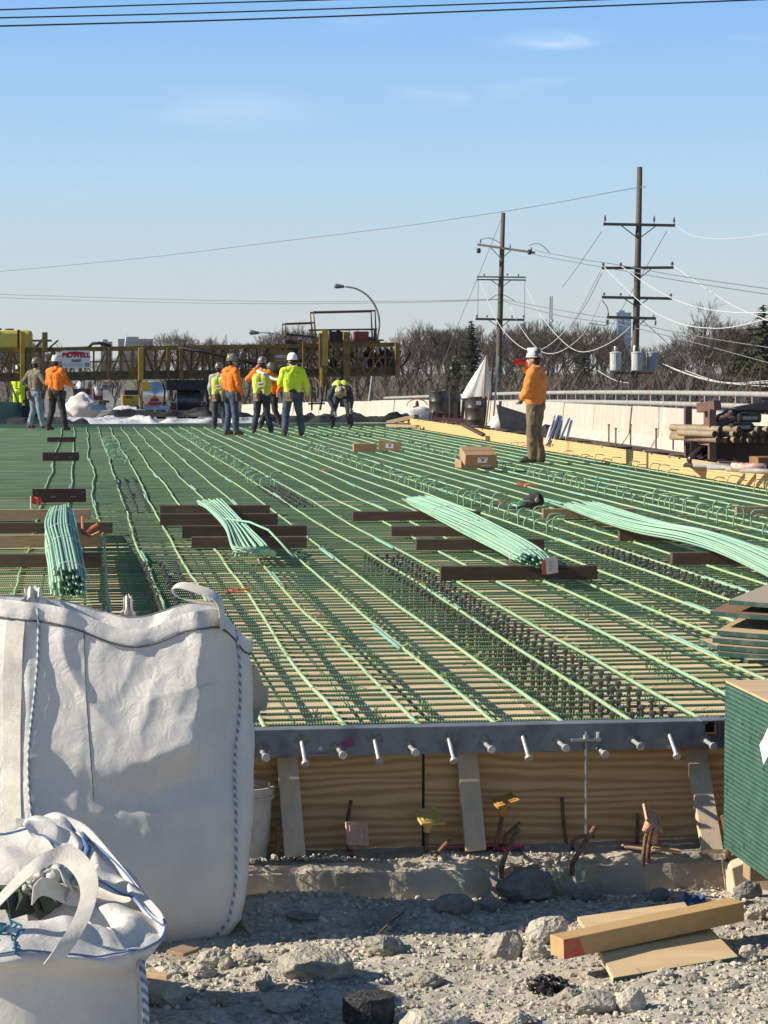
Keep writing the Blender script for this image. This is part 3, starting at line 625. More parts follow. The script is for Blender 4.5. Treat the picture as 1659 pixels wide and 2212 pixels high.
# ------------------------------------------------------------------ starter bars in the ledge and their plastic caps
def dowel(pts, lab, r=.0095):
    ps = [at_z(x, y, -.545) if i == 0 else None for i, (x, y) in enumerate(pts)]
    ps[0].y = min(ps[0].y, YP+.135); Y0 = ps[0].y
    out = [ps[0]-V((0, 0, .05)), ps[0]]
    for i, (x, y) in enumerate(pts[1:]): out.append(at_y(x, y, Y0-.012*(i+1)))
    o = MB().tube(out, r, 8).build('starter_bar', M['rust'], smooth=True, origin=ps[0]); tag(o, lab, 'rebar dowel', 'rusty starter bars in the concrete ledge')
    return out[-1], (out[-1]-out[-2]).normalized()
def cap_(p, d, w_, tilt, colm, lab, dd=None):
    M_ = d.to_track_quat('Z', 'Y').to_matrix()
    r = empty('rebar_guard', p-d*.055, lab, 'rebar cap', 'plastic caps on the starter bars')
    MB().lathe([(.017, 0), (.019, .02), (.0225, .04), (.0225, .06)], p-d*.055, 14, M_).build('socket', colm, r, smooth=True)
    T = Euler(tilt).to_matrix(); c = p+d*.012
    MB().box(c, (w_, w_, .011), T).build('plate', colm, r, bevel=.002)
    b = MB(); h = T @ V((0, 0, .0075)); q = w_*.33
    for sx, sy, lx, ly in ((0, q, 2*q, .004), (0, -q, 2*q, .004), (q, 0, .004, 2*q), (-q, 0, .004, 2*q)): b.box(c+T @ V((sx, sy, .0068)), (lx, ly, .004), T)
    b.build('raised_rim', colm, r)
M['cpink'] = mat('faded_pink_plastic', (.60, .36, .25), (.50, .31, .24), 14, .55, 0, .5, 90)
M['cyel'] = mat('yellow_plastic', (.66, .44, .13), (.58, .40, .16), 12, .5)
M['corg'] = mat('orange_yellow_plastic', (.50, .27, .06), (.44, .26, .10), 12, .5)
e, d = dowel([(758, 1852), (768, 1812)], 'rusty starter bar under the leftmost pink cap'); cap_(e+d*.01, (d+V((.14, 0, .1))).normalized(), .10, (R(62), R(8), R(14)), M['cpink'], 'faded pink square cap, leftmost on the ledge, textured face turned to the viewer')
e, d = dowel([(920, 1842), (924, 1782)], 'rusty starter bar under the yellow cap left of the middle brace'); cap_(e+d*.025, d, .115, (R(24), R(3), R(18)), M['cyel'], 'bright yellow square cap left of the middle timber brace')
e, d = dowel([(1068, 1838), (1078, 1800), (1087, 1745)], 'rusty starter bar under the shaded orange cap'); cap_(e+d*.02, d, .105, (R(8), R(-14), R(10)), M['corg'], 'shaded orange yellow cap just right of the middle timber brace')
e, d = dowel([(1390, 1846), (1394, 1812), (1404, 1782)], 'rusty starter bar under the tilted pink cap'); cap_(e+d*.02, (d+V((.2, 0, 0))).normalized(), .105, (R(38), R(38), R(20)), M['cpink'], 'faded pink square cap tilted steeply to the right, far right on the ledge')
dowel([(744, 1822), (750, 1775), (758, 1730)], 'straight dark starter bar standing behind the leftmost pink cap', .0085)
dowel([(938, 1852), (955, 1832), (974, 1812)], 'short starter bar leaning right beside the yellow cap')
dowel([(597, 1857), (600, 1815), (603, 1770)], 'starter bar standing between the bucket and the pale brace', .0105)
dowel([(1084, 1872), (1092, 1845), (1120, 1790)], 'thick pale starter bar bent far to the right, near the middle brace', .0115)
dowel([(1088, 1835), (1093, 1805), (1124, 1777)], 'dark bent starter bar just behind the thick pale one')
dowel([(1217, 1818), (1216, 1765), (1214, 1722)], 'straight dark starter bar right of the middle, against the bulkhead', .0085)
dowel([(1236, 1866), (1252, 1838), (1286, 1786)], 'thick starter bar leaning right out of the rough broken concrete', .0115)
dowel([(1236, 1832), (1236, 1818), (1250, 1808), (1284, 1806)], 'hooked starter bar curling right behind the thick leaning one', .0085)
dowel([(1376, 1820), (1377, 1790), (1378, 1758)], 'short straight starter bar left of the tilted pink cap', .0085)
dowel([(1400, 1842), (1402, 1815), (1411, 1775)], 'pale starter bar standing right beside the tilted pink cap bar', .0105)
dowel([(1573, 1845), (1570, 1800), (1561, 1762)], 'dark starter bar at the foot of the green plywood stack', .011)
p = at_z(1412, 1830, -.545); r = empty('rebar_guard', p, 'pink cap lying upside down on the ledge behind the tilted pink cap', 'rebar cap', 'plastic caps on the starter bars')
MB().lathe([(.017, 0), (.019, .05), (.015, .085)], p, 12).build('socket', M['cpink'], r, smooth=True); MB().box(p, (.09, .08, .01)).build('plate', M['cpink'], r, bevel=.002)
for i, (x, y, l, a, lab) in enumerate(((1368, 1828, .11, .15, 'pale wood chip leaning on the ledge left of the tilted pink cap bar'), (1388, 1834, .16, -.1, 'split wood sliver on the ledge under the tilted pink cap'), (1440, 1836, .12, .05, 'thin wood sliver on the ledge, right of the tilted pink cap'))):
    p = at_z(x, y, -.535); o = MB().box(p, (l, .035, .008), (R(12)*(i-1), R(8), a)).build('wood_scrap', M['lum'], bevel=.002); tag(o, lab, 'wood scrap', 'wood scraps on the ledge')
# ------------------------------------------------------------------ green edged plywood: the big stack and the fanned sheets
def green_edge():
    m, t, b = nodes('green_sealed_edge'); l = t.links.new
    tcn = t.nodes.new('ShaderNodeTexCoord'); wv = t.nodes.new('ShaderNodeTexWave'); wv.bands_direction = 'Z'; wv.inputs['Scale'].default_value = .314/.0185; wv.inputs['Distortion'].default_value = .5; wv.inputs['Detail Scale'].default_value = .4
    n = t.nodes.new('ShaderNodeTexNoise'); n.inputs['Scale'].default_value = 11; n.inputs['Detail'].default_value = 6
    l(tcn.outputs['Object'], wv.inputs['Vector']); l(tcn.outputs['Object'], n.inputs['Vector'])
    a = t.nodes.new('ShaderNodeMix'); a.data_type = 'RGBA'; a.inputs[6].default_value = (.022, .075, .055, 1); a.inputs[7].default_value = (.045, .115, .085, 1)
    r = t.nodes.new('ShaderNodeMapRange'); r.inputs[1].default_value = .35; r.inputs[2].default_value = .68; l(n.outputs[0], r.inputs[0]); l(r.outputs[0], a.inputs[0])
    x = t.nodes.new('ShaderNodeMix'); x.data_type = 'RGBA'; x.inputs[7].default_value = (.11, .19, .15, 1)
    r2_ = t.nodes.new('ShaderNodeMapRange'); r2_.inputs[1].default_value = .86; r2_.inputs[2].default_value = .99; r2_.inputs[4].default_value = .55; l(wv.outputs[1], r2_.inputs[0]); l(r2_.outputs[0], x.inputs[0]); l(a.outputs[2], x.inputs[6])
    l(x.outputs[2], b.inputs['Base Color']); b.inputs['Roughness'].default_value = .6
    bp = t.nodes.new('ShaderNodeBump'); bp.inputs['Strength'].default_value = .6; bp.inputs['Distance'].default_value = .004; l(wv.outputs[1], bp.inputs['Height']); l(bp.outputs[0], b.inputs['Normal'])
    return m
M['edge'] = green_edge()
M['edge1'] = mat('green_painted_edge', (.03, .09, .07), (.16, .19, .15), 9, .6, lo=.5, hi=.72)
M['hole'] = mat('dark_chip', (.008, .025, .02), None)
c0 = at_d(1563, 1832, 9.12); zt = at_d(1563, 1466, 9.12).z; zb = c0.z; SX, SYf = c0.x, c0.y
sr = empty('plywood_stack', (SX+1.0, SYf-.6, zb), 'tall strapped stack of plywood sheets with green painted edges at the right', 'plywood stack')
MB().box((SX+1.0, SYf-.61, (zb+zt)/2-.005), (2.0, 1.22, zt-zb-.018)).build('sheets', M['edge'], sr)
MB().box((SX+1.0, SYf-.61, zt-.005), (1.997, 1.217, .009)).build('top_sheet', M['plytop'], sr)
b = MB()
for i in range(46):
    y = SYf-random.random()*1.1; k = random.randint(0, 38); z = zb+.012+k*.0183
    if z < zt-.02: b.box((SX-.0005, y, z), (.002, random.uniform(.003, .006), random.uniform(.008, .02)), (random.uniform(-.3, .3), 0, 0))
b.build('edge_chips', M['hole'], sr)
p = at_x(1649, 1592, SX-.001); lb = MB().box((SX-.0015, p.y-.06, p.z-.01), (.001, .20, .085), (R(-38), 0, 0)).build('paper_label', M['white'], sr)
b = MB()
for i in range(5): b.box((SX-.0022, p.y-.04+i*.018, p.z+.004-i*.002), (.0006, .005, .03), (R(-38), 0, 0))
b.build('label_print', M['cord'], lb)
o = MB().bar((SX+.04, SYf-.18, zb-.045), (SX+2, SYf-.16, zb-.045), .09, .085).build('timber_skid', M['dunl'], bevel=.004); tag(o, 'timber skid under the far edge of the green plywood stack', 'timber')
o = MB().bar((SX+.02, SYf-1.05, zb-.045), (SX+2, SYf-1.05, zb-.045), .09, .085).build('timber_skid', M['dunl'], bevel=.004); tag(o, 'timber skid under the near edge of the green plywood stack', 'timber')
p = at_z(1622, 1935, GZ+.02); h = .26
o = MB().prism([(p.x-.06, p.y, GZ-.02), (p.x+.34, p.y-.02, GZ-.02), (p.x+.34, p.y, GZ+.16), (p.x+.0, p.y+.01, GZ+.17), (p.x-.085, p.y+.0, GZ+.14)], (0, 1, .0), .16).build('timber_block', M['lumv'], bevel=.006); tag(o, 'cut timber block propping the stack at the right end of the ledge', 'timber block')
p = at_z(1650, 1925, GZ); o = MB().tube([(p.x-.02, p.y-.12, GZ+.05), (p.x+.06, p.y-.10, GZ+.1), (p.x+.4, p.y-.1, GZ+.12)], .05, 10).build('rubber_hose', M['rubber'], smooth=True); tag(o, 'thick black hose end lying against the cut timber block', 'hose')
def sheet(x, y, z, ln, dp, rz, bend, lab, th=.019, dip=0, m=None):
    q = at_z(x, y, z); r = empty('plywood_sheet', q, lab, 'plywood sheet', 'fanned plywood forms beside the stack'); r.rotation_euler = (0, 0, rz)
    def fn(u, v): return V((u*ln, v*dp, bend*(u*ln)**2+dip*u*ln))
    n = 14; b = MB()
    P = [[fn(i/n, j) for j in (0, 1)] for i in range(n+1)]
    b.grid(lambda u, v: fn(u, v), n+1, 2); b.f = [tuple(reversed(f)) for f in b.f]
    for a_, j in ((0, 0), (1, 1)):
        base = len(b.v); b.v += [P[i][j] for i in range(n+1)]+[P[i][j]+V((0, 0, th)) for i in range(n+1)]
        b.f += [((base+i, base+i+1, base+n+2+i, base+n+1+i) if j == 0 else (base+n+1+i, base+n+2+i, base+i+1, base+i)) for i in range(n)]
    base = len(b.v); b.v += [P[0][0], P[0][1], P[0][1]+V((0, 0, th)), P[0][0]+V((0, 0, th))]; b.f.append((base+3, base+2, base+1, base))
    base = len(b.v); b.v += [P[n][0], P[n][1], P[n][1]+V((0, 0, th)), P[n][0]+V((0, 0, th))]; b.f.append((base, base+1, base+2, base+3))
    b.build('sheet_edge', M['edge1'], r, local=True)
    MB().grid(lambda u, v: fn(u, v)+V((0, 0, th+.0005)), n+1, 2).build('top_face', m or M['plytop'], r, local=True)
M['plyred'] = wood('reddish_plywood', (.30, .16, .10), (.22, .11, .07), st=(2, 10, 3), sc=1.5, dist=3, axis='Y')
M['plygrey'] = wood('grey_plywood', (.42, .36, .28), (.34, .28, .21), st=(2, 10, 3), sc=1.5, dist=3, axis='Y')
sheet(1616, 1434, .02, 1.6, .92, 0, 0, 'flat lowest plywood form sticking out furthest left of the fan', m=M['plytop'])
for i, (x, y, z, lab, mm) in enumerate(((1552, 1418, .045, 'second lowest bent plywood form in the fan, dark green edge', M['plygrey']), (1549, 1404, .075, 'third bent plywood form in the fan with a bright nick in its edge', M['plytop']), (1539, 1388, .105, 'fourth bent plywood form in the fan, offset to the left', M['plygrey']),
     (1549, 1372, .135, 'fifth bent plywood form in the fan with a pale worn top', M['plytop']), (1534, 1330, .22, 'bent plywood form with a reddish brown face in the fan', M['plyred']), (1574, 1306, .275, 'topmost bent plywood form in the fan with a grey face', M['plygrey']))):
    sheet(x, y, z, 2.2, 1.0, R(-22-i*1.5), .055, lab, m=mm, dip=-.055, th=.024)
# ------------------------------------------------------------------ broken concrete, gravel and offcuts on the ground
def rock_mesh(seed, sx, sy, sz, n=20, m=14, rough=.16):
    rnd = random.Random(seed); b = MB()
    planes = [(V((rnd.uniform(-1, 1), rnd.uniform(-1, 1), rnd.uniform(-.5, 1))).normalized(), rnd.uniform(.62, .95)) for _ in range(11)]
    b.ball((0, 0, 0), 1, n, m)
    for i, p in enumerate(b.v):
        q = p.copy()
        for d, h in planes:
            e = q.dot(d)
            if e > h: q -= d*(e-h)*.93
        q += p*(noise.noise(p*2.1+V((seed*3.1, 0, 0)))*rough+noise.noise(p*6+V((seed, 5, 0)))*rough*.4+noise.noise(p*15+V((seed, 9, 0)))*rough*.2)
        b.v[i] = V((q.x*sx, q.y*sy, q.z*sz))
    return b
def rock(x0, x1, yt, yb, lab, m='rubble', seed=None, deep=.8, rz=0, grp='broken concrete lumps on the rubble'):
    c = at_z((x0+x1)/2, yb-2, GZ); c.z = gz(c.x, c.y); d = (c-CAM).dot(FW)
    w_ = (x1-x0)/FPX*d/2; h = (yb-yt)/FPX*d
    sd = seed if seed is not None else int(x0*7+yt)
    b = rock_mesh(sd, w_*1.08, w_*deep, h*.62, 26, 18)
    o = b.build('rock', M[m], origin=(0, 0, 0)); o.location = (c.x, c.y+w_*deep*.8, c.z+h*.36); o.rotation_euler = (0, 0, rz)
    tag(o, lab, 'rock', grp); return o
M['rubdark'] = mat('shaded_rubble_concrete', (.26, .248, .23), (.18, .17, .16), 9, .95, 0, .8, 60)  # same rubble concrete, with the shade on these lumps put into its colour
M['asphalt'] = mat('broken_asphalt', (.022, .022, .023), (.05, .05, .05), 30, .8, 0, 1, 90, c3=(.09, .09, .088), ns3=40)
for a in (
 (1055, 1139, 2012, 2078, 'pale angular concrete lump left of the end of the yellow timber'),
 (1146, 1232, 1992, 2056, 'pale concrete lump touching the left end of the yellow timber'),
 (1132, 1188, 2050, 2084, 'low pale lump between the two big ones by the yellow timber'),
 (784, 882, 2026, 2068, 'smooth pale lump lying alone at the edge of the big shadow'),
 (421, 497, 2046, 2086, 'slab like lump with a sunlit slope by the foot of the tall bag'),
 (471, 506, 2061, 2090, 'small square lump beside the sunlit slab near the tall bag'),
 (507, 572, 2058, 2083, 'flat pale lump right of the small square one'),
 (405, 470, 2080, 2110, 'crumbly lump in front of the sunlit slab near the bags'),
 (336, 402, 2086, 2106, 'low pale lump behind the thin wood strip'),
 (541, 589, 2100, 2143, 'dark faced upright lump in the middle of the gravel'),
 (601, 768, 2070, 2132, 'largest buried pale slab in the middle of the gravel'),
 (306, 405, 2134, 2184, 'wide grey lump at the right edge of the slouched bag'),
 (561, 652, 2148, 2194, 'grey lump near the bottom left of the black asphalt core'),
 (385, 425, 2140, 2162, 'small lump right of the wide grey one by the slouched bag'),
 (470, 520, 2155, 2182, 'small pale lump between the grey lump and the wide one'),
 (1194, 1268, 2146, 2186, 'pale lump in front of the burnt black debris'),
 (1240, 1340, 2162, 2208, 'large angular lump at the bottom right of the burnt debris'),
 (1338, 1398, 2154, 2206, 'smooth grey lump right of the large angular one at the bottom'),
 (868, 1022, 2176, 2230, 'broad white lump right of the black asphalt core'),
 (1092, 1150, 2192, 2226, 'dark low lump at the bottom edge'),
 (880, 965, 2096, 2124, 'long flat grey lump in the open gravel left of the debris'),
 (1598, 1640, 2070, 2100, 'pale lump beside the lower plywood offcut, right edge'),
 (1560, 1600, 2140, 2164, 'small pale lump at the lower right of the gravel'),
 (1610, 1660, 1985, 2020, 'white lump at the far right end of the yellow timber'),
 (1420, 1460, 2120, 2142, 'small lump just below the lower plywood offcut'),
 (1480, 1520, 2130, 2150, 'flat grey lump below the right part of the lower plywood offcut'),
 ): rock(*a)
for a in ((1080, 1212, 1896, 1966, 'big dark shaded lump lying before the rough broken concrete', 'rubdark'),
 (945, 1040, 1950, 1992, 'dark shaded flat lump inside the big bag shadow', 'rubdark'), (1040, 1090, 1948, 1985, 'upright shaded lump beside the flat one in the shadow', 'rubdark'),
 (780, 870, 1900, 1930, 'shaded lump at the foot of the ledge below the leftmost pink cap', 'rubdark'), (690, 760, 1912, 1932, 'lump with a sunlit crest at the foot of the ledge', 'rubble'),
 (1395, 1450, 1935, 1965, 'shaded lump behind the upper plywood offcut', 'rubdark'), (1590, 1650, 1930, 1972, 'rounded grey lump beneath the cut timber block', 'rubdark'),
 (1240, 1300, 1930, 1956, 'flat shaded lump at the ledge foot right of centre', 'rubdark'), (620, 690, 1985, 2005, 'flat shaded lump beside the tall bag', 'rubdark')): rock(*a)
# black burnt debris and a black asphalt core
p = at_z(1190, 2148, GZ); b = MB()
rnd = random.Random(4)
for i in range(90):
    a, r_ = rnd.random()*6.3, rnd.random()**.6*.066; z = rnd.random()*(.07-r_*.6)
    q = rock_mesh(i, rnd.uniform(.005, .016), rnd.uniform(.005, .016), rnd.uniform(.004, .012), 7, 5, .3)
    b.add([v+V((p.x+math.cos(a)*r_*1.15, p.y+.05+math.sin(a)*r_*.6, GZ+z)) for v in q.v], q.f)
o = b.build('burnt_debris', M['asphalt']); tag(o, 'heap of black burnt asphalt crumbs on the gravel', 'debris')
p = at_z(803, 2222, GZ); ac = rock_mesh(77, .098, .075, .062, 36, 20, .07)
for i, v in enumerate(ac.v):
    l = math.hypot(v.x/.098, v.y/.075); k = 1/max(l, .35) if l > .55 else 1
    ac.v[i] = V((v.x*min(k, 1.5)*.92, v.y*min(k, 1.5)*.92, min(v.z, .046+noise.noise(V((v.x*30, v.y*30, 1)))*.006)))
o = ac.build('asphalt_core', M['asphalt'], origin=(0, 0, 0)); o.location = (p.x, p.y+.08, GZ+.05); tag(o, 'round black asphalt core standing at the bottom edge', 'asphalt core')
# gravel: uncountable small stones
def gravel(n, x0, x1, y0, y1, smin, smax, seed, m, name):
    rnd = random.Random(seed); b = MB(); shapes = [rock_mesh(seed*31+i, 1, rnd.uniform(.6, 1), rnd.uniform(.45, .8), 6, 5, .25) for i in range(24)]
    for i in range(n):
        y = y0+(y1-y0)*rnd.random(); x = x0+(x1-x0)*rnd.random()
        if abs(x-BX) < BW/2-.02 and y > BY+.05: continue
        s = smin*(smax/smin)**(rnd.random()**2.4); q = rnd.choice(shapes); a = rnd.random()*6.3; c_, s_ = math.cos(a)*s, math.sin(a)*s; z = gz(x, y)+s*.25
        b.add([(x+v.x*c_-v.y*s_, y+v.x*s_+v.y*c_, z+v.z*s) for v in q.v], q.f)
    o = b.build(name, m); tag(o, kind='stuff'); return o
M['grav1'] = mat('pale_gravel', (.58, .53, .44), (.40, .36, .295), 12, .95, 0, .3, 80, c3=(.27, .255, .235), ns3=9)
M['grav2'] = mat('grey_gravel', (.40, .37, .32), (.27, .25, .22), 12, .95, 0, .3, 80, c3=(.42, .36, .28), ns3=9)
gravel(15000, -1.2, 2.75, 7.0, YL, .003, .019, 3, M['grav1'], 'gravel')
gravel(10000, -1.2, 2.75, 7.0, YL, .003, .017, 5, M['grav2'], 'gravel')
gravel(900, -.6, 2.1, YL-.02, YP+.16, .003, .012, 6, M['grav1'], 'ledge_crumbs').location.z += .172
gravel(420, -.6, 2.1, YL-.04, YL+.10, .003, .018, 8, M['grav1'], 'ledge_chips').location.z += .168
# plywood offcuts, the yellow timber and small scraps
def quad_board(pts, th, m, lab, name='plywood_offcut'):
    P = [at_z(x, y, z) for x, y, z in pts]
    n = (P[1]-P[0]).cross(P[3]-P[0]).normalized()
    if n.z < 0: n = -n
    o = MB().prism([p-n*th for p in P], n, th).build(name, m, bevel=.0015); tag(o, lab, 'plywood', 'plywood offcuts on the rubble'); return P, n
P, n = quad_board([(1290, 2044, GZ+.10), (1325, 2112, GZ+.045), (1595, 2066, GZ+.07), (1532, 2002, GZ+.11)], .019, M['plytop'], 'lower plywood offcut with three pencilled cut lines, green edge, tilted on the gravel')
b = MB()
for f in (.22, .52, .80):
    e = P[1].lerp(P[2], f); q = e+(P[0].lerp(P[3], f)-e)*.33+(P[2]-P[1])*(-.03); b.bar(e+n*.0006, q+n*.0006, .003, .0006, up=n)
b.build('pencil_lines', M['cord'], o := [x for x in COL.objects if x.name.startswith('plywood_offcut')][-1])
MB().bar(P[1]-n*.0095+(P[1]-P[0]).normalized()*.001, P[2]-n*.0095+(P[2]-P[3]).normalized()*.001, .0035, .018, up=n).build('painted_edge', M['edge1'], o)
quad_board([(1247, 1980, GZ+.10), (1268, 2012, GZ+.085), (1500, 1976, GZ+.10), (1478, 1948, GZ+.11)], .019, M['plytop'], 'upper plywood offcut tucked beneath the yellow timber')
M['yel'] = wood('yellow_treated_timber', (.50, .33, .16), (.40, .25, .11), st=(2.2, 26, 26), sc=1.3, var=0, wave=False)
A, B = at_z(1203, 2046, GZ+.125), at_z(1592, 1964, GZ+.165)
o = MB().bar(A, B, .088, .075).build('timber', M['yel'], bevel=.003); tag(o, 'yellow square timber with a red painted end lying across the plywood offcuts', 'timber')
d = (B-A).normalized(); sd = d.cross(V((0, 0, 1))).normalized()
MB().add([A+sd*.0446+d*.002+V((0, 0, -.035)), A+sd*.0446+d*.095+V((0, 0, -.034)), A+sd*.0446+d*.07+V((0, 0, .03)), A+sd*.0446+d*.002+V((0, 0, .035))], [(0, 1, 2, 3)]).build('paint_mark', mat('red_marking_paint', (.55, .07, .07), (.45, .16, .08), 25, .8), o)
o = MB().bar(at_z(298, 2102, GZ+.03), at_z(366, 2110, GZ+.03), .04, .018).build('wood_strip', M['lum'], bevel=.002); tag(o, 'short pale wood strip beside the slouched bag', 'wood strip')
o = MB().bar(at_z(378, 2060, GZ+.02), at_z(412, 2048, GZ+.025), .09, .015).build('wood_strip', M['dunl'], bevel=.002); tag(o, 'shaded brown wood piece poking out under the tall bag', 'wood strip')
o = MB().grid(lambda u, v: at_z(1478+u*46, 1932+v*26, GZ+.05)+V((0, 0, nz3(u*5, v*5, 3)*.03)), 14, 10).build('blue_rag', mat('blue_cloth', (.06, .10, .20), (.1, .16, .3), 15, .9), smooth=True); tag(o, 'crumpled blue rag behind the upper plywood offcut', 'rag')
o = MB().tube([at_z(800, 2035, GZ+.02), at_z(840, 1995, GZ+.05), at_z(880, 1965, GZ+.03)], .004, 5).build('wire_piece', M['rust']); tag(o, 'dark wire piece lying in the big shadow', 'wire')
o = MB().bar(at_z(1545, 1992, GZ+.02), at_z(1640, 1985, GZ+.03), .06, .012).build('wood_strip', M['lum'], bevel=.002); tag(o, 'thin pale board behind the far end of the yellow timber', 'wood strip')
# ------------------------------------------------------------------ timbers, bar bundles, boxes and tools lying on the mat
def dunnage(x0, x1, yt, yb, m, lab, h=.092, z=.0, w_=.10):
    a, b_ = at_z(x0, yb, z), at_z(x1, yb, z); d = (a-CAM).dot(FW); hh = h if h else (yb-yt)/FPX*d
    a.y += w_/2; b_.y += w_/2; b_.y = a.y+(b_.y-a.y)*.6
    o = MB().bar(a+V((0, 0, hh/2)), b_+V((0, 0, hh/2)), w_, hh).build('timber', M[m], bevel=.004); tag(o, lab, 'timber', 'timbers under the bar bundles'); return o
for a in (
 (-90, 195, 1104, 1123, 'dunl', 'pale timber farthest back under the round bar bundle at the left', .10),
 (-90, 243, 1130, 1153, 'dun', 'dark grey timber second from the back under the left bar bundle', .10),
 (-90, 219, 1155, 1182, 'dunl', 'brown timber third from the back under the left bar bundle', .10),
 (-90, 219, 1199, 1226, 'dun', 'darkest timber nearest the viewer under the left bar bundle', .10),
 (346, 585, 1095, 1111, 'dun', 'dark timber farthest back under the splayed bar bundle'),
 (346, 602, 1112, 1135, 'dun', 'dark timber second from the back under the splayed bar bundle', .11),
 (394, 665, 1136, 1163, 'dun', 'grey timber third from the back under the splayed bar bundle', .11),
 (414, 665, 1160, 1184, 'dun', 'timber nearest the viewer under the splayed bar bundle'),
 (763, 1042, 1104, 1125, 'dun', 'timber farthest back under the red tagged bar bundle'),
 (846, 1062, 1136, 1159, 'dun', 'timber second from the back under the red tagged bar bundle'),
 (900, 1180, 1163, 1189, 'dun', 'timber third from the back under the red tagged bar bundle'),
 (953, 1296, 1225, 1254, 'dun', 'long black timber under the tagged end of the bar bundle', .10),
 (1174, 1377, 1098, 1119, 'dunl', 'pale timber farthest back under the swept bar bundle at the right'),
 (1339, 1560, 1145, 1169, 'dun', 'dark timber in the middle under the swept bar bundle at the right'),
 (1453, 1640, 1193, 1220, 'dun', 'dark timber nearest the viewer under the swept bar bundle at the right'),
 (1592, 1760, 1090, 1114, 'dunl', 'pale timber on the mat at the right edge, behind the swept bundle')): dunnage(*a)
def bundle(ctrl, n, lab, rad=.0088, loose=1.0, spread=None, ends=True, twist=.0, seed=1, m='bar_mint', ends_dark=False):
    """ctrl: (point, half width, half height) along the bundle"""
    rnd = random.Random(seed); r = empty('bar_bundle', ctrl[len(ctrl)//2][0], lab, 'bar bundle', 'bundles of green bars on timbers')
    slots = []
    rows = max(2, int(math.sqrt(n*.6))); per = math.ceil(n/rows)
    for i in range(n):
        row, col = divmod(i, per); slots.append(((col+.5)/per*2-1+rnd.uniform(-.5, .5)/per, (row+.5)/rows*2-1+rnd.uniform(-.4, .4)/rows))
    segs = 36
    for i, (a, h) in enumerate(slots):
        t0, t1 = rnd.uniform(0, .04*loose), 1-rnd.uniform(0, .04*loose); pts = []
        sw = rnd.uniform(-.3, .3); ph = rnd.random()*6
        for k in range(segs+1):
            t = t0+(t1-t0)*k/segs
            c = cr([q[0] for q in ctrl], t); wv = cr([V((q[1], q[2], 0)) for q in ctrl], t)
            c2 = cr([q[0] for q in ctrl], min(1, t+.02)); c1 = cr([q[0] for q in ctrl], max(0, t-.02)); d = (c2-c1).normalized(); s = d.cross(V((0, 0, 1))).normalized()
            an = twist*(t-.5)+.12*math.sin(t*5+ph)*0
            aa = a*math.cos(an)-h*math.sin(an)*wv.y/max(wv.x, .01)+sw*.10*loose*math.sin(t*4+ph); hh = h*math.cos(an)+a*math.sin(an)
            if m == 'round': pass
            pts.append(c+s*aa*wv.x+V((0, 0, hh*wv.y)))
        MB().tube(pts, rad, 7).build('bar', M[m], r, smooth=True)
    return r
def tie_loop(r, c, d, w_, h, m='web', rad=.004, tail=True):
    d = d.normalized(); s = d.cross(V((0, 0, 1))).normalized(); u = s.cross(d)
    pts = [c+s*w_*math.cos(a)+u*h*math.sin(a) for a in [i*.3142 for i in range(21)]]
    if tail: pts += [c+s*w_*1.1+u*h*.2, c+s*w_*1.3-u*h*.6, c+s*w_*1.1-u*h*1.2]
    MB().tube(pts, rad, 5).build('tie', M[m], r, smooth=True)
a, b_ = at_z(150, 1262, .21), at_z(140, 1105, .21)
q = [a, a.lerp(b_, .3)+V((-.02, 0, .01)), a.lerp(b_, .6)+V((-.04, 0, .02)), b_+V((-.02, 0, .0))]
r = bundle([(q[0], .105, .10), (q[1], .115, .105), (q[2], .13, .09), (q[3], .10, .075)], 52, 'tight round bundle of mint green bars with dark cut ends at the left', seed=3, twist=.22, rad=.0092)
for t in (.06, .36, .56, .78): tie_loop(r, cr(q, t), b_-a, .125, .115, 'web', .003, False)
rnd = random.Random(8)
MB().tube([q[2]+V((.16, .1, .0)), q[2]+V((.19, 0, -.03)), q[2]+V((.24, -.05, .03)), q[2]+V((.29, -.1, .06))], .012, 5).tube([q[2]+V((.17, .2, .1)), q[2]+V((.17, 0, -.02)), q[2]+V((.22, -.12, -.04)), q[2]+V((.30, -.15, .0))], .012, 5).build('orange_ribbon', mat('orange_ribbon', (.50, .16, .07), (.35, .10, .05), 15, .7), r)
q = [at_z(553, 1203, .05), at_z(536, 1178, .14), at_z(503, 1132, .18), at_z(468, 1094, .14), at_z(452, 1082, .13)]
r = bundle([(q[0], .20, .02), (q[1], .155, .028), (q[2], .09, .04), (q[3], .11, .035), (q[4], .15, .03)], 28, 'splayed bundle of mint green bars sagging over four timbers', seed=5, twist=.8, rad=.0078, loose=2.2)
MB().tube([at_z(478, 1120, .2), at_z(540, 1128, .24), at_z(580, 1145, .2), at_z(606, 1172, .1), at_z(633, 1203, .02)], .0095, 7).build('bar', M['bar_mint'], r, smooth=True)
q = [at_z(1152, 1213, .17), at_z(1112, 1184, .17), at_z(1035, 1144, .18), at_z(965, 1108, .17), at_z(893, 1076, .15)]
r = bundle([(q[0], .15, .05), (q[1], .15, .05), (q[2], .115, .065), (q[3], .13, .055), (q[4], .17, .03)], 40, 'twisted bundle of mint green bars carrying a red and white tag', seed=6, twist=1.6, rad=.0078, loose=1.3)
for t in (.10, .54, .76): tie_loop(r, cr(q, t), q[4]-q[0], .135, .06, 'web', .004)
tg = MB(); A, B = at_z(1163, 1232, .12)+V((-.0, -.14, -.02)), at_z(1197, 1227, .12)+V((0, -.14, -.02)); hh = V((0, .01, .115))
tg.prism([A+hh*.0, A.lerp(B, .25), A.lerp(B, .2)+hh*.95, A+hh*.85], (0, 1, .1), .003).build('red_tag', mat('red_tag', (.55, .04, .04), (.45, .05, .05), 9, .6), r)
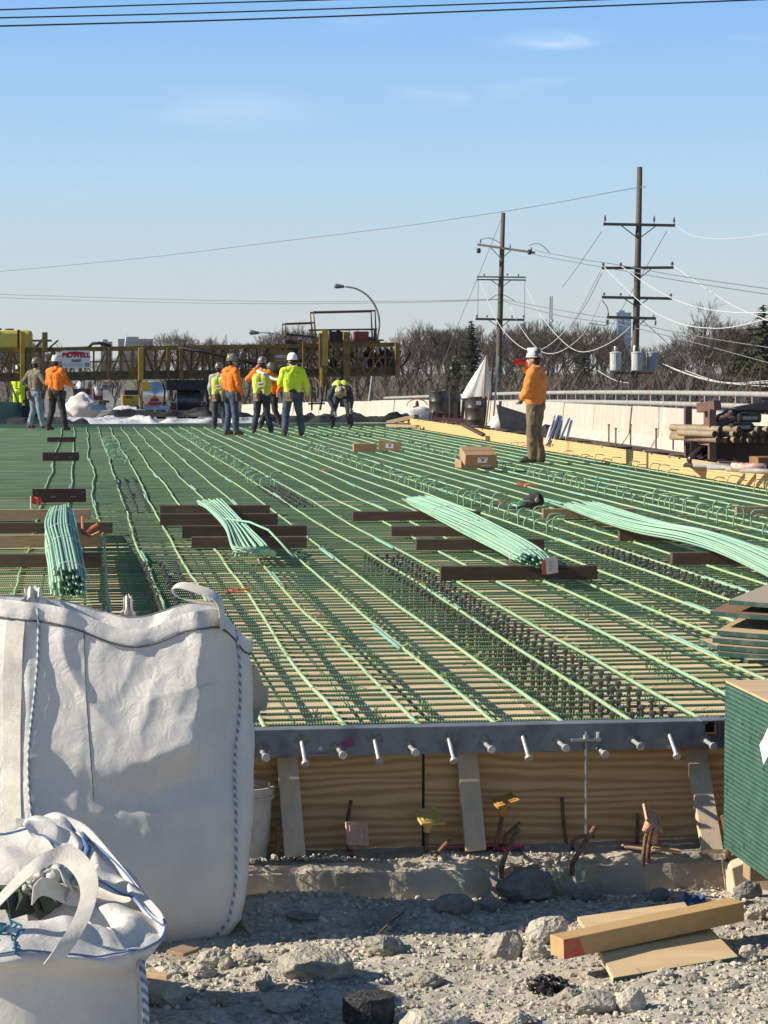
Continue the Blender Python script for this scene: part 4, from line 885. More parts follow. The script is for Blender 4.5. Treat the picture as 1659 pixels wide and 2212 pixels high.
wt = MB().prism([A.lerp(B, .25), B, B.lerp(A, .05)+hh*.85, A.lerp(B, .75)+hh*1.05, A.lerp(B, .2)+hh*.95], (0, 1, .1), .003).build('white_tag', mat('pinkish_tag', (.62, .52, .50), (.55, .46, .45), 14, .6), r)
b = MB()
for i in range(5): b.bar(A.lerp(B, .40)+hh*(.2+i*.13)+V((0, -.002, 0)), A.lerp(B, .60+.05*(i % 3))+hh*(.2+i*.13)+V((0, -.002, 0)), .0006, .004, up=(0, 0, 1))
b.build('tag_print', M['cord'], wt)
q = [at_z(1245, 1086, .15), at_z(1310, 1110, .17), at_z(1400, 1138, .19), at_z(1500, 1158, .18), at_z(1590, 1186, .15), at_z(1690, 1232, .10), at_z(1790, 1285, .05)]
r = bundle([(q[0], .20, .02), (q[1], .19, .03), (q[2], .15, .045), (q[3], .14, .05), (q[4], .16, .04), (q[5], .18, .03), (q[6], .2, .02)], 38, 'long swept bundle of mint green bars leaving the frame at the right', seed=9, twist=.9, rad=.0082, loose=1.5)
q = [at_z(1172, 1080, .05), at_z(1225, 1098, .12), at_z(1290, 1122, .13), at_z(1360, 1140, .13)]
MB().tube([cr(q, i/20) for i in range(21)], .0105, 7).build('bar', M['bar_mint'], r, smooth=True)
# cardboard boxes
M['card'] = mat('cardboard', (.36, .23, .125), (.31, .195, .105), 4, .85, 0, .1, 20, var=.06)
def carton(x0, x1, yb, h, dp, rz, lab, z=.0, label_at=.55, tx=0, ty=0):
    a, b_ = at_z(x0, yb, z), at_z(x1, yb, z); w_ = (b_-a).length; c = (a+b_)/2+V((0, dp/2, h/2))
    r = empty('cardboard_box', c-V((0, 0, h/2)), lab, 'cardboard box', 'cardboard boxes on the mat'); r.rotation_euler = (tx, ty, rz)
    MB().box((0, 0, h/2), (w_, dp, h)).build('carton', M['card'], r, local=True, bevel=.004)
    MB().box((0, 0, h+.0008), (w_, .05, .001)).build('tape', mat('brown_tape', (.30, .19, .10), None, rough=.35), r, local=True)
    if label_at:
        l = MB().box((w_*(label_at-.5), -dp/2-.0012, h*.5), (.15, .002, h*.5)).build('paper_label', M['white'], r, local=True)
        MB().box((w_*(label_at-.5), -dp/2-.0026, h*.5), (.035, .0008, .035)).box((w_*(label_at-.5), -dp/2-.0026, h*.66), (.09, .0008, .008)).build('label_print', M['cord'], l, local=True)
    return r
carton(765, 815, 976, .15, .3, R(-3), 'plain brown box at the left of the farther pair', label_at=0)
carton(819, 868, 973, .17, .3, R(-9), 'brown box with a white label at the right of the farther pair', label_at=.5, ty=R(5))
carton(992, 1074, 1011, .12, .36, R(6), 'lower cardboard box of the nearer stack of two', label_at=.68)
carton(1001, 1071, 997, .17, .36, R(5), 'upper cardboard box of the nearer stack, white label on its front', z=.142, label_at=.55, tx=R(19))
# brown slotted steel pieces by the left bundle and a wire flag
M['brown'] = mat('dark_red_brown_steel', (.055, .022, .017), (.04, .018, .014), 6, .55)
for x0, x1, yb, h, lab in ((70, 186, 1086, .155, 'dark red brown slotted steel piece nearest the round bar bundle'), (92, 171, 996, .14, 'dark red brown steel piece in the middle of the row at the left'), (102, 163, 955, .10, 'dark red brown steel piece farthest back, by the worker in the orange hoodie')):
    a, b_ = at_z(x0, yb, 0), at_z(x1, yb, 0); w_ = b_.x-a.x; c = (a+b_)/2+V((0, .06, 0))
    r = empty('steel_bracket', c, lab, 'steel bracket', 'brown steel pieces in a row')
    MB().box(c+V((0, 0, h/2)), (w_, .012, h)).box(c+V((0, .05, .006)), (w_, .1, .012)).box(c+V((0, .05, h-.006)), (w_, .1, .012)).build('plate', M['brown'], r, bevel=.002)
    b = MB()
    for f in (-.12, .26): b.box(c+V((w_*f, -.0068, h*.42)), (.07, .002, .014))
    b.build('slot', mat('pale_slot', (.16, .12, .11), None), r)
    for f in (-.43, .43): MB().tube([c+V((w_*f, -.006, h*.75)), c+V((w_*f, -.02, h*.75))], .012, 6).build('bolt', M['stud'], r)
p = at_z(66, 1106, 0); r = empty('marker_flag', p, 'small red flag on a white wire stake left of the bar bundle', 'marker flag')
MB().tube([p, p+V((.005, 0, .17))], .006, 6).build('stake', M['white'], r)
MB().grid(lambda u, v: p+V((.005+u*.11, .01*math.sin(u*7), .17-v*.08-.02*u)), 8, 5).build('flag', mat('red_flag', (.6, .06, .05), (.5, .05, .05), 8, .7), r)
# black bag by the pale timber
p = at_z(1150, 1101, 0); r = empty('tool_bag', p, 'soft black tool bag slumped on the mat left of the swept bundle', 'tool bag')
b = MB().cap(p+V((-.03, .1, .07)), p+V((.06, .1, .09)), .07, .09, 14).cap(p+V((-.02, .1, .1)), p+V((-.0, .1, .155)), .04, .02, 10).cap(p+V((.05, .1, .12)), p+V((.085, .1, .17)), .05, .015, 10).build('bag_body', M['rubber'], r, smooth=True)
mo = b.modifiers.new('remesh', 'REMESH'); mo.mode = 'VOXEL'; mo.voxel_size = .012; mo.use_smooth_shade = True
MB().cap(p+V((.055, .03, .10)), p+V((.065, .05, .14)), .03, .018, 10).build('inner_lining', mat('grey_pink_lining', (.22, .18, .17), None), r, smooth=True)
MB().tube([p+V((-.19, .02, .01)), p+V((-.12, .03, .03)), p+V((-.03, .04, .05)), p+V((.0, .05, .12))], .016, 6).tube([p+V((-.2, .1, .01)), p+V((-.1, .1, .02)), p+V((0, .1, .04))], .014, 6).build('strap', M['black'], r)
for i, (x, y, s) in enumerate(((1080, 1085, .09), (1137, 1048, .12), (520, 1276, .05), (700, 1016, .07), (990, 1100, .06), (497, 1281, .04), (690, 1332, .03))):
    p = at_z(x, y, .01); o = MB().grid(lambda u, v: p+V(((u-.5)*s*2, (v-.5)*s, .01+nz3(u*4+i, v*4, i)*s*.4)), 10, 8).build('ribbon_scrap', mat('red_ribbon', (.62, .13, .07), (.5, .1, .08), 12, .7) if i == 0 else bpy.data.materials['red_ribbon'], smooth=True)
    tag(o, ['red ribbon scrap beside the black tool bag', 'largest red ribbon scrap, beyond the black tool bag', 'red ribbon scrap on the mat near the tall bag', 'tiny red scrap in the middle distance of the mat', 'red scrap on the far side of the tagged bundle', 'smallest red scrap beside the tall bag', 'red scrap under the bars in front of the splayed bundle'][i], 'ribbon scrap', 'red ribbon scraps on the mat')
# ------------------------------------------------------------------ kerb form, barrier, railing and the gear along the right edge
XK = 8.9
for i, (y0, y1) in enumerate(((9.6, 34.86), (35.0, 62))):
    o = MB().box((XK, (y0+y1)/2, .0), (.02, y1-y0, .40)).build('kerb_form', M['plykerb'])
    tag(o, ['yellow plywood kerb form along the right deck edge, the near length', 'yellow plywood kerb form beyond the dark joint, the far length'][i], 'kerb form', 'plywood kerb forms')
tag(MB().box((XK+.02, 34.93, .0), (.03, .14, .40)).build('joint_block', M['dun']), 'dark timber closing the joint between the kerb forms', 'timber')
rnd = random.Random(5); y = 22.0; n = 0
while y < 60:
    l = rnd.uniform(.25, .5); m = rnd.choice(('lum', 'dun', 'dunl'))
    o = MB().box((XK+.14+rnd.uniform(-.03, .05), y, .19+rnd.uniform(0, .015)), (.28, rnd.uniform(.05, .10), .04), (0, rnd.uniform(-.05, .05), rnd.uniform(-.2, .2))).build('wood_cleat', M[m], bevel=.003)
    tag(o, 'short timber cleat nailed across the top of the plywood kerb form', 'cleat', 'cleats along the kerb form'); y += rnd.uniform(.5, 1.1); n += 1
o = MB().box((9.75, 36, .02), (1.55, 53, .10)).build('walkway_planks', M['dun']); tag(o, 'dark plank walkway between the kerb form and the concrete barrier', 'walkway')
def outline(x, s=1):                                # jersey barrier section, foot towards -X
    return [(-.30, 0), (-.30, .08), (-.13, .33), (-.08, .86), (.08, .86), (.13, .33), (.30, .08), (.30, 0)]
M['barr'] = mat('pale_barrier_concrete', (.46, .435, .375), (.36, .34, .295), 3, .9, 0, .25, 30, st=(1, 1, .45), c3=(.57, .54, .47), ns3=3, var=.05)
XB = 10.75; y = 28.0; i = 0
while y < 150:
    L_ = 3.05; z = zc(y+1.5)-.05; rz = rnd.uniform(-.006, .006)
    o = MB().prism([(a, 0, h) for a, h in outline(0)], (0, 1, 0), L_-.02).build('concrete_barrier', M['barr'], origin=(0, 0, 0), bevel=.012)
    o.location = (XB+rnd.uniform(-.02, .02), y, z+rnd.uniform(-.012, .012)); o.rotation_euler = (math.atan2(zc(y+3)-zc(y), 3), 0, rz)
    k = min(i, 11)
    tag(o, ['pale concrete barrier length behind the pipe rack', 'pale concrete barrier length just left of the pipe rack', 'stained concrete barrier length second to the left of the pipe rack', 'concrete barrier length right of the pile of grey tubes',
            'concrete barrier length behind the pile of grey tubes', 'concrete barrier length hidden in part by the man in orange-tan', 'concrete barrier length left of the man in orange-tan', 'concrete barrier length behind the dark drums', 'barrier length left of the drums',
            'barrier length behind the bending worker', 'barrier length left of the bending worker', 'far pale concrete barrier length receding behind the workers'][k], 'concrete barrier', 'concrete barrier lengths'); y += L_; i += 1
# pipe railing on the far parapet
XP = 14.6; pw = MB(); ys = [20+i*3 for i in range(50)]
pw.add([V((x, y, zc(y)+z)) for y in ys for x, z in ((XP-.15, -.06), (XP-.15, .40), (XP+.15, .40), (XP+.15, -.06))],
       [(4*i+k, 4*i+k+1, 4*i+k+5, 4*i+k+4) for i in range(len(ys)-1) for k in range(3)])
tag(pw.build('parapet_wall', M['barr']), 'low concrete parapet carrying the pipe railing on the far side', 'parapet')
rl = empty('pipe_railing', (XP, 40, .4), 'grey two pipe railing with square posts running along the far parapet', 'pipe railing')
M['rail'] = mat('grey_rail_paint', (.33, .33, .305), (.26, .26, .24), 5, .6)
ys = [20+i*1.5 for i in range(60)]
for h in (1.0, .73): MB().tube([(XP, y, zc(y)+h) for y in ys], .062, 10).build('rail_pipe', M['rail'], rl, smooth=True)
pm = None; y = 24
while y < 100:
    if pm is None: pm = MB().box((0, 0, .3), (.10, .035, .62)).box((-.04, 0, .3), (.02, .06, .62)).build('post', M['rail'], rl, local=True); o = pm
    else: o = pm.copy(); COL.objects.link(o); o.parent = rl
    o.location = (.03, y-40, zc(y)+.0); y += 1.27
# steel drums, one holding a raised white bag
M['drum'] = mat('black_drum_paint', (.022, .022, .024), (.05, .047, .045), 4, .4)
M['drumb'] = mat('brown_black_drum', (.06, .05, .045), (.03, .026, .024), 3, .4, c3=(.11, .10, .095), ns3=2)
def drum(x, yb, d_, m, lab):
    p = at_d(x, yb, d_); r = empty('steel_drum', p, lab, 'steel drum', 'dark steel drums by the barrier')
    MB().lathe([(.285, 0), (.292, .01), (.285, .03), (.285, .27), (.297, .29), (.285, .31), (.285, .57), (.297, .59), (.285, .61), (.285, .85), (.293, .87), (.28, .88), (.275, .86), (.0, .855)], p, 24).build('shell', M[m], r, smooth=True); return p
drum(949, 914, 62, 'drum', 'black steel drum on the left of the pair'); drum(973, 915, 63.5, 'drum', 'black steel drum half hidden behind its black neighbour')
p = drum(1028, 931, 58, 'drumb', 'large scuffed brown black steel drum with a white bag rising from it')
MB().box(p+V((.02, -.29, .72)), (.12, .012, .10), (0, 0, 0)).build('paper_label', M['white'], [x for x in COL.objects if x.name.startswith('steel_drum')][-1])
def cone(u, v):
    a = u*6.2832; w_ = .33*(1-v**1.15)+.02; lean = .27*v
    return p+V((w_*math.cos(a)*(1+.18*math.sin(a*4+v*5))+lean, w_*.6*math.sin(a)*(1+.15*math.cos(a*5)), .84+1.05*v))
o = MB().grid(cone, 40, 24, closed=True).build('white_sack', M['bag'], smooth=True); tag(o, 'white sack pulled up to a point out of the large drum', 'sack')
for x0, yt, x1, yb, d_, lab, m, rr_ in ((1051, 768, 1045, 860, 57, 'pale wooden post standing behind the white sack', 'lum', .05), (1077, 770, 1066, 905, 58, 'thin leaning grey pole right of the white sack', 'steel', .04), (1066, 768, 1060, 866, 59.5, 'dark upright post between the sack and the leaning pole', 'dun', .055), (1058, 845, 1049, 922, 57.5, 'pale lath leaning beside the large drum', 'lum', .04)):
    o = MB().bar(at_d(x1, yb, d_), at_d(x0, yt, d_), rr_, rr_, up=(0, 1, 0)).build('leaning_post', M[m], bevel=.004); tag(o, lab, 'post', 'posts around the drums')
# odds and ends on the walkway
def item(fn, name, m, lab, cat, group=None, **k): o = fn.build(name, m, **k); tag(o, lab, cat, group); return o
M['yelp'] = mat('yellow_cloth', (.60, .45, .08), (.55, .42, .2), 9, .7)
A, B = at_d(1069, 928, 54), at_d(1093, 895, 55)
item(MB().bar(A, B, .12, .05), 'safety_board', M['yelp'], 'yellow board leaning against the barrier left of the man', 'board')
c = at_d(1112, 934, 50); item(MB().prism([c+V((-.30, 0, 0)), c+V((.42, 0, 0)), c+V((.42, 0, .36)), c+V((-.42, 0, .62))], (.1, 1, 0), .02), 'grey_sheet', mat('grey_panel', (.20, .185, .17), (.14, .13, .12), 5, .8), 'grey sheet panel propped behind the man in orange-tan', 'panel')
c = at_d(1088, 936, 51); item(rock_mesh(3, .32, .2, .26), 'plastic_sheet', M['bagthin'], 'crumpled white plastic sheet before the barrier left of the man', 'plastic sheet', smooth=True, origin=(0, 0, 0)).location = c+V((0, 0, .2))
c = at_d(905, 906, 64); item(rock_mesh(13, .62, .3, .26), 'plastic_sheet', M['bagthin'], 'white plastic heap left of the black drums', 'plastic sheet', smooth=True, origin=(0, 0, 0)).location = c+V((0, 0, .1))
c = at_d(901, 885, 64.5); r = empty('small_tool', c, 'small dark and red power tool on the white plastic heap', 'power tool')
MB().cap(c, c+V((0, 0, .22)), .07, .04).build('motor', M['black'], r, smooth=True); MB().tube([c+V((-.3*math.cos(a), 0, .1+.2*math.sin(a))) for a in [i*.3 for i in range(11)]], .014, 5).build('hose', mat('orange_hose', (.5, .14, .04), None), r)
MB().box(c+V((-.06, -.06, .02)), (.14, .08, .16)).build('housing', mat('red_housing', (.5, .06, .03), None), r, bevel=.01)
for i, (x0, y0, x1, y1, d_, w_, h_, m, lab) in enumerate(((840, 913, 900, 899, 62, .25, .10, 'dunl', 'brown timber lying left of the drums, near the bending worker'), (838, 919, 902, 921, 60, .2, .07, 'lum', 'pale board at the corner of the mat left of the kerb form'),
      (955, 913, 1008, 923, 57, .2, .12, 'dun', 'dark brown timber in front of the black drums'), (1000, 917, 1045, 940, 50, .1, .07, 'dun', 'dark plank at the foot of the large drum'))):
    item(MB().bar(at_d(x0, y0, d_), at_d(x1, y1, d_-.5), w_, h_), 'timber', M[m], lab, 'timber', 'timbers by the drums', bevel=.006)
c = at_d(975, 908, 59); r = empty('steel_frame_piece', c, 'small dark red steel frame lying in front of the black drums', 'steel frame')
MB().bar(c+V((-.5, 0, .02)), c+V((.5, -.3, .0)), .12, .1).bar(c+V((-.5, 0, .02)), c+V((-.45, 0, .25)), .05, .05).bar(c+V((-.2, -.1, .0)), c+V((-.2, 0, .2)), .05, .05).bar(c+V((-.48, 0, .24)), c+V((-.2, -.05, .2)), .05, .05).build('frame', mat('maroon_steel', (.16, .05, .055), (.12, .04, .045), 6, .6), r)
# pile of grey tubes against the barrier
rnd = random.Random(12)
for i in range(15):
    x = rnd.uniform(1178, 1222); p = at_d(x, 958+rnd.uniform(-6, 4), 43.4+rnd.uniform(-.6, .4)); q = at_d(x+rnd.uniform(8, 24), rnd.uniform(898, 915), 44.6); 
    o = MB().tube([p, q], rnd.uniform(.018, .032), 7).build('grey_tube', M['steel' if i % 4 else 'white'], smooth=True); tag(o, 'thin grey tube leaning in the pile against the barrier', 'tube', 'pile of grey tubes by the barrier')
c = at_d(1182, 944, 44); item(rock_mesh(21, .22, .2, .24), 'black_plastic', M['rubber'], 'black plastic bundle left of the grey tubes', 'plastic bundle', smooth=True, origin=(0, 0, 0)).location = c
# anchor rods in front of the barrier
for x, yt, yb in ((1315, 916, 957), (1330, 924, 962), (1362, 916, 964), (1417, 925, 970), (1454, 930, 972)):
    p = at_x(x, yb, 9.15); q = at_x(x, yt, 9.15); q.x = p.x; q.y = p.y
    o = MB().tube([p, q], .014, 6).tube([q-V((0, 0, .03)), q], .022, 8).build('anchor_rod', M['rust']); tag(o, {1315: 'dark anchor rod farthest left before the barrier', 1330: 'second anchor rod from the left, shorter than its neighbours', 1362: 'tall middle anchor rod before the barrier', 1417: 'anchor rod second nearest the pipe rack', 1454: 'short anchor rod nearest the pipe rack'}[x], 'anchor rod', 'anchor rods before the barrier')
# brown steel rack with tubes and black cases
D_ = 33.0
def rk(x, y, dd=0): return at_d(x, y, D_+dd)
M['rackm'] = mat('brown_rack_steel', (.13, .075, .06), (.085, .05, .042), 5, .6)
r = empty('pipe_rack', rk(1560, 997), 'brown steel rack standing by the kerb form, loaded with tubes and black cases', 'rack')
for a_ in ((1486, 996, 878, .9), (1538, 1000, 884, 0), (1700, 1006, 884, 0), (1690, 1000, 884, .9)): MB().bar(rk(a_[0], a_[1], a_[3]), rk(a_[0], a_[2], a_[3]), .10, .10, up=(0, 1, 0)).build('upright', M['rackm'], r)
MB().bar(rk(1484, 944, .85), rk(1538, 950, -.02), .08, .17).build('side_rail', mat('dusty_rose_steel', (.20, .12, .105), None, rough=.7), r)
MB().bar(rk(1512, 881, .4), rk(1550, 875, -.05), .12, .14).build('top_plate', M['rackm'], r)
MB().prism([rk(1521, 890, .45), rk(1521, 935, .45), rk(1538, 940, .1), rk(1538, 890, .1)], (0, 1, 0), .03).build('end_board', mat('dark_board', (.16, .095, .05), (.12, .07, .04), 6, .8), r)
MB().prism([rk(1544, 948), rk(1720, 956), rk(1720, 1006), rk(1544, 1000)], (0, 1, 0), .9).build('dark_bin', mat('dark_brown_bin', (.03, .018, .014), (.045, .024, .018), 5, .7), r)
MB().prism([rk(1492, 948, .4), rk(1534, 951, .4), rk(1534, 1000, .4), rk(1492, 997, .4)], (0, 1, 0), .03).build('back_sheet', M['black'], r)
MB().bar(rk(1478, 1004, -.1), rk(1570, 1008, -.2), .9, .03).build('foot', M['rackm'], r)
M['tube'] = mat('tan_cardboard_tube', (.30, .235, .155), (.22, .17, .11), 6, .7, var=.25)
rnd = random.Random(31); k = 0
for row, (yy, xs_) in enumerate(((950, (1552, 1575, 1590, 1606, 1622, 1638, 1655, 1672)), (938, (1544, 1568, 1588, 1604, 1630, 1650, 1668)), (928, (1556, 1578, 1596, 1612, 1640, 1660)))):
    for x in xs_:
        e = rk(x, yy, -.15+rnd.uniform(-.1, .12)); L_ = rnd.uniform(1.5, 2.2); dx = V((-.28-.1*row, .95, .005))
        o = MB().tube([e, e+dx*L_*.55], .05, 12, cap=False).build('cardboard_tube', M['tube'], smooth=True)
        e2 = e+V((0, .004, 0)); tag(o, 'open ended tan tube lying in the heap on the rack', 'tube', 'tan tubes heaped on the rack')
        MB().lathe([(.044, 0), (.044, .004)], e+dx*.02, 12, dx.to_track_quat('Z', 'Y').to_matrix()).build('dark_bore', M['black'], o, local=False)
        bo = o.children[0]; bo.location = (0, 0, 0); bo.matrix_parent_inverse = Matrix.Translation(-o.location); bo.data.transform(Matrix.Translation(V(o.location)))
for x0, x1, yy, lab in ((1458, 1548, 930, 'long tan tube poking out left of the rack, top one'), (1454, 1546, 938, 'long tan tube poking out left of the rack, middle one'), (1451, 1540, 945, 'long tan tube poking out left of the rack, lowest one'), (1497, 1600, 927, 'thick tan tube lying along the top of the heap')):
    o = MB().tube([rk(x0, yy-2, 1.0), rk(x1, yy+2, -.1)], .05, 12).build('cardboard_tube', M['tube'], smooth=True); tag(o, lab, 'tube', 'tan tubes poking out of the rack')
M['case'] = mat('black_case', (.018, .018, .019), (.028, .028, .03), 6, .45)
def case(x0, x1, yt, yb, lab, dd=-.2, m='case', strap=True, lbl=True):
    a, b_ = rk(x0, yb, dd), rk(x1, yb, dd); w_ = (b_-a).length; h = (yb-yt)/FPX*D_; c = (a+b_)/2+V((0, .3, h/2))
    r = empty('equipment_case', c-V((0, 0, h/2)), lab, 'case', 'black cases on the rack')
    MB().box(c, (w_, .55, h)).build('shell', M[m], r, bevel=.03); 
    if strap: MB().tube([c+V((-w_*.4, -.27, h*.5)), c+V((-w_*.2, -.29, h*.58)), c+V((w_*.2, -.29, h*.58)), c+V((w_*.4, -.27, h*.45))], .016, 6).build('handle', M['black'], r)
    if lbl:
        l = MB().box(c+V((0, -.277, 0)), (.22, .004, .045)).build('name_plate', mat('grey_name_plate', (.30, .30, .30), (.16, .16, .16), 60, .5), r)
case(1580, 1632, 930-15, 931, 'lower black case on the rack with a grey name plate'); case(1595, 1648, 893, 913, 'upper black case on the rack with a grey name plate', -.1)
case(1545, 1582, 909, 928, 'black and grey padded bag at the left end of the cases', -.05, 'case', False, False)
c = rk(1635, 884, -.1); item(MB().cap(c+V((-.25, .2, -.02)), c+V((.2, .2, .03)), .06, .09), 'soft_bag', M['case'], 'soft black bag on top of the upper case', 'bag', smooth=True)
c = rk(1575, 900, .1); item(rock_mesh(9, .22, .2, .12), 'camouflage_cloth', mat('red_black_cloth', (.20, .09, .09), (.03, .025, .028), 9, .8, lo=.48, hi=.52), 'red and black patterned cloth bundle on the cases', 'cloth bundle', smooth=True, origin=(0, 0, 0)).location = c
c = rk(1512, 975, .3); item(MB().cap(c+V((-.12, 0, -.12)), c+V((.12, .1, .1)), .08, .05).cap(c+V((-.1, 0, -.14)), c+V((.14, 0, -.06)), .03, .03), 'plastic_bundle', mat('black_white_plastic', (.02, .02, .02), (.6, .6, .6), 5, .35, lo=.56, hi=.6), 'shiny black and white plastic bundle stuffed into the rack', 'plastic bundle', smooth=True)
p = at_d(1642, 1004, 30); item(MB().box(p+V((.22, .2, .0)), (.5, .4, .2)), 'wooden_crate', mat('orange_brown_board', (.25, .12, .045), (.2, .09, .035), 6, .8), 'orange brown wooden box at the right edge on the kerb form', 'box', bevel=.006)
p = at_d(1652, 1009, 29.4); item(MB().tube([p+V((-.35, .3, 0)), p], .05, 12), 'capped_pipe', mat('red_white_pipe', (.45, .10, .08), (.6, .55, .5), 9, .5), 'short red and white pipe end lying on the kerb form at the right edge', 'pipe', smooth=True)
for i, (x, y, dd) in enumerate(((1500, 1004, 31), (1530, 1009, 30.5), (1570, 1013, 30), (1600, 1016, 29.6))):
    p = at_d(x, y, dd); item(MB().tube([p, p+V((.35, -.5, 0))], .035, 8), 'grey_conduit', M['rail'], ['grey conduit length on the kerb form, leftmost of four', 'grey conduit length, second from the left on the kerb form', 'grey conduit length, third from the left on the kerb form', 'grey conduit length nearest the orange brown box'][i], 'conduit', 'conduits on the kerb form', smooth=True)
# ------------------------------------------------------------------ workers
SK = mat('skin', (.42, .24, .165), (.36, .19, .13), 8, .55)
HAIR = mat('dark_hair', (.02, .015, .012), None, rough=.7)
def fab(n, c, c2, b=.5): return mat(n, c, c2, 7, .85, 0, b, 16)
F = dict(orange=fab('orange_hoodie', (.78, .20, .015), (.62, .14, .012)), tan=fab('orange_tan_hoodie', (.68, .255, .05), (.55, .195, .035)), lime=fab('lime_fabric', (.56, .78, .035), (.48, .66, .04)),
  vest=fab('faded_lime_vest', (.56, .62, .10), (.46, .52, .09)), jeans=fab('blue_jeans', (.055, .085, .14), (.03, .05, .09)), pale=fab('pale_jeans', (.19, .27, .34), (.13, .19, .26)), black=fab('black_trousers', (.014, .014, .018), (.024, .024, .03)),
  khaki=fab('khaki_trousers', (.17, .13, .085), (.11, .085, .055)), grey=fab('grey_brown_jacket', (.16, .14, .105), (.11, .095, .07)), lgrey=fab('pale_grey_shirt', (.40, .40, .38), (.3, .3, .29)), navy=fab('navy_jacket', (.02, .03, .045), (.035, .05, .07)), dj=fab('dark_jeans', (.03, .04, .065), (.02, .027, .045)))
BOOT = mat('brown_boot', (.10, .055, .035), (.07, .04, .028), 9, .7); BBOOT = mat('black_boot', (.02, .018, .017), (.035, .03, .027), 9, .6)
HAT = mat('scuffed_white_hard_hat', (.66, .65, .62), (.10, .09, .085), 9, .35, lo=.53, hi=.56); HATW = mat('white_hard_hat', (.75, .75, .73), (.68, .68, .66), 5, .35); HATB = mat('brown_hard_hat', (.30, .26, .22), (.07, .06, .055), 8, .35)
BELT = mat('dark_belt', (.03, .022, .018), (.06, .04, .03), 8, .6); POUCH = mat('tan_leather_pouch', (.24, .17, .10), (.14, .10, .07), 7, .75); BAND = mat('silver_band', (.50, .52, .52), None, rough=.35); GLOVE = mat('grey_glove', (.10, .10, .10), (.2, .2, .19), 9, .8)
foldtex = bpy.data.textures.new('cloth_folds', 'CLOUDS'); foldtex.noise_scale = .11; foldtex.noise_depth = 2
def rem(o, vx, fold=0, smooth=6):
    m = o.modifiers.new('remesh', 'REMESH'); m.mode = 'VOXEL'; m.voxel_size = vx; m.use_smooth_shade = True
    s = o.modifiers.new('smooth', 'SMOOTH'); s.factor = .5; s.iterations = smooth
    if fold:
        d = o.modifiers.new('folds', 'DISPLACE'); d.texture = foldtex; d.strength = fold; d.mid_level = .5; d.texture_coords = 'LOCAL'
DEF = dict(pelvis=(0, 0, .95), waist=(0, .0, 1.08), chest=(0, -.01, 1.31), neck=(0, .01, 1.50), head=(0, .035, 1.635),
  shL=(-.185, -.01, 1.425), shR=(.185, -.01, 1.425), elL=(-.25, -.03, 1.15), elR=(.25, -.03, 1.15), wrL=(-.255, .06, .91), wrR=(.255, .06, .91),
  hipL=(-.095, 0, .93), hipR=(.095, 0, .93), knL=(-.12, .02, .50), knR=(.12, .02, .50), anL=(-.14, -.02, .09), anR=(.14, -.02, .09), hdL=(0, .1, -1), hdR=(0, .1, -1), yaw=0, pitch=0)
def hand_(b, w, d, side, curl=.5, g=1.0):
    d = V(d).normalized(); lat = d.cross(V((0, 1, .2))).normalized(); nrm = lat.cross(d).normalized()
    if side < 0: lat = -lat; 
    pal = w+d*.05; b.cap(w-d*.01, w+d*.085, .026*g, .031*g, 8).cap(pal+lat*.02, pal+lat*.022+d*.04, .016*g, .016*g, 7).cap(pal-lat*.02, pal-lat*.022+d*.035, .016*g, .016*g, 7)
    for i, ln in enumerate((.068, .078, .072, .056)):
        a = w+d*.09+lat*(.027-.018*i); e1 = a+(d*math.cos(curl*.5)+nrm*math.sin(curl*.5))*ln*.55; e2 = e1+(d*math.cos(curl*1.5)+nrm*math.sin(curl*1.5))*ln*.5
        b.cap(a, e1, .0095*g, .009*g, 6).cap(e1, e2, .009*g, .0075*g, 6)
    a = w+d*.03+lat*.03; e1 = a+(lat*.6+d*.7+nrm*.35).normalized()*.045; e2 = e1+(d*.85+nrm*.4).normalized()*.035
    b.cap(a, e1, .012*g, .0105*g, 6).cap(e1, e2, .0105*g, .0085*g, 6)
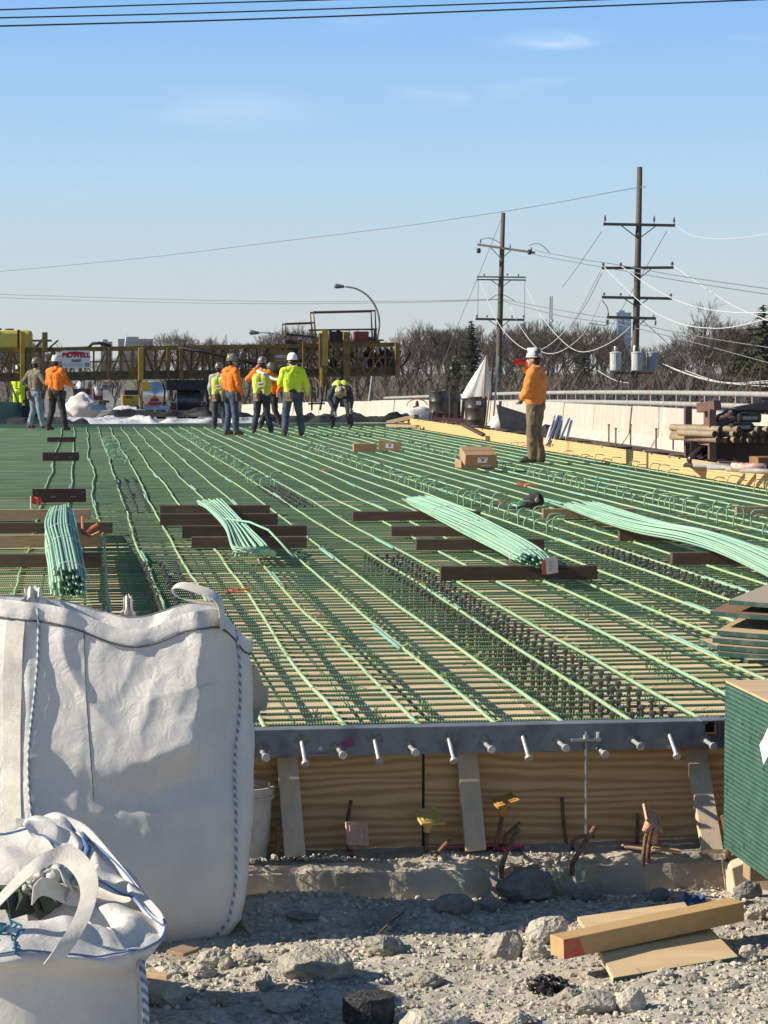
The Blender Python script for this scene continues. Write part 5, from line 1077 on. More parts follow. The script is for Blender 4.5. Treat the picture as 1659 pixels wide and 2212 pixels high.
def person(lab, loc, heading, pose=None, top='orange', legs='jeans', hat=HAT, boots=BOOT, vest=None, hood=True, pouch=0, gloves=False, group=None, sc=1.0, hair=True, back_hat=False, sleeves=None, bulk=1.1):
    J = dict(DEF); J.update(pose or {}); P = {k: (V(v) if isinstance(v, tuple) else v) for k, v in J.items()}
    r = empty('person', loc, lab, 'person', group, R(heading)); r.scale = (sc, sc, sc)
    fw = (P['head']-P['neck'])
    HM = Euler((R(P['pitch']), 0, R(P['yaw']))).to_matrix(); h = P['head']
    b = MB()                                         # the body, one surface
    b.ball(h+HM@V((0, -.008, .025)), (.077, .096, .098), 14, 10, HM).ball(h+HM@V((0, .028, -.04)), (.058, .068, .075), 12, 8, HM)
    b.cap(h+HM@V((0, .09, .005)), h+HM@V((0, .108, -.028)), .010, .016, 7).cap(h+HM@V((-.03, .082, -.068)), h+HM@V((.03, .082, -.068)), .011, .011, 6).ball(h+HM@V((0, .07, -.10)), (.03, .025, .02), 8, 6)
    for s in (-1, 1): b.ball(h+HM@V((s*.08, -.005, -.005)), (.014, .024, .034), 8, 6, HM)
    b.cap(P['neck']-V((0, 0, .06)), h+HM@V((0, -.01, -.05)), .062, .056, 10)
    b.cap(P['pelvis'], P['waist'], .12, .11).cap(P['waist'], P['chest'], .11, .13).cap(P['chest'], P['neck'], .12, .07)
    for s in 'LR':
        b.cap(P['chest'].lerp(P['neck'], .5), P['sh'+s], .08, .055).cap(P['sh'+s], P['el'+s], .05, .04).cap(P['el'+s], P['wr'+s], .042, .027)
        b.cap(P['hip'+s], P['kn'+s], .08, .055).cap(P['kn'+s], P['an'+s], .055, .038)
        if not gloves: hand_(b, P['wr'+s], P['hd'+s], -1 if s == 'L' else 1, .7)
    o = b.build('body', SK, r, local=True); rem(o, .0085, 0, 3)
    if gloves:
        for s in 'LR':
            g = MB(); hand_(g, P['wr'+s], P['hd'+s], -1 if s == 'L' else 1, .8, 1.25); rem(g.build('glove', GLOVE, r, local=True), .008, 0, 2)
    for s in (-1, 1): MB().ball(h+HM@V((s*.032, .083, .012)), .0115, 8, 6).build('eye', HAIR, r, local=True)
    if hair: MB().ball(h+HM@V((0, -.03, .0)), (.082, .085, .085), 12, 8, HM).build('hair', HAIR, r, smooth=True, local=True)
    if hat:
        hb = MB().lathe([(.108, .0), (.112, .03), (.107, .07), (.09, .115), (.058, .145), (.015, .158)], h+HM@V((0, -.01, .045)), 18, HM@Matrix.Diagonal((.93, 1.14, 1)))
        hb.box(h+HM@V((0, -.01, .135)), (.03, .21, .115), HM).build('hard_hat', hat, r, smooth=True, local=True)
        yb = -1 if back_hat else 1
        MB().lathe([(.10, 0), (.122, -.004), (.124, .004), (.105, .012)], h+HM@V((0, -.01+.012*yb, .045)), 18, HM@Matrix.Diagonal((.93, 1.2, 1))).build('hat_brim', hat, r, smooth=True, local=True)
    tm = F[top]; b = MB()                            # upper garment
    hw = .115
    for s in (-1, 1):
        o1 = V((s*.055, 0, 0)); b.cap(P['pelvis']+o1*1.25+V((0, 0, .03)), P['waist']+o1*1.3, .118*bulk, .118*bulk, 12).cap(P['waist']+o1*1.3, P['chest']+o1*1.35, .12*bulk, .135*bulk, 12).cap(P['chest']+o1*1.3, P['neck']+o1*.6-V((0, 0, .07)), .13*bulk, .085*bulk, 12)
    sl = MB() if sleeves else b
    for s in 'LR':
        b.cap(P['chest'].lerp(P['neck'], .55), P['sh'+s], .10*bulk, .085*bulk, 12)
        sl.cap(P['sh'+s], P['sh'+s].lerp(P['el'+s], .5), .084*bulk, .074*bulk, 12).cap(P['sh'+s].lerp(P['el'+s], .5), P['el'+s], .074*bulk, .068*bulk, 12).cap(P['el'+s], P['wr'+s].lerp(P['el'+s], .12), .068*bulk, .048*bulk, 12)
    if hood:
        bk = V((0, -.075, 0)); b.cap(P['neck']+bk+V((-.07, 0, -.02)), P['neck']+bk+V((.07, 0, -.02)), .058*bulk, .058*bulk, 10).cap(P['neck']+V((-.075, -.02, .0)), P['neck']+V((-.05, .06, -.03)), .04*bulk, .035*bulk).cap(P['neck']+V((.075, -.02, .0)), P['neck']+V((.05, .06, -.03)), .04*bulk, .035*bulk).cap(P['neck']+bk*1.3+V((0, 0, -.05)), P['neck']+bk*1.1+V((0, 0, -.15)), .06*bulk, .035*bulk, 10)
    o = b.build('hoodie' if hood else 'shirt', tm, r, local=True); rem(o, .013, .034)
    if sleeves: rem(sl.build('sleeves', F[sleeves], r, local=True), .013, .03)
    if vest:
        b = MB(); dn = (P['pelvis']-P['waist'])*.3
        for s in (-1, 1):
            o1 = V((s*.055, 0, 0)); b.cap(P['pelvis']+o1*1.3-dn*.3, P['waist']+o1*1.35, .132*bulk, .134*bulk, 12).cap(P['waist']+o1*1.35, P['chest']+o1*1.4, .135*bulk, .15*bulk, 12).cap(P['chest']+o1*1.35, P['neck']+o1*1.1-V((0, 0, .05)), .146*bulk, .085*bulk, 12)
        o = b.build('vest', F[vest], r, local=True); rem(o, .013, .02)
        b = MB()
        for t in (.25, .62):
            c = P['waist'].lerp(P['chest'], t)-(P['chest']-P['waist'])*.1; ax = (P['chest']-P['waist']).normalized(); q = ax.to_track_quat('Z', 'Y').to_matrix()
            b.lathe([(.156, -.022), (.16, 0), (.156, .022)], c, 24, q@Matrix.Diagonal((1.36, 1.0, 1)) if abs(ax.z) > .8 else q@Matrix.Diagonal((1.36, 1, 1)))
        b.build('reflective_band', BAND, r, smooth=True, local=True)
    b = MB()                                         # trousers
    b.cap(P['pelvis']+V((-.05, 0, .03)), P['pelvis']+V((.05, 0, .03)), .125*(bulk*.5+.5), .125*(bulk*.5+.5), 12).cap(P['pelvis']+V((-.05, -.03, -.04)), P['pelvis']+V((.05, -.03, -.04)), .115*(bulk*.5+.5), .115*(bulk*.5+.5), 12)
    for s in 'LR':
        b.cap(P['hip'+s], P['hip'+s].lerp(P['kn'+s], .5), .112*(bulk*.5+.5), .096*(bulk*.5+.5), 12).cap(P['hip'+s].lerp(P['kn'+s], .5), P['kn'+s], .096*(bulk*.5+.5), .080*(bulk*.5+.5), 12).cap(P['kn'+s], P['kn'+s].lerp(P['an'+s], .5), .08*(bulk*.5+.5), .076*(bulk*.5+.5), 12).cap(P['kn'+s].lerp(P['an'+s], .5), P['an'+s]+V((0, 0, .02)), .076*(bulk*.5+.5), .072*(bulk*.5+.5), 12)
    rem(b.build('trousers', F[legs], r, local=True), .013, .032)
    for s in 'LR':
        a = P['an'+s]; f = (V((0, .17, 0)) if 'ft'+s not in P else V(P['ft'+s])*.17)
        b = MB().cap(a+V((0, -.015, .05)), a+V((0, -.01, -.03)), .058, .056, 10).cap(a+V((0, -.03, -.045)), a+f+V((0, 0, -.047)), .045, .042, 10).cap(a+f*.5+V((0, 0, -.03)), a+f*.8+V((0, 0, -.04)), .05, .042, 10)
        rem(b.build('boot', boots, r, local=True), .011, 0, 2)
    bl_ = P['pelvis']+V((0, 0, .045)); MB().lathe([(.128, -.022), (.134, 0), (.128, .022)], bl_, 20, Matrix.Diagonal((1.42, 1.06, 1))).build('belt', BELT, r, local=True)
    for i in range(pouch):
        a = (math.pi*1.32, math.pi*.08, math.pi*.95)[i]; c = bl_+V((math.cos(a)*.20, math.sin(a)*.16, -.13))
        b = MB().box(c, (.15, .07, .20), (0, 0, a+math.pi/2)).box(c+V((math.cos(a)*.03, math.sin(a)*.03, .04)), (.11, .05, .12), (0, 0, a+math.pi/2)).bar(c+V((0, 0, .1)), c+V((.02, 0, .19)), .03, .015)
        b.build('tool_pouch', POUCH if i == 0 else BELT, r, local=True, bevel=.015)
    return r
def ft(x, y, z=0): p = at_z(x, y, z); return p
G = 'workers standing on the mat'
p = person('man in an orange-tan hoodie and khaki trousers, white hard hat, drinking from a red tumbler', ft(1156, 1000), 62, dict(wrL=(.0, .21, 1.03), elL=(-.26, .06, 1.14), wrR=(.12, .22, 1.54), elR=(.33, .12, 1.36), hdL=(.3, .5, -.7), hdR=(-.2, .7, .4), shR=(.19, .02, 1.43), hipL=(-.085, 0, .93), anL=(-.10, .02, .09), anR=(.12, -.06, .09), knR=(.11, .02, .50), ftR=(.3, .95, 0), ftL=(-.35, .9, 0), yaw=10), 'tan', 'khaki', HAT, BBOOT, gloves=True, group=G, sc=1.02, back_hat=True, bulk=1.28)
q = at_z(1156, 1000, 0); hd = Matrix.Rotation(R(62), 3, 'Z')
a = q+hd@(V((.0, .16, 1.615))*1.02); t = empty('tumbler', a, 'shiny red tumbler held to the mouth of the man in orange-tan', 'tumbler')
MB().lathe([(.040, 0), (.044, .19), (.046, .2)], a, 14, (hd@V((-.05, 1, -.05))).to_track_quat('Z', 'Y').to_matrix()).build('cup', mat('red_metal', (.55, .02, .025), (.45, .015, .02), 6, .22, .3), t, smooth=True)
MB().lathe([(.047, .19), (.047, .215)], a, 14, (hd@V((-.05, 1, -.05))).to_track_quat('Z', 'Y').to_matrix()).build('lid', M['black'], t, smooth=True)
person('worker in a grey brown jacket and pale jeans with hand on hip, far left', ft(78, 926), -48, dict(elL=(-.40, -.06, 1.20), wrL=(-.20, .05, 1.03), hdL=(.6, .5, -.5), elR=(.36, .02, 1.18), wrR=(.20, .18, 1.05), hdR=(-.5, .5, -.4), anL=(-.16, -.08, .09), anR=(.13, .12, .09)), 'grey', 'pale', HATB, BOOT, hood=False, pouch=2, group=G)
person('worker in a bright orange hoodie and black trousers with tool pouches, far left', ft(122, 930), -38, dict(elR=(.27, .08, 1.17), wrR=(.20, .34, 1.08), hdR=(-.2, 1, .1), elL=(-.25, .0, 1.15), wrL=(-.14, .22, 1.02), hdL=(.4, .8, 0), anL=(-.22, -.04, .09), anR=(.24, .02, .09), knL=(-.15, .03, .5), knR=(.17, .04, .5), yaw=-12), 'orange', 'black', HATW, BBOOT, pouch=2, group=G, sc=1.03)
person('worker in full lime rain gear far away at the left edge', at_d(41, 902, 74), -20, dict(elL=(-.24, .1, 1.2), wrL=(-.12, .3, 1.1)), 'lime', 'lime', HATW, BBOOT, group=G, sc=.95)
person('worker in a pale grey shirt and lime vest behind the orange hoodie', ft(474, 927), -12, dict(yaw=-25, wrR=(.2, .2, 1.0), wrL=(-.25, .1, .92), anL=(-.15, .05, .09)), 'lgrey', 'dj', HATB, BOOT, vest='vest', hood=False, pouch=1, group=G, sc=.93)
person('worker in an orange hoodie and blue jeans standing with arms down, left of the group', ft(500, 940), -58, dict(yaw=-20, elL=(-.24, -.02, 1.15), wrL=(-.22, .08, .90), elR=(.22, .04, 1.14), wrR=(.20, .14, .88), anL=(-.11, -.06, .09), anR=(.11, .05, .09)), 'orange', 'jeans', HATB, BOOT, group=G, pouch=2, sc=1.03)
person('worker in an orange hoodie under a lime vest with a bar on his shoulder', ft(566, 936), -14, dict(elL=(-.34, .05, 1.28), wrL=(-.16, .10, 1.54), hdL=(.6, -.1, .7), elR=(.28, .12, 1.2), wrR=(.24, .34, 1.16), hdR=(0, 1, .1), anL=(-.20, -.02, .09), anR=(.2, .12, .09), yaw=8), 'orange', 'dj', HATB, BOOT, vest='vest', group=G, pouch=1, sc=1.0, hood=False)
person('worker half hidden behind the man carrying the bar, one orange sleeve showing', ft(585, 925), 165, dict(elL=(-.30, .08, 1.14), wrL=(-.24, .26, 1.02), anL=(-.3, .02, .09), anR=(.28, .02, .09)), 'orange', 'black', HATB, BOOT, group=G, pouch=1, sc=.93)
person('worker in a neon yellow hoodie and blue jeans seen from behind', ft(632, 942), 6, dict(elL=(-.27, .06, 1.17), wrL=(-.16, .26, 1.12), hdL=(.2, .9, .1), elR=(.31, -.02, 1.16), wrR=(.33, .05, .92), hdR=(0, .2, -1), anL=(-.18, -.02, .09), anR=(.21, .04, .09), knL=(-.14, .03, .5), knR=(.17, .05, .5), yaw=18), 'lime', 'jeans', HATW, BBOOT, group=G, pouch=2, sc=1.04)
person('worker in a lime vest bending over to tie bars, head towards the viewer', ft(737, 925), 172, dict(pelvis=(0, -.20, .90), waist=(0, -.08, 1.02), chest=(0, .19, 1.09), neck=(0, .38, 1.03), head=(0, .47, .93), pitch=-88, shL=(-.19, .32, 1.02), shR=(.19, .32, 1.02), elL=(-.27, .38, .77), elR=(.30, .38, .78), wrL=(-.26, .44, .52), wrR=(.15, .50, .44), hdL=(0, .1, -1), hdR=(-.2, .2, -1), hipL=(-.1, -.2, .88), hipR=(.1, -.2, .88), knL=(-.19, -.05, .48), knR=(.19, -.05, .48), anL=(-.24, -.14, .09), anR=(.24, -.12, .09)), 'navy', 'dj', HATB, BBOOT, vest='vest', hood=False, group=G, gloves=True, pouch=0, sc=1.0)
a, b_ = at_d(558, 802, 52.5), at_d(618, 820, 52.5)
o = MB().tube([cr([at_d(556, 802, 52.9), at_d(575, 810, 52.7), at_d(592, 819, 52.5), at_d(606, 820, 52.4), at_d(622, 814, 52.3)], i/20) for i in range(21)], .035, 8).build('green_hose', mat('pale_mint_hose', (.45, .68, .55), (.4, .6, .5), 5, .5), smooth=True)
tag(o, 'pale mint bar drooping between the vest wearer and the neon hoodie', 'bar')
# ------------------------------------------------------------------ the yellow truss paving machine across the far end
YT = 66.0
M['yel_m'] = mat('worn_yellow_machine_paint', (.24, .15, .028), (.16, .10, .026), 3, .65, 0, .2, 20, c3=(.08, .05, .025), ns3=5)
M['yel_b'] = mat('bright_yellow_paint', (.50, .31, .035), (.40, .24, .03), 3, .5)
M['yel_d'] = mat('shaded_yellow_paint', (.12, .085, .03), (.075, .055, .025), 4, .65)  # the machine's yellow with its shaded look painted in as dark olive
def T(x, y, dy=0): return at_y(x, y, YT+dy*0)+V((0, dy, 0))
pv = empty('paving_machine', T(430, 850), 'long yellow truss paving machine spanning the deck behind the workers', 'paving machine')
def ytop(x): return 757-13*(x+40)/900
def ybot(x): return 823-13*(x+40)/900
DYR = 1.15
def sect(x0, x1, bays, first=0):
    b = MB(); lo = MB()
    for dy in (0, DYR):
        b.bar(T(x0, ytop(x0), dy), T(x1, ytop(x1), dy), .11, .12); lo.bar(T(x0, ybot(x0)-2, dy), T(x1, ybot(x1)-2, dy), .12, .10)
        xs_ = [x0+(x1-x0)*i/bays for i in range(bays+1)]
        for i, x in enumerate(xs_): b.bar(T(x, ytop(x), dy), T(x, ybot(x)-2, dy), .05, .05, up=(0, 1, 0))
        for i in range(bays):
            a, c = (xs_[i], xs_[i+1]) if (i+first) % 2 else (xs_[i+1], xs_[i])
            b.bar(T(a, ytop(a), dy), T(c, ybot(c)-2, dy), .036, .036, up=(0, 1, 0))
        b.bar(T(x0, ytop(x0)+28, dy+.03), T(x1, ytop(x1)+28, dy+.03), .035, .035)
    for i in range(bays*2+1):
        x = x0+(x1-x0)*i/(bays*2); b.bar(T(x, ytop(x)), T(x, ytop(x), DYR), .05, .05); lo.bar(T(x, ybot(x)-2), T(x, ybot(x)-2, DYR), .05, .05)
        if i < bays*2: b.bar(T(x, ytop(x)), T(x+(x1-x0)/(bays*2), ytop(x), DYR), .035, .035)
    b.build('truss_section', M['yel_m'], pv)
    lo.build('bottom_chord', M['yel_d'], pv)
    for dy in (-.02, DYR+.05): MB().bar(T(x0+2, ybot(x0)-11, dy), T(x1-2, ybot(x1)-11, dy), .02, .16, up=(0, 0, 1)).build('rail_plate', M['yel_d'], pv)
    h = MB(); n = int((x1-x0)/24)
    for i in range(n): x = x0+12+i*24; h.lathe([(.035, 0), (.035, .01)], T(x, ybot(x)-11, -.036), 10, Euler((R(90), 0, 0)).to_matrix())
    h.build('rail_holes', M['black'], pv)
sect(-130, 52, 6); sect(56, 232, 6, 1); sect(238, 388, 6); sect(394, 585, 8, 1); sect(590, 700, 4); sect(704, 858, 6, 1)
def post(x, y0, y1, w_=.16, m='yel_b', dy=-.14, nm='lifting_post'): MB().bar(T(x, y1, dy), T(x, y0, dy), w_, w_, up=(0, 1, 0)).build(nm, M[m], pv, bevel=.01)
post(49, 716, 826, .13); post(97, 718, 760, .16, 'yel_m'); post(304, 751, 822, .15); post(700, 714, 790, .19); post(700, 788, 832, .15, 'yel_m'); post(747, 717, 826, .19, 'yel_m'); post(857, 741, 815, .14, 'yel_m'); post(363, 752, 816, .10, 'yel_m'); post(391, 752, 822, .12, 'yel_m')
post(691, 720, 822, .09, 'yel_m', -.2); post(654, 738, 816, .06, 'yel_m', -.2); post(693, 796, 836, .07, 'yel_b', -.3); post(60, 760, 826, .08, 'yel_m')
b = MB()
for a, c, w_ in (((97, 728), (66, 765), .08), ((97, 760), (126, 735), .05), ((70, 736), (112, 736), .06), ((66, 765), (50, 800), .05), ((612, 727), (700, 760), .05), ((702, 727), (748, 790), .06), ((704, 752), (742, 792), .05), ((688, 820), (666, 790), .04), ((650, 800), (684, 752), .05), ((704, 785), (747, 825), .05), ((790, 812), (822, 770), .05), ((790, 812), (763, 752), .05), ((604, 817), (690, 812), .06)):
    b.bar(T(*a, -.1), T(*c, -.1), w_, w_, up=(0, 1, 0))
b.build('bracing', M['yel_m'], pv)
MB().bar(T(616, 714+8, -.1), T(680, 729, -.1), .06, .09, up=(0, 1, 0)).build('boom', M['black'], pv)
# operator's deck, engine and guard frames
MB().bar(T(690, 741, .4), T(820, 739, .4), 1.0, .06).build('engine_deck', M['yel_d'], pv)
MB().bar(T(668, 713, .2), T(816, 711, .2), .12, .05).bar(T(812, 711, .2), T(811, 741, .2), .07, .07, up=(0, 1, 0)).bar(T(815, 735, 0), T(829, 735, 0), .05, .05).build('upper_rail', M['yel_d'], pv)
fr = MB()
for dy in (.1, 1.0):
    pts_ = [T(684, 741, dy), T(678, 674, dy), T(811, 671, dy), T(814, 741, dy)]; fr.tube(pts_, .035, 6); fr.tube([T(617, 728, dy), T(617, 699, dy), T(679, 697, dy)], .03, 6)
fr.build('guard_frame', mat('dark_red_brown_tube', (.10, .055, .04), (.07, .04, .03), 5, .6), pv)
MB().box(T(783, 729, .4), (.42, .5, .36)).build('engine_cover', mat('faded_red_cover', (.30, .035, .03), (.22, .03, .028), 5, .5), pv, bevel=.02)
MB().box(T(730, 729, .4), (.36, .5, .36)).cap(T(733, 722, .3), T(727, 737, .3), .12, .16).box(T(716, 727, .35), (.06, .3, .4)).build('engine_block', M['black'], pv, bevel=.02)
MB().cap(T(803, 734, .3), T(812, 737, .3), .10, .09).build('air_cleaner', mat('tan_filter', (.20, .16, .09), (.12, .1, .06), 5, .6), pv, smooth=True)
MB().box(T(634, 740, .3), (.5, .5, .16)).box(T(632, 766, .35), (.4, .4, .5)).box(T(640, 780, .4), (.9, .3, .10)).build('carriage_motor', M['black'], pv, bevel=.02)
hs = MB(); rnd = random.Random(77)
for i in range(18):
    x0 = rnd.uniform(706, 842); x1 = x0+rnd.uniform(12, 60); y0 = rnd.uniform(756, 775); sg = rnd.uniform(10, 34); dy = rnd.uniform(.2, .9)
    hs.tube([T(x0+(x1-x0)*t, y0+rnd.uniform(-1, 1)+sg*4*t*(1-t)-6*t, dy) for t in [k/10 for k in range(11)]], rnd.choice((.02, .03, .035)), 5)
for i in range(10):
    x0 = rnd.uniform(706, 842); hs.tube([T(x0, 756, .5), T(x0+rnd.uniform(-9, 9), 780, .5), T(x0+rnd.uniform(-16, 16), 806, .5)], .022, 5)
hs.tube([T(384, 752, -.1), T(440, 760, -.1), T(520, 778, -.1), T(580, 795, -.1)], .05, 6).tube([T(90, 756, .0), T(190, 751, .2), T(200, 742, .1), T(216, 741, .1), T(240, 748, .1)], .05, 6)
tag(hs.build('hydraulic_hoses', M['rubber'], pv, smooth=True), kind='stuff')
MB().box(T(843, 782, .3), (.34, .3, .16)).box(T(838, 797, .25), (.5, .3, .22)).build('hydraulic_box', M['yel_d'], pv, bevel=.02)
# name boards
TEXTS = []
def sign_text(txt, size, p, m, parent, shear=0, sx=1.0, nm='lettering'):
    cu = bpy.data.curves.new(nm, 'FONT'); cu.body = txt; cu.size = size; cu.align_x = 'CENTER'; cu.align_y = 'CENTER'; cu.extrude = .003; cu.shear = shear
    cu.materials.append(m); o = bpy.data.objects.new(nm, cu); COL.objects.link(o); o.parent = parent; off = parent.parent.location
    o.location = V(p)-V(off); o.rotation_euler = (R(90), 0, 0); o.scale = (sx, 1, 1); TEXTS.append(o); return o
RED = mat('sign_red', (.45, .015, .03), None, rough=.5); INK = mat('sign_black', (.02, .02, .02), None, rough=.5); GRY = mat('sign_grey', (.28, .28, .29), None, rough=.5)
c = T(164.5, 776, -.16); bd = MB().box(c, (.80, .02, .50)).build('name_board', M['white'], pv)
ty = at_y(164.5, 769, YT).z-at_y(164.5, 776, YT).z
b = MB()                                            # red block capitals with a raised middle
o1 = sign_text('BIDWELL', .175, c+V((0, -.014, ty+.015)), RED, bd, sx=1.12); o1.data.offset = .012
for i, k in enumerate((0,)): sign_text('3600', .115, c+V((-.02, -.014, -.045)), INK, bd, shear=.3, sx=1.2).data.offset = .004
for i, s_ in enumerate(('A Unit of CMI Terex Corporation', 'Canton, South Dakota 57013')): sign_text(s_, .048, c+V((-.09, -.014, -.135-.05*i)), GRY, bd)
MB().box(c+V((.31, -.012, -.16)), (.13, .006, .12)).build('emblem', mat('sign_maroon', (.20, .07, .06), (.45, .4, .38), 60, .5), bd)
b = MB(); b.prism([c+V((-.38, -.013, .15)), c+V((.38, -.013, .15)), c+V((.2, -.013, .205)), c+V((0, -.013, .225)), c+V((-.2, -.013, .205))], (0, -1, 0), .003).build('red_arch', RED, bd)
c = T(611, 778, -.14); bd = MB().box(c, (.58, .02, .58)).build('name_board', M['yel_m'], pv)
sign_text('MERCURY', .10, c+V((-.0, -.014, .10)), mat('sign_white', (.6, .6, .56), None), bd).data.offset = .005; MB().box(c+V((0, -.012, .0)), (.42, .004, .03)).build('stripe', GRY, bd)
MB().box(c+V((.17, -.012, -.15)), (.13, .004, .14)).build('decal', M['white'], bd); MB().box(c+V((-.1, -.012, -.17)), (.10, .004, .07)).build('decal', GRY, bd)
# yellow water tank on the left of the truss
tp = T(18, 734, .55); tk = empty('water_tank', tp, 'pale yellow plastic water tank strapped on top of the truss at the left', 'water tank')
TY = mat('pale_yellow_plastic', (.62, .54, .10), (.55, .47, .09), 2, .5)
MB().box(tp, (1.35, .9, .56)).build('tank', TY, tk, smooth=False, bevel=.10)
MB().lathe([(.13, 0), (.13, .05), (.11, .07)], tp+V((.02, 0, .26)), 16).build('lid', M['black'], tk)
MB().box(tp+V((-.35, 0, .0)), (.05, .92, .585)).build('strap', M['brown'], tk); MB().box(tp+V((.28, 0, .0)), (.05, .92, .585)).build('strap', M['brown'], tk); MB().box(tp+V((0, 0, -.30)), (1.5, 1, .05)).build('cradle', M['yel_d'], tk)
MB().tube([tp+V((-.5, -.2, .32)), tp+V((-.35, -.2, .36)), tp+V((-.2, -.2, .30))], .03, 6).build('pipe', M['black'], tk)
# legs and wheels under the machine
b = MB()
for x, yb in ((58, 905), (390, 0), (747, 880)):
    if yb: b.bar(T(x, ybot(x), .3), T(x, yb, .3), .12, .12, up=(0, 1, 0)).bar(T(x, ybot(x), 1.0), T(x, yb, 1.0), .12, .12, up=(0, 1, 0))
b.bar(T(22, 826, -.1), T(48, 890, -.3), .05, .05, up=(0, 1, 0)).build('support_leg', M['yel_d'], pv)
MB().box(T(60, 890, .6), (.9, 1.2, .35)).tube([T(48, 868, .4), T(62, 862, .4), T(70, 875, .4), T(66, 890, .4)], .04, 6).build('bogie', M['black'], pv, bevel=.04)
b = MB()
b.bar(T(672, 820, -.2), T(672, 886, -.2), .05, .05, up=(0, 1, 0)).bar(T(700, 826, -.2), T(690, 886, -.2), .05, .05, up=(0, 1, 0)).bar(T(664, 872, -.2), T(700, 871, -.2), .05, .05)
b.build('ladder_frame', M['yel_d'], pv)
MB().box(T(412, 832, .6), (1.4, 1.0, .30)).box(T(398, 850, .6), (.10, .1, .7)).box(T(425, 850, .6), (.10, .1, .7)).tube([T(440, 830, .5), T(450, 835, .4), T(452, 870, .4), T(449, 888, .4)], .05, 6).tube([T(352, 826, .3), T(357, 845, .3), T(355, 875, .3)], .03, 6).build('paving_carriage', M['black'], pv, bevel=.03)
MB().tube([T(384, 866, .6), T(436, 866, .6)], .30, 16).build('roller', mat('dull_roller', (.08, .08, .08), (.14, .14, .14), 5, .4, .5), pv, smooth=True)
# ------------------------------------------------------------------ curing sheets, plant and vehicles beyond the pour
def tarp(x0, x1, ytop_, ybot_, Y, m, lab, h=.22, seed=1, dep=1.8, nm='tarpaulin'):
    a, b_ = at_y(x0, 910, Y), at_y(x1, 910, Y); zb = at_y(0, ybot_, Y).z; zt = at_y(0, ytop_, Y).z; w_ = b_.x-a.x
    def fn(u, v):
        x = a.x+w_*u; y = Y-dep/2+dep*v+nz3(u*6*w_/4, v*2, seed)*.3
        e = min(1, v*5, (1-v)*5)*min(1, u*10, (1-u)*10)
        return V((x, y, zb+(zt-zb)*e*(.45+.9*abs(nz3(u*w_*1.1, v*2.6, seed+3))+.35*nz3(u*w_*2.2, v*5, seed+5)+.10*nz3(u*w_*9, v*11, seed+6))))
    o = MB().grid(fn, 110, 34).build(nm, m, smooth=True); tag(o, lab, 'tarpaulin', 'curing sheets along the far edge'); return o
M['tarpw'] = mat('white_curing_sheet', (.66, .66, .67), (.58, .58, .61), 4, .4, 0, .3, 12); M['tarpb'] = mat('black_curing_sheet', (.010, .010, .011), (.022, .022, .023), 4, .7, 0, .3, 12)
tarp(118, 345, 898, 915, 62.2, M['tarpw'], 'long white curing sheet at the left of the far edge', seed=2); tarp(340, 590, 902, 914, 62.4, M['tarpw'], 'narrow white curing sheet reaching behind the group of workers', seed=7, dep=1.0)
tarp(-60, 205, 900, 918, 62.0, M['tarpb'], 'black sheet edge behind the two workers at the far left', seed=12); tarp(220, 470, 884, 900, 65, M['tarpb'], 'black crumpled sheet behind the white curing sheets, left', seed=15); tarp(440, 700, 892, 914, 63.4, M['tarpb'], 'black crumpled sheet behind the group of workers', seed=19); tarp(660, 905, 894, 914, 62.8, M['tarpb'], 'black crumpled sheet around the bending worker', seed=23)
tarp(240, 300, 872, 890, 66, M['tarpw'], 'small white crumpled sheet before the yellow generator', seed=31, dep=.8); tarp(308, 368, 874, 886, 66.5, M['tarpw'], 'small white crumpled sheet below the tanker', seed=37, dep=.8); tarp(196, 232, 873, 886, 67, M['tarpw'], 'small white heap right of the grey blue bag', seed=41, dep=.7)
fe = MB().box((3.3, Y1-.25, .0), (11.4, .05, .16)).build('end_form', mat('green_painted_form', (.14, .30, .22), (.10, .24, .18), 3, .6)); tag(fe, 'green painted form board closing the far end of the mat', 'form board')
c = at_d(185, 890, 70); o = rock_mesh(5, .58, .5, .40, 30, 20, .2).build('bulk_bag', M['bag'], smooth=True, origin=(0, 0, 0)); o.location = c+V((-.02, 0, .2)); tag(o, 'slumped white bulk bag far behind the orange hoodie at the left', 'bulk bag', 'white woven bulk bags')
# left parapet form, green, beyond the mat, and the near form that shades the left bars
PG = mat('green_form_panel', (.09, .22, .17), (.07, .17, .135), 2.5, .6)
o = MB().prism([V((-3.4, 61.3, -.1)), V((-1.62, 66, -.15)), V((-1.62, 66, .58)), V((-3.4, 61.3, .72))], (-.6, .4, 0), .3).build('form_shutter', PG); tag(o, 'green shutter panel at the far left edge of the deck', 'shutter')
o = MB().box((-2.56, 37, -.02), (.12, 46, .55)).build('parapet_form', PG); tag(o, 'green parapet form along the left deck edge', 'parapet form')
# vehicles
def wheel(c, r_, w_, parent):
    t = MB().lathe([(r_*.6, -w_/2), (r_*.95, -w_/2), (r_, -w_*.35), (r_, w_*.35), (r_*.95, w_/2), (r_*.6, w_/2)], c, 18, Euler((0, R(90), 0)).to_matrix()).build('wheel', M['rubber'], parent, smooth=False); return t
D0 = 118.0
p0 = at_d(335, 888, D0); s_ = D0/4900
tn = empty('tanker_truck', p0, 'polished steel tanker truck seen from behind under the truss', 'truck')
MIR = mat('polished_steel', (.75, .76, .78), (.68, .69, .71), 2, .10, 1.0)
c = at_d(334, 852, D0); rr_ = 28*s_
fa = MB(); n = 12; ring_ = [c+V((rr_*math.cos(i*6.2832/36), 0, rr_*math.sin(i*6.2832/36))) for i in range(36)]
MB().tube([c, c+V((.15, 8.5, 0))], rr_, 36, cap=False).build('tank_shell', MIR, tn, smooth=True)
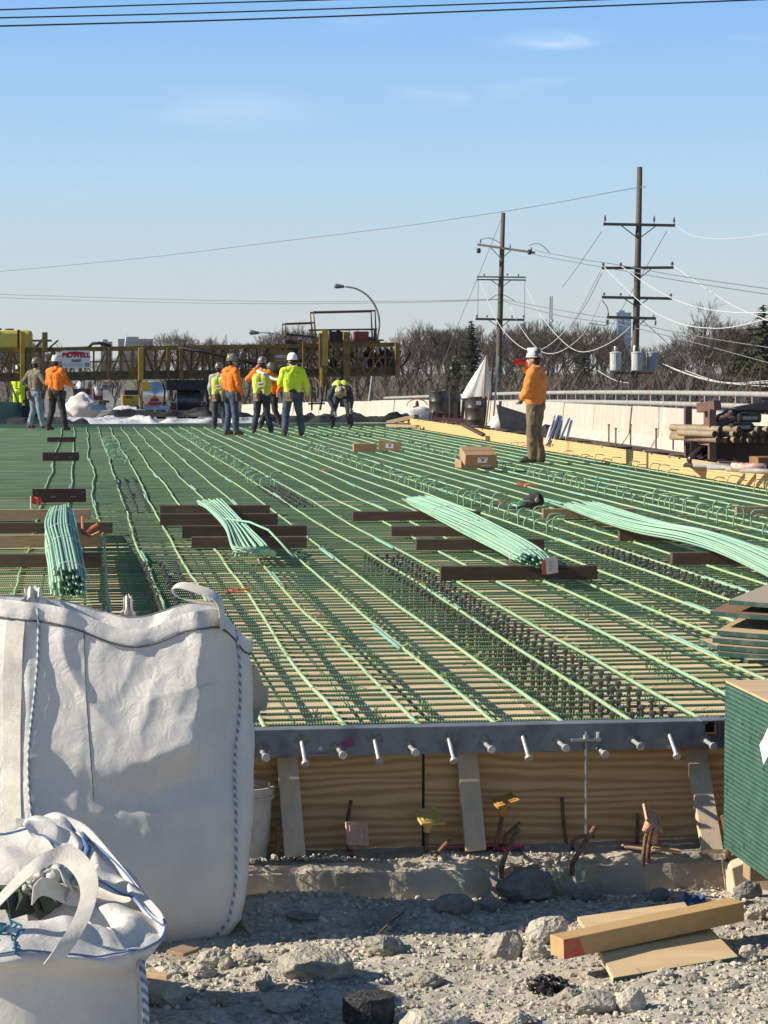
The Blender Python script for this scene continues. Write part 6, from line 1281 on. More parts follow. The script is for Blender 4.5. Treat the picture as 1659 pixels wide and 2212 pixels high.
fa.add(ring_+[c+V((0, -.25, -.02*rr_))], [(i, (i+1) % 36, 36) for i in range(36)]).build('tank_end', mat('brushed_steel_end', (.62, .62, .62), (.5, .5, .5), 2, .25, 1.0), tn)
MB().box(at_d(335, 874, D0-.5), (34*s_, .3, 11*s_)).build('bumper', mat('dark_red_steel', (.22, .02, .025), (.16, .02, .02), 4, .5), tn, bevel=.02)
for x in (321, 349): MB().box(at_d(x, 874, D0-.8), (.13, .05, .13)).build('tail_light', mat('red_lens', (.6, .03, .03), None, rough=.2), tn)
MB().box(at_d(334, 838, D0-.1), (.6, .03, .10)).build('plate', GRY, tn)
for x in (318, 326, 344, 352): wheel(at_d(x, 884, D0+1), .5, .28, tn)
MB().bar(at_d(312, 880, D0+1), at_d(358, 880, D0+1), .3, .3).build('chassis', M['black'], tn)
D0 = 96.0; p0 = at_d(402, 892, D0); s_ = D0/4900
tk2 = empty('flat_truck', p0, 'black flatbed truck seen from behind, right of the tanker', 'truck')
MB().box(at_d(402, 872, D0), (76*s_, 4, .22)).build('bed', M['black'], tk2, bevel=.02)
MB().box(at_d(402, 880, D0+.3), (70*s_, .3, .3)).build('bumper', M['black'], tk2); MB().box(at_d(402, 868, D0-2), (72*s_, .05, .05)).build('rail', GRY, tk2)
for x in (388, 396, 412, 420): wheel(at_d(x, 886, D0+.5), .46, .26, tk2)
b = MB(); rnd = random.Random(2)
for i in range(14): x = rnd.uniform(370, 436); b.bar(at_d(x, 868, D0), at_d(x+rnd.uniform(-8, 8), rnd.uniform(826, 856), D0), .08, .08, up=(0, 1, 0))
b.box(at_d(402, 846, D0+1), (36*s_, 1.5, 28*s_)).build('load', M['black'], tk2)
for x in (374, 433): MB().box(at_d(x, 874, D0-2.02), (.1, .03, .1)).build('tail_light', M['white'], tk2)
D0 = 82.0; s_ = D0/4900; p0 = at_d(281, 888, D0)
ge = empty('generator', p0, 'yellow generator with a black top and tall pole beside the tanker', 'generator')
MB().box(at_d(281, 865, D0), (36*s_, .8, 24*s_)).build('housing', M['yel_b'], ge, bevel=.03); MB().box(at_d(283, 848, D0), (30*s_, .8, 11*s_)).build('top_cover', M['black'], ge, bevel=.03)
MB().box(at_d(281, 880, D0), (38*s_, .9, 6*s_)).build('skid', M['black'], ge); MB().bar(at_d(305, 884, D0), at_d(307, 826, D0), .08, .08, up=(0, 1, 0)).bar(at_d(316, 845, D0), at_d(314, 826, D0), .3, .3, up=(0, 1, 0)).build('mast', M['yel_b'], ge); MB().box(at_d(279, 858, D0-.42), (.25, .01, .06)).build('decal', INK, ge)
MB().box(at_d(264, 862, D0-.1), (.16, .3, .10)).build('lamp', M['white'], ge)
D0 = 88.0; s_ = D0/4900; p0 = at_d(177, 885, D0)
sk = empty('skid_steer', p0, 'dark compact loader with a glazed cab behind the far bulk bag', 'loader')
MB().bar(at_d(162, 842, D0), at_d(192, 842, D0), 1.2, .1).bar(at_d(163, 884, D0), at_d(163, 842, D0), .1, 1.0, up=(0, 1, 0)).bar(at_d(191, 884, D0), at_d(191, 842, D0), .1, 1.0, up=(0, 1, 0)).build('cab_frame', M['black'], sk)
MB().box(at_d(177, 856, D0+.2), (24*s_, .04, 24*s_)).build('rear_window', mat('dark_glass', (.05, .06, .07), (.12, .14, .15), 3, .15), sk); MB().box(at_d(177, 874, D0+.3), (32*s_, 1.2, 16*s_)).build('engine_cover', M['black'], sk, bevel=.03)
for x in (160, 194): wheel(at_d(x, 882, D0), .38, .26, sk)
MB().tube([at_d(168, 828, D0+.5), at_d(176, 834, D0+.5), at_d(172, 842, D0+.5)], .12, 8).build('exhaust', M['white'], sk, smooth=True)
D0 = 105.0; s_ = D0/4900; p0 = at_d(211, 880, D0)
rd = empty('mixer_machine', p0, 'dark red machine with a yellow base right of the compact loader', 'machine')
MB().box(at_d(211, 852, D0), (22*s_, 1.4, 26*s_)).build('housing', mat('dark_red_paint', (.13, .02, .03), (.09, .02, .025), 4, .5), rd, bevel=.06); MB().cap(at_d(209, 840, D0-.75), at_d(213, 848, D0-.75), .12, .17).build('drum', mat('pale_drum', (.4, .38, .38), None), rd, smooth=True)
MB().box(at_d(220, 872, D0-.8), (18*s_, .6, 16*s_)).build('base', M['yel_m'], rd, bevel=.03); MB().bar(at_d(195, 878, D0), at_d(194, 826, D0), .16, .16, up=(0, 1, 0)).build('post', M['yel_m'], rd); MB().bar(at_d(218, 866, D0-1), at_d(236, 868, D0-1), .1, .1).build('tow_bar', M['black'], rd)
def car(x, yb, d_, m, lab, w_=1.8):
    p = at_d(x, yb, d_); r = empty('car', p, lab, 'car', 'cars on the far road')
    MB().prism([p+V((-w_/2, 0, .3)), p+V((w_/2, 0, .3)), p+V((w_/2, 0, .85)), p+V((w_*.42, 0, 1.4)), p+V((-w_*.42, 0, 1.4)), p+V((-w_/2, 0, .85))], (0, 1, 0), 4.2).build('body', m, r, bevel=.1)
    MB().box(p+V((0, -.02, 1.08)), (w_*.72, .04, .4)).build('rear_window', bpy.data.materials['dark_glass'], r)
    for s in (-1, 1): wheel(p+V((s*w_*.4, .6, .33)), .33, .22, r); MB().box(p+V((s*w_*.4, -.03, .75)), (.2, .05, .12)).build('tail_light', bpy.data.materials['red_lens'], r)
CW = mat('silver_car_paint', (.45, .46, .48), None, rough=.3); CD = mat('dark_car_paint', (.05, .055, .065), None, rough=.3); CB_ = mat('blue_grey_car_paint', (.16, .19, .24), None, rough=.3)
car(229, 846, 420, CB_, 'blue grey car on the far road, leftmost'); car(238, 842, 560, CW, 'silver car in the middle of the far road'); car(245, 842, 430, CD, 'dark car rightmost on the far road', 1.9); car(222, 838, 640, CW, 'silver car farthest up the road'); car(232, 835, 700, CD, 'dark van like car beyond the others', 2.2)
# ------------------------------------------------------------------ utility poles, crossarms and wires
M['pole'] = wood('weathered_pole_timber', (.115, .088, .065), (.07, .055, .042), st=(14, 14, 1), sc=1.2, wave=False)
M['arm'] = mat('dark_crossarm', (.045, .042, .04), (.07, .06, .05), 4, .8); M['armp'] = mat('pale_crossarm', (.42, .36, .28), (.34, .29, .22), 4, .8); M['ins'] = mat('grey_insulator', (.16, .16, .17), (.10, .10, .11), 4, .35)
def arm(r, A, B, m, w_=.11, h=.14): MB().bar(A, B, w_, h).build('crossarm', M[m], r, bevel=.01)
def ins(r, p, h=.28, rad=.07): MB().lathe([(.02, 0), (.02, h*.3), (rad, h*.32), (rad*.6, h*.5), (rad*.9, h*.55), (rad*.5, h*.8), (rad*.6, h*.85), (rad*.2, h)], p, 8).build('insulator', M['ins'], r, smooth=True)
DP1 = 115.0
def q1(x, y, dd=0): return at_d(x, y, DP1+dd)
p1 = empty('utility_pole', q1(1369, 900), 'taller utility pole with four crossarms and three grey transformers', 'utility pole', 'utility poles')
MB().tube([q1(1369, 930), q1(1372, 780), q1(1378, 560), q1(1382, 361)], [.20, .185, .165, .135], 12).build('pole_shaft', M['pole'], p1, smooth=True)
for xl, yl_, xr, yr, br in ((1303, 484, 1459, 487, ((1342, 487), (1417, 488), 516)), (1300, 579, 1455, 578, ((1352, 582), (1406, 582), 604)), (1300, 642, 1452, 645, ((1350, 646), (1400, 646), 663)), (1311, 685, 1417, 688, ((1395, 690), (1395, 690), 706))):
    arm(p1, q1(xl, yl_, -.2), q1(xr, yr, -.2), 'arm')
    cxp = 1382-(br[2]-361)*13/570+1
    for k in (0, 1): MB().bar(q1(br[k][0], br[k][1], -.25), q1(cxp, br[2], -.2), .05, .05).build('arm_brace', M['arm'], p1)
for x, y, h, rad in ((1307, 482, .42, .07), (1413, 483, .40, .07), (1456, 485, .38, .07), (1303, 576, .2, .09), (1341, 576, .22, .09), (1452, 575, .24, .1), (1305, 639, .18, .07), (1341, 640, .18, .07), (1449, 642, .2, .09), (1314, 683, .18, .06), (1412, 686, .16, .06)): ins(p1, q1(x, y, -.2), h, rad)
for x, y in ((1311, 690), (1416, 692), (1345, 690)): MB().lathe([(.02, 0), (.05, -.05), (.05, -.2), (.03, -.25)], q1(x, y, -.2), 8).build('cutout', M['ins'], p1)
TG = mat('pale_grey_transformer', (.50, .52, .52), (.42, .44, .44), 3, .4)
TG2 = mat('blue_grey_transformer', (.30, .34, .38), (.25, .29, .33), 3, .4)
for x, dd, m in ((1329.5, -.35, TG), (1376, -.5, TG), (1408, -.1, TG2)):
    c = q1(x, 801, dd); t = MB().lathe([(.26, 0), (.285, .03), (.285, .86), (.30, .88), (.30, .93), (.15, .97)], c, 18).build('transformer', m, p1, smooth=False)
    for sx in (-.1, .1): MB().lathe([(.035, .95), (.05, 1.0), (.03, 1.12), (.02, 1.2)], c+V((sx, 0, 0)), 8).build('bushing', M['ins'], t)
MB().bar(q1(1322, 806, -.1), q1(1412, 806, -.1), .1, .08).build('transformer_bracket', M['arm'], p1)
MB().lathe([(.06, 0), (.075, .25), (.05, .33)], q1(1329, 762, -.3), 10).lathe([(.06, 0), (.075, .3), (.05, .38)], q1(1371, 762, -.4), 10).build('arrester', M['white'], p1)
DP2 = 150.0
def q2(x, y, dd=0): return at_d(x, y, DP2+dd)
p2 = empty('utility_pole', q2(1074, 900), 'shorter utility pole with one pale tilted crossarm, left of the transformers', 'utility pole', 'utility poles')
MB().tube([q2(1073, 930), q2(1077, 800), q2(1082, 620), q2(1087, 460)], [.22, .20, .175, .14], 12).build('pole_shaft', M['pole'], p2, smooth=True)
arm(p2, q2(1031, 528, -.2), q2(1156, 546, -.25), 'armp', .13, .15)
for y in (598, 604): arm(p2, q2(1030, y, -.2), q2(1136, y+1, -.2), 'arm', .1, .09)
arm(p2, q2(1027, 689, -.2), q2(1133, 691, -.2), 'arm', .12, .15)
for a, c in (((1060, 535), (1081, 557)), ((1104, 541), (1085, 557)), ((1062, 606), (1081, 619)), ((1103, 606), (1085, 619)), ((1056, 692), (1077, 706)), ((1101, 692), (1083, 706))): MB().bar(q2(*a, -.25), q2(*c, -.2), .05, .05).build('arm_brace', M['arm'], p2)
for x, y, h, rad in ((1038, 528, .36, .06), (1102, 539, .36, .06), (1148, 545, .36, .06), (1046, 597, .2, .06), (1096, 596, .16, .08), (1120, 598, .2, .06), (1030, 687, .24, .07), (1052, 687, .22, .07), (1106, 688, .22, .07), (1131, 688, .24, .07)): ins(p2, q2(x, y, -.2), h, rad)
for x, y in ((1034, 541), (1144, 544)): MB().lathe([(.1, 0), (.14, .06), (.14, .28), (.08, .34)], q2(x, y+6, -.3), 10).build('bell_insulator', M['arm'], p2)
M['wire'] = mat('dark_wire', (.035, .035, .04), None, rough=.6); M['wireg'] = mat('grey_wire', (.16, .17, .18), None, rough=.6); M['wirew'] = mat('white_sleeved_wire', (.62, .62, .60), None, rough=.4)
def wire(pts_, r_, m, lab, grp='overhead wires', n=40, name='power_line'):
    P_ = [at_d(*p) for p in pts_]
    if pts_[-1][0] >= 1690 or pts_[-1][1] < 0: e_ = P_[-1]-P_[-2]; P_ += [P_[-1]+e_.normalized()*14, P_[-1]+e_.normalized()*30]
    if pts_[0][0] < 0: e_ = P_[0]-P_[1]; P_ = [P_[0]+e_.normalized()*30, P_[0]+e_.normalized()*14]+P_
    n = max(n, 90) if len(P_) > len(pts_) else n
    o = MB().tube([cr(P_, i/n) for i in range(n+1)], r_, 5).build(name, M[m], smooth=True); tag(o, lab, 'wire', grp); return o
wire([(-60, 23, 40), (350, 10, 41), (735, -1, 42), (1200, -12, 43)], .014, 'wire', 'black overhead cable along the top of the sky, highest of the three')
wire([(-60, 40, 40), (400, 29, 41), (900, 13, 42), (1400, -4, 43)], .014, 'wire', 'black overhead cable along the top of the sky, middle of the three')
wire([(-60, 58, 40), (500, 43, 41), (1100, 21, 42), (1720, -4, 43)], .016, 'wire', 'black overhead cable along the top of the sky, lowest of the three')
wire([(-60, 592, 230), (300, 558, 205), (600, 522, 185), (860, 490, 168), (1088, 457, 150)], .024, 'wireg', 'long grey wire rising from the left edge to the top of the shorter pole')
wire([(1088, 457, 150), (1200, 438, 140), (1300, 419, 127), (1383, 404, 115), (1393, 405, 114)], .024, 'wireg', 'grey wire from the top of the shorter pole to the taller pole')
wire([(-60, 634, 240), (300, 645, 210), (600, 651, 190), (900, 650, 165), (1078, 646, 150)], .024, 'wireg', 'upper of two level wires running left from the shorter pole')
wire([(-60, 641, 242), (300, 652, 212), (600, 656, 192), (900, 653, 167), (1078, 647, 151)], .024, 'wireg', 'lower of two level wires running left from the shorter pole')
wire([(1156, 541, 150), (1250, 559, 135), (1335, 572, 118), (1480, 598, 105), (1720, 632, 90)], .022, 'wireg', 'upper grey wire from the pale crossarm to the right edge')
wire([(1150, 549, 150), (1250, 568, 135), (1303, 577, 118), (1480, 608, 105), (1720, 645, 90)], .022, 'wireg', 'lower grey wire from the pale crossarm to the right edge')
wire([(1086, 647, 150), (1130, 655, 145), (1220, 672, 135), (1330, 690, 120), (1500, 725, 105), (1720, 760, 95)], .022, 'wireg', 'grey wire sloping from the shorter pole past the transformers')
wire([(1086, 650, 150), (1130, 662, 145), (1220, 684, 135), (1330, 700, 120), (1480, 735, 105), (1720, 800, 95)], .022, 'wireg', 'second grey wire sloping from the shorter pole past the transformers')
wire([(1038, 610, 150), (1076, 697, 140), (1115, 742, 136), (1148, 758, 133), (1172, 754, 131), (1205, 730, 127), (1244, 685, 122), (1298, 583, 115)], .021, 'wirew', 'white sleeved wire looping low from the left end of the double crossarm')
wire([(1100, 655, 150), (1124, 706, 143), (1160, 752, 137), (1190, 764, 132), (1226, 751, 128), (1265, 715, 122), (1298, 650, 116)], .020, 'wirew', 'white sleeved wire looping low in the middle between the poles')
wire([(1134, 613, 150), (1163, 673, 142), (1205, 727, 134), (1244, 757, 128), (1280, 757, 123), (1325, 736, 118), (1362, 706, 115)], .021, 'wirew', 'white sleeved wire looping low from the right end of the double crossarm')
wire([(1303, 575, 115), (1390, 658, 105), (1463, 697, 98), (1535, 709, 93), (1600, 703, 89), (1720, 672, 84)], .020, 'wirew', 'white sleeved wire drooping lowest to the right of the taller pole')
wire([(1341, 574, 115), (1415, 625, 106), (1487, 658, 98), (1583, 675, 91), (1720, 673, 84)], .020, 'wirew', 'white sleeved wire drooping right of the taller pole, middle one')
wire([(1453, 573, 115), (1535, 630, 104), (1600, 668, 96), (1720, 715, 88)], .020, 'wirew', 'white sleeved wire from the right end of the second crossarm')
wire([(1456, 485, 115), (1500, 510, 110), (1580, 515, 105), (1720, 497, 98)], .012, 'wirew', 'faint pale wire from the right end of the top crossarm')
wire([(1420, 780, 112), (1460, 762, 110), (1500, 790, 105), (1560, 815, 100), (1720, 846, 92)], .03, 'wire', 'thick dark cable bundle sagging right below the transformers')
for i, (a, lab) in enumerate((([(1432, 786, 108), (1500, 812, 103), (1580, 827, 98), (1720, 826, 90)], 'pale low wire, highest of the three at the right edge'), ([(1448, 795, 108), (1530, 822, 103), (1620, 832, 96), (1720, 838, 90)], 'pale low wire, middle of the three at the right edge'), ([(1480, 800, 108), (1560, 826, 102), (1640, 824, 95), (1720, 816, 90)], 'pale low wire crossing the others at the right edge'))): wire(a, .02, 'wirew', lab)
wire([(1290, 800, 118), (1330, 822, 116), (1368, 828, 115)], .02, 'wirew', 'short pale cable reaching the taller pole below the transformers')
for a, m, lab in (([(1084, 470, 150), (1040, 580, 152), (994, 690, 154), (955, 790, 156)], 'wireg', 'thin guy wire running down left from the shorter pole'), ([(1300, 500, 116), (1245, 580, 130), (1215, 620, 140)], 'wireg', 'thin guy wire from the top crossarm of the taller pole'), ([(1440, 500, 115), (1400, 570, 120), (1330, 690, 126), (1290, 760, 130)], 'wireg', 'long thin guy wire crossing behind the taller pole'),
   ([(1300, 590, 115), (1270, 650, 125), (1225, 720, 135), (1150, 830, 148)], 'wireg', 'thin guy wire sloping left below the second crossarm'), ([(1385, 690, 114), (1440, 740, 118), (1500, 800, 122), (1580, 850, 126)], 'wireg', 'thin wire sloping down right below the transformers'), ([(1033, 605, 150), (1032, 690, 150)], 'wireg', 'upright jumper wire at the left of the shorter pole'), ([(1134, 606, 150), (1133, 690, 150)], 'wireg', 'upright jumper wire at the right of the shorter pole'),
   ([(1300, 648, 115), (1312, 665, 115), (1314, 684, 115)], 'wire', 'short jumper at the left end of the third crossarm'), ([(1272, 698, 116), (1308, 702, 115.5), (1314, 690, 115)], 'wire', 'black jumper with a drop left of the smallest crossarm'), ([(1036, 520, 150), (1056, 514, 149.5), (1081, 525, 149.8)], 'wire', 'arched jumper over the left half of the pale crossarm'), ([(1143, 530, 150), (1165, 527, 149.5), (1187, 545, 149.8)], 'wire', 'arched jumper over the right end of the pale crossarm'), ([(1055, 650, 150), (1072, 638, 149.5), (1090, 638, 149.5), (1112, 650, 149.8)], 'wire', 'arched jumper around the middle of the shorter pole')): wire(a, .018 if m == 'wireg' else .022, m, lab)
# street lamps, the mast and distant buildings
def lampl(pts_, d_, head, lab, r0, r1, m):
    r = empty('street_lamp', at_d(*pts_[0], d_), lab, 'street lamp', 'street lamps')
    P_ = [at_d(*p, d_) for p in pts_]; n = 40; MB().tube([cr(P_, i/n) for i in range(n+1)], [r0+(r1-r0)*i/n for i in range(n+1)], 8).build('pole', m, r, smooth=True)
    MB().cap(at_d(head[0]+14, head[1], d_), at_d(head[0], head[1]-1, d_), .09*d_/130, .15*d_/130).build('lamp_head', M['ins'], r, smooth=True)
lampl([(797, 872), (806, 800), (815, 730), (819, 695), (812, 665), (795, 640), (770, 624), (745, 619)], 130, (727, 619), 'tall street lamp arching over the right end of the paving machine', .085, .05, mat('lamp_pole_steel', (.30, .31, .31), (.2, .2, .2), 3, .5, .3))
lampl([(640, 800), (638, 745), (630, 733), (610, 724), (580, 719), (560, 719)], 210, (543, 719), 'smaller street lamp farther away, behind the paving machine', .08, .05, bpy.data.materials['lamp_pole_steel'])
r = empty('radio_mast', at_d(1190, 705, 1400), 'thin lattice radio mast on the skyline between the poles', 'radio mast'); a = at_d(1189, 720, 1400); b_ = at_d(1191, 640, 1400); b = MB()
for s, t in ((-1, -1), (1, -1), (1, 1), (-1, 1)): b.bar(a+V((s*.8, t*.8, -4)), b_+V((s*.6, t*.6, 0)), .22, .22)
for i in range(12):
    z0 = a.z+(b_.z-a.z)*i/12; b.bar(V((a.x-.8, a.y, z0)), V((a.x+.8, a.y, z0+2)), .18, .18).bar(V((a.x+.8, a.y, z0)), V((a.x-.8, a.y, z0+2)), .18, .18)
b.build('lattice', mat('mast_steel', (.25, .25, .26), None), r); MB().box(at_d(1193, 693, 1398), (1.6, 1, 1.6)).build('dish', M['white'], r)
def block(x0, x1, yt, yb, d_, m, lab, rows, cols, glass, dep=.6, top=None):
    a, b_ = at_d(x0, yb, d_), at_d(x1, yb, d_); zt = at_d(x0, yt, d_).z; w_ = b_.x-a.x; c = (a+b_)/2; zb = -3.7
    r = empty('distant_building', V((c.x, c.y, zb)), lab, 'building', 'buildings on the skyline')
    MB().box((c.x, c.y+w_*dep/2, (zt+zb)/2), (w_, w_*dep, zt-zb)).build('wall', m, r)
    rh = (zt-zb)/(rows+1); gm = MB()
    for i in range(rows): gm.box((c.x, c.y-.05, zt-rh*(i+.7)), (w_*.94, .2, rh*.5))
    gm.build('window_band', glass, r)
    fm = MB()
    for j in range(cols+1): fm.box((a.x+w_*j/cols, c.y-.3, (zt+zb)/2), (w_*.02, .3, zt-zb))
    fm.build('mullions', m, r)
    MB().box((c.x-w_*.1, c.y+w_*dep/2, zt+1.2), (w_*.4, w_*dep*.5, 2.4)).build('roof_house', m, r)
BG = mat('blue_glass_tower', (.17, .30, .46), (.23, .36, .50), .04, .15); BGL = mat('hazed_blue_glass', (.30, .44, .58), (.38, .5, .62), .03, .1); GB = mat('grey_block', (.22, .23, .25), (.27, .28, .29), .05, .8); GBW = mat('grey_block_window', (.12, .14, .18), (.17, .19, .22), .05, .3)  # tower blues: glass colour with the paling of distant haze mixed in
block(1331, 1363, 675, 760, 2600, BG, 'tall blue glass tower behind the transformers', 14, 6, BGL)
block(1334, 1342, 690, 760, 2580, mat('darker_blue_glass', (.10, .18, .30), None, rough=.15), 'narrow darker wing in front of the blue glass tower', 9, 2, BG)
block(218, 243, 738, 800, 2400, GB, 'distant grey blue office block left of the white spire', 6, 8, GBW); block(256, 330, 732, 800, 2500, GB, 'wide distant grey office block right of the white spire', 5, 10, GBW)
o = MB().tube([at_d(270, 752, 1500), at_d(272, 735, 1500), at_d(274, 716, 1500)], [.9, .6, .1], 8).build('spire', M['white'], smooth=True); tag(o, 'thin white spire on the skyline above the truss', 'spire')
# ------------------------------------------------------------------ leafless trees, conifers and brush
BK = mat('dark_bark', (.075, .058, .046), (.05, .038, .032), 3, .95, var=.12); TW = mat('grey_brown_twigs', (.108, .090, .079), (.070, .058, .051), 1.5, .95, var=.22)
CN = mat('dark_conifer', (.030, .042, .022), (.018, .026, .014), 1.2, .9, var=.15); CN2 = mat('olive_conifer', (.05, .055, .022), (.03, .036, .016), 1.2, .9)
def bare(seed, h=13, spread=.62, lv=6, twig=.016):
    rnd = random.Random(seed); tr = MB(); cw = MB()
    def seg(p, d, l, r_, k):
        q = p+d*l; mid = p.lerp(q, .5)+V((rnd.uniform(-1, 1), rnd.uniform(-1, 1), rnd.uniform(-.3, .5)))*l*.06
        (tr if k < 2 else cw).tube([p, mid, q], [r_, r_*.85, r_*.7], 6 if k < 2 else 3, cap=False)
        if k >= lv: return
        n = 3 if (k < 2 or rnd.random() < .6) else 2
        if k == lv-1: n = 3
        for i in range(n):
            a = rnd.random()*6.2832; s = spread*rnd.uniform(.5, 1.15); ax = d.orthogonal().normalized(); ax = Matrix.Rotation(a, 3, d)@ax
            nd = (d*math.cos(s)+ax*math.sin(s)+V((0, 0, .22))).normalized()
            seg(p.lerp(q, rnd.uniform(.55, 1) if i else 1), nd, l*rnd.uniform(.62, .84), max(twig, r_*.62), k+1)
    seg(V((0, 0, -.3)), V((rnd.uniform(-.06, .06), rnd.uniform(-.06, .06), 1)).normalized(), h*.26, h*.016, 0)
    return tr, cw
TREES = []; HT = []
for s in range(7):
    tr, cw = bare(100+s, 12.5, .46+.06*(s % 4), 7, .012)
    r = empty('bare_tree', (0, 0, 0)); r.location = (0, 300+s, -3.7)
    tr.build('trunk', BK, r, smooth=True, local=True); cw.build('crown', TW, r, local=True); TREES.append(r); HT.append(max(v.z for q in (tr, cw) for v in q.v))
def conifer(seed, h, w_, m):
    rnd = random.Random(seed); r = empty('conifer', (0, 0, 0)); MB().tube([(0, 0, 0), (0, 0, h*.6), (0, 0, h)], [h*.018, h*.01, .02], 7).build('trunk', BK, r, local=True)
    b = MB(); n = int(26*h)
    for i in range(n):
        t = rnd.random()**.8; z = h*(.06+.94*t); L_ = w_*(1-t)**.8*rnd.uniform(.55, 1.1)+.15; a = rnd.random()*6.2832; d = V((math.cos(a), math.sin(a), rnd.uniform(-.25, .12))); s = V((-d.y, d.x, 0))
        for k in range(7):
            f = k/6; p = V((0, 0, z))+d*L_*f+V((0, 0, -.12*L_*f*f+.10*L_*f))
            for j in (-1, 1): 
                e = p+(d*.45+s*j*rnd.uniform(.4, 1)+V((0, 0, rnd.uniform(-.35, .15))))*L_*.34*(1.15-f); wv_ = V((0, 0, .06+.05*L_))
                b.add([p-wv_*.5, e, p+wv_*.6+d*.05], [(0, 1, 2)])
    b.build('crown', m, r, local=True); return r
LAB = ['leafless tree with a wide rounded crown in the wood beyond the bridge', 'leafless tree with a narrow upright crown in the wood beyond the bridge']
rnd = random.Random(21); used = set(); n_tree = 0
def put(proto_i, x, ytop_, d_, lab, grp='leafless trees beyond the bridge', zb=-3.7, hh=12.5):
    src = TREES[proto_i]; p = at_d(x, 800, d_); zt = at_d(x, ytop_, d_).z; sc_ = (zt-zb)/HT[proto_i]
    if proto_i not in used: used.add(proto_i); o = src; o['label'] = lab
    else: o = dup(src, label=lab)
    o['category'] = 'tree'; o['group'] = grp; o.location = (p.x, p.y, zb); sx_ = sc_*rnd.uniform(.95, 1.25); o.scale = (sx_, sx_, sc_); o.rotation_euler = (0, 0, rnd.random()*6.28); return o
def skyline(x):                                    # upper outline of the wood in the photograph's frame
    pts_ = ((-80, 740), (60, 722), (110, 730), (140, 755), (205, 758), (290, 745), (340, 716), (430, 706), (480, 728), (520, 724), (600, 706), (700, 700), (760, 730), (830, 728), (900, 700), (960, 694), (1040, 690), (1130, 684), (1200, 700), (1260, 690), (1320, 705), (1400, 735), (1480, 720), (1560, 690), (1640, 690), (1760, 690))
    for a, b2 in zip(pts_, pts_[1:]):
        if a[0] <= x <= b2[0]: return a[1]+(b2[1]-a[1])*(x-a[0])/(b2[0]-a[0])
    return 720
x = -70
while x < 1740:
    d_ = rnd.uniform(235, 300); yt = skyline(x)+rnd.uniform(-12, 16)
    put(rnd.randrange(7), x, yt, d_, ('rounded leafless tree in the front row of the wood, ' if rnd.random() < .5 else 'twiggy leafless tree in the front row of the wood, ')+('left of the group of workers' if x < 450 else 'behind the paving machine' if x < 860 else 'left of the shorter pole' if x < 1080 else 'between the two poles' if x < 1370 else 'right of the taller pole')); x += rnd.uniform(20, 34) if not 120 < x < 320 else 60
x = -80
while x < 1740:
    d_ = rnd.uniform(330, 460); yt = skyline(x)+rnd.uniform(2, 26)
    put(rnd.randrange(7), x, yt, d_, 'hazy leafless tree in the back rows of the wood, '+('left of the workers' if x < 450 else 'behind the paving machine' if x < 860 else 'left of the shorter pole' if x < 1080 else 'between the poles' if x < 1370 else 'right of the taller pole'), 'leafless trees in the back rows'); x += rnd.uniform(26, 44) if not 120 < x < 320 else 50
put(3, 1535, 640, 170, 'large spreading leafless tree standing alone at the right of the taller pole', 'leafless trees beyond the bridge'); put(5, 1475, 735, 180, 'smaller leafless tree just right of the transformers', 'leafless trees beyond the bridge'); put(2, 697, 690, 150, 'thin leafless tree top showing between the guard frames of the paving machine')
for x, yt, d_, w_, m, lab in ((1018, 693, 190, 3.2, CN, 'dark conifer just left of the shorter pole'), (985, 752, 175, 2.6, CN, 'smaller dark conifer left of the tall one'), (1262, 752, 230, 3.4, CN, 'dark conifer between the poles behind the white wires'), (1648, 658, 130, 5.0, CN2, 'tall olive conifer at the right edge'), (1606, 735, 138, 3.8, CN2, 'lower olive conifer beside the tall one at the right edge'), (1500, 810, 150, 2.4, CN, 'low dark evergreen right of the taller pole'), (1440, 820, 160, 2.2, CN, 'low dark evergreen at the foot of the taller pole')):
    p = at_d(x, 800, d_); zt = at_d(x, yt, d_).z; r = conifer(int(x), zt+3.7, w_, m); r.location = (p.x, p.y, -3.7); tag(r, lab, 'tree', 'conifers beyond the bridge')
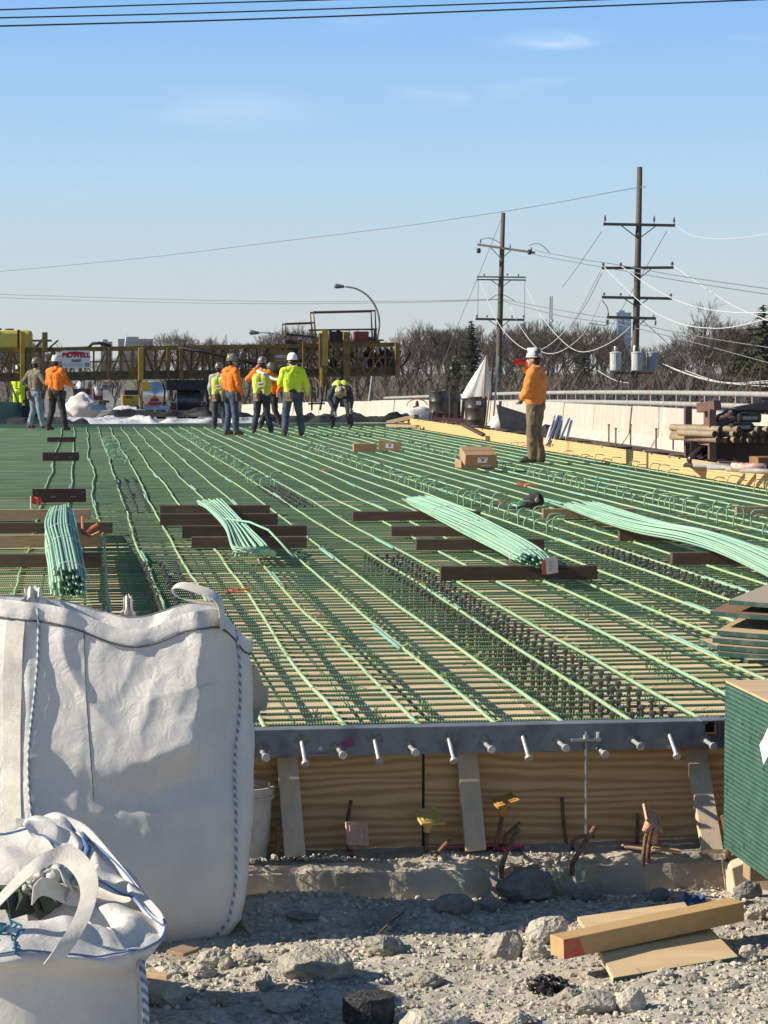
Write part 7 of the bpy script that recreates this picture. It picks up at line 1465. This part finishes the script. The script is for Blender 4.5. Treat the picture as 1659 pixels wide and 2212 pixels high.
# far brush reads as one mass
b = MB(); rnd = random.Random(3)
for i in range(27000):
    x = rnd.uniform(-120, 1760); d_ = rnd.uniform(180, 480); c = at_d(x, 800, d_); top = at_d(x, skyline(x)+58, d_).z
    if 95 < x < 330 and d_ < 400: continue
    z = -3.7+(top+3.7)*rnd.random()**1.5; a = rnd.random()*6.28; L_ = rnd.uniform(.7, 2.2); up_ = rnd.uniform(.1, 1.3); s = V((math.cos(a), math.sin(a), up_))*L_; w_ = V((-math.sin(a)*.7, math.cos(a)*.7, .5))*rnd.uniform(.016, .04)
    p = V((c.x, c.y, z)); b.add([p-w_, p+w_, p+s], [(0, 1, 2)])
o = b.build('brush', TW); tag(o, 'tangled grey brown brush filling the wood', kind='stuff')
b = MB(); rnd = random.Random(9)
for i in range(24000):
    y = rnd.uniform(60, 170); x = XP+rnd.uniform(2, 26)+max(0, y-90)*.05; z = -3.7+rnd.random()**1.6*4.6; a = rnd.random()*6.28; L_ = rnd.uniform(.4, 1.5); s = V((math.cos(a), math.sin(a), rnd.uniform(.2, 1.5)))*L_; w_ = V((-math.sin(a), math.cos(a), .4))*rnd.uniform(.012, .03); p = V((x, y, z))
    b.add([p-w_, p+w_, p+s], [(0, 1, 2)])
o = b.build('brush', TW); tag(o, 'tangled undergrowth beyond the railing', kind='stuff')
# ------------------------------------------------------------------ the day's thin haze, which pales the far buildings and trees
hm, ht, hb_ = nodes('thin_haze'); ht.nodes.remove(hb_); pvn = ht.nodes.new('ShaderNodeVolumePrincipled')
pvn.inputs['Color'].default_value = (.86, .91, .97, 1); pvn.inputs['Density'].default_value = .00006; pvn.inputs['Anisotropy'].default_value = .2
ht.links.new(pvn.outputs[0], ht.nodes['Material Output'].inputs['Volume'])
hz_o = MB().box((0, 1740, 43), (3700, 3700, 96)).build('haze', hm); tag(hz_o, kind='stuff')
# lettering becomes plain mesh
bpy.context.view_layer.update(); dg = bpy.context.evaluated_depsgraph_get()
for t_ in TEXTS:
    me = bpy.data.meshes.new_from_object(t_.evaluated_get(dg)); n_ = t_.name; o = bpy.data.objects.new('text_line', me); COL.objects.link(o)
    o.parent = t_.parent; o.location = t_.location; o.rotation_euler = t_.rotation_euler; o.scale = t_.scale; bpy.data.objects.remove(t_)
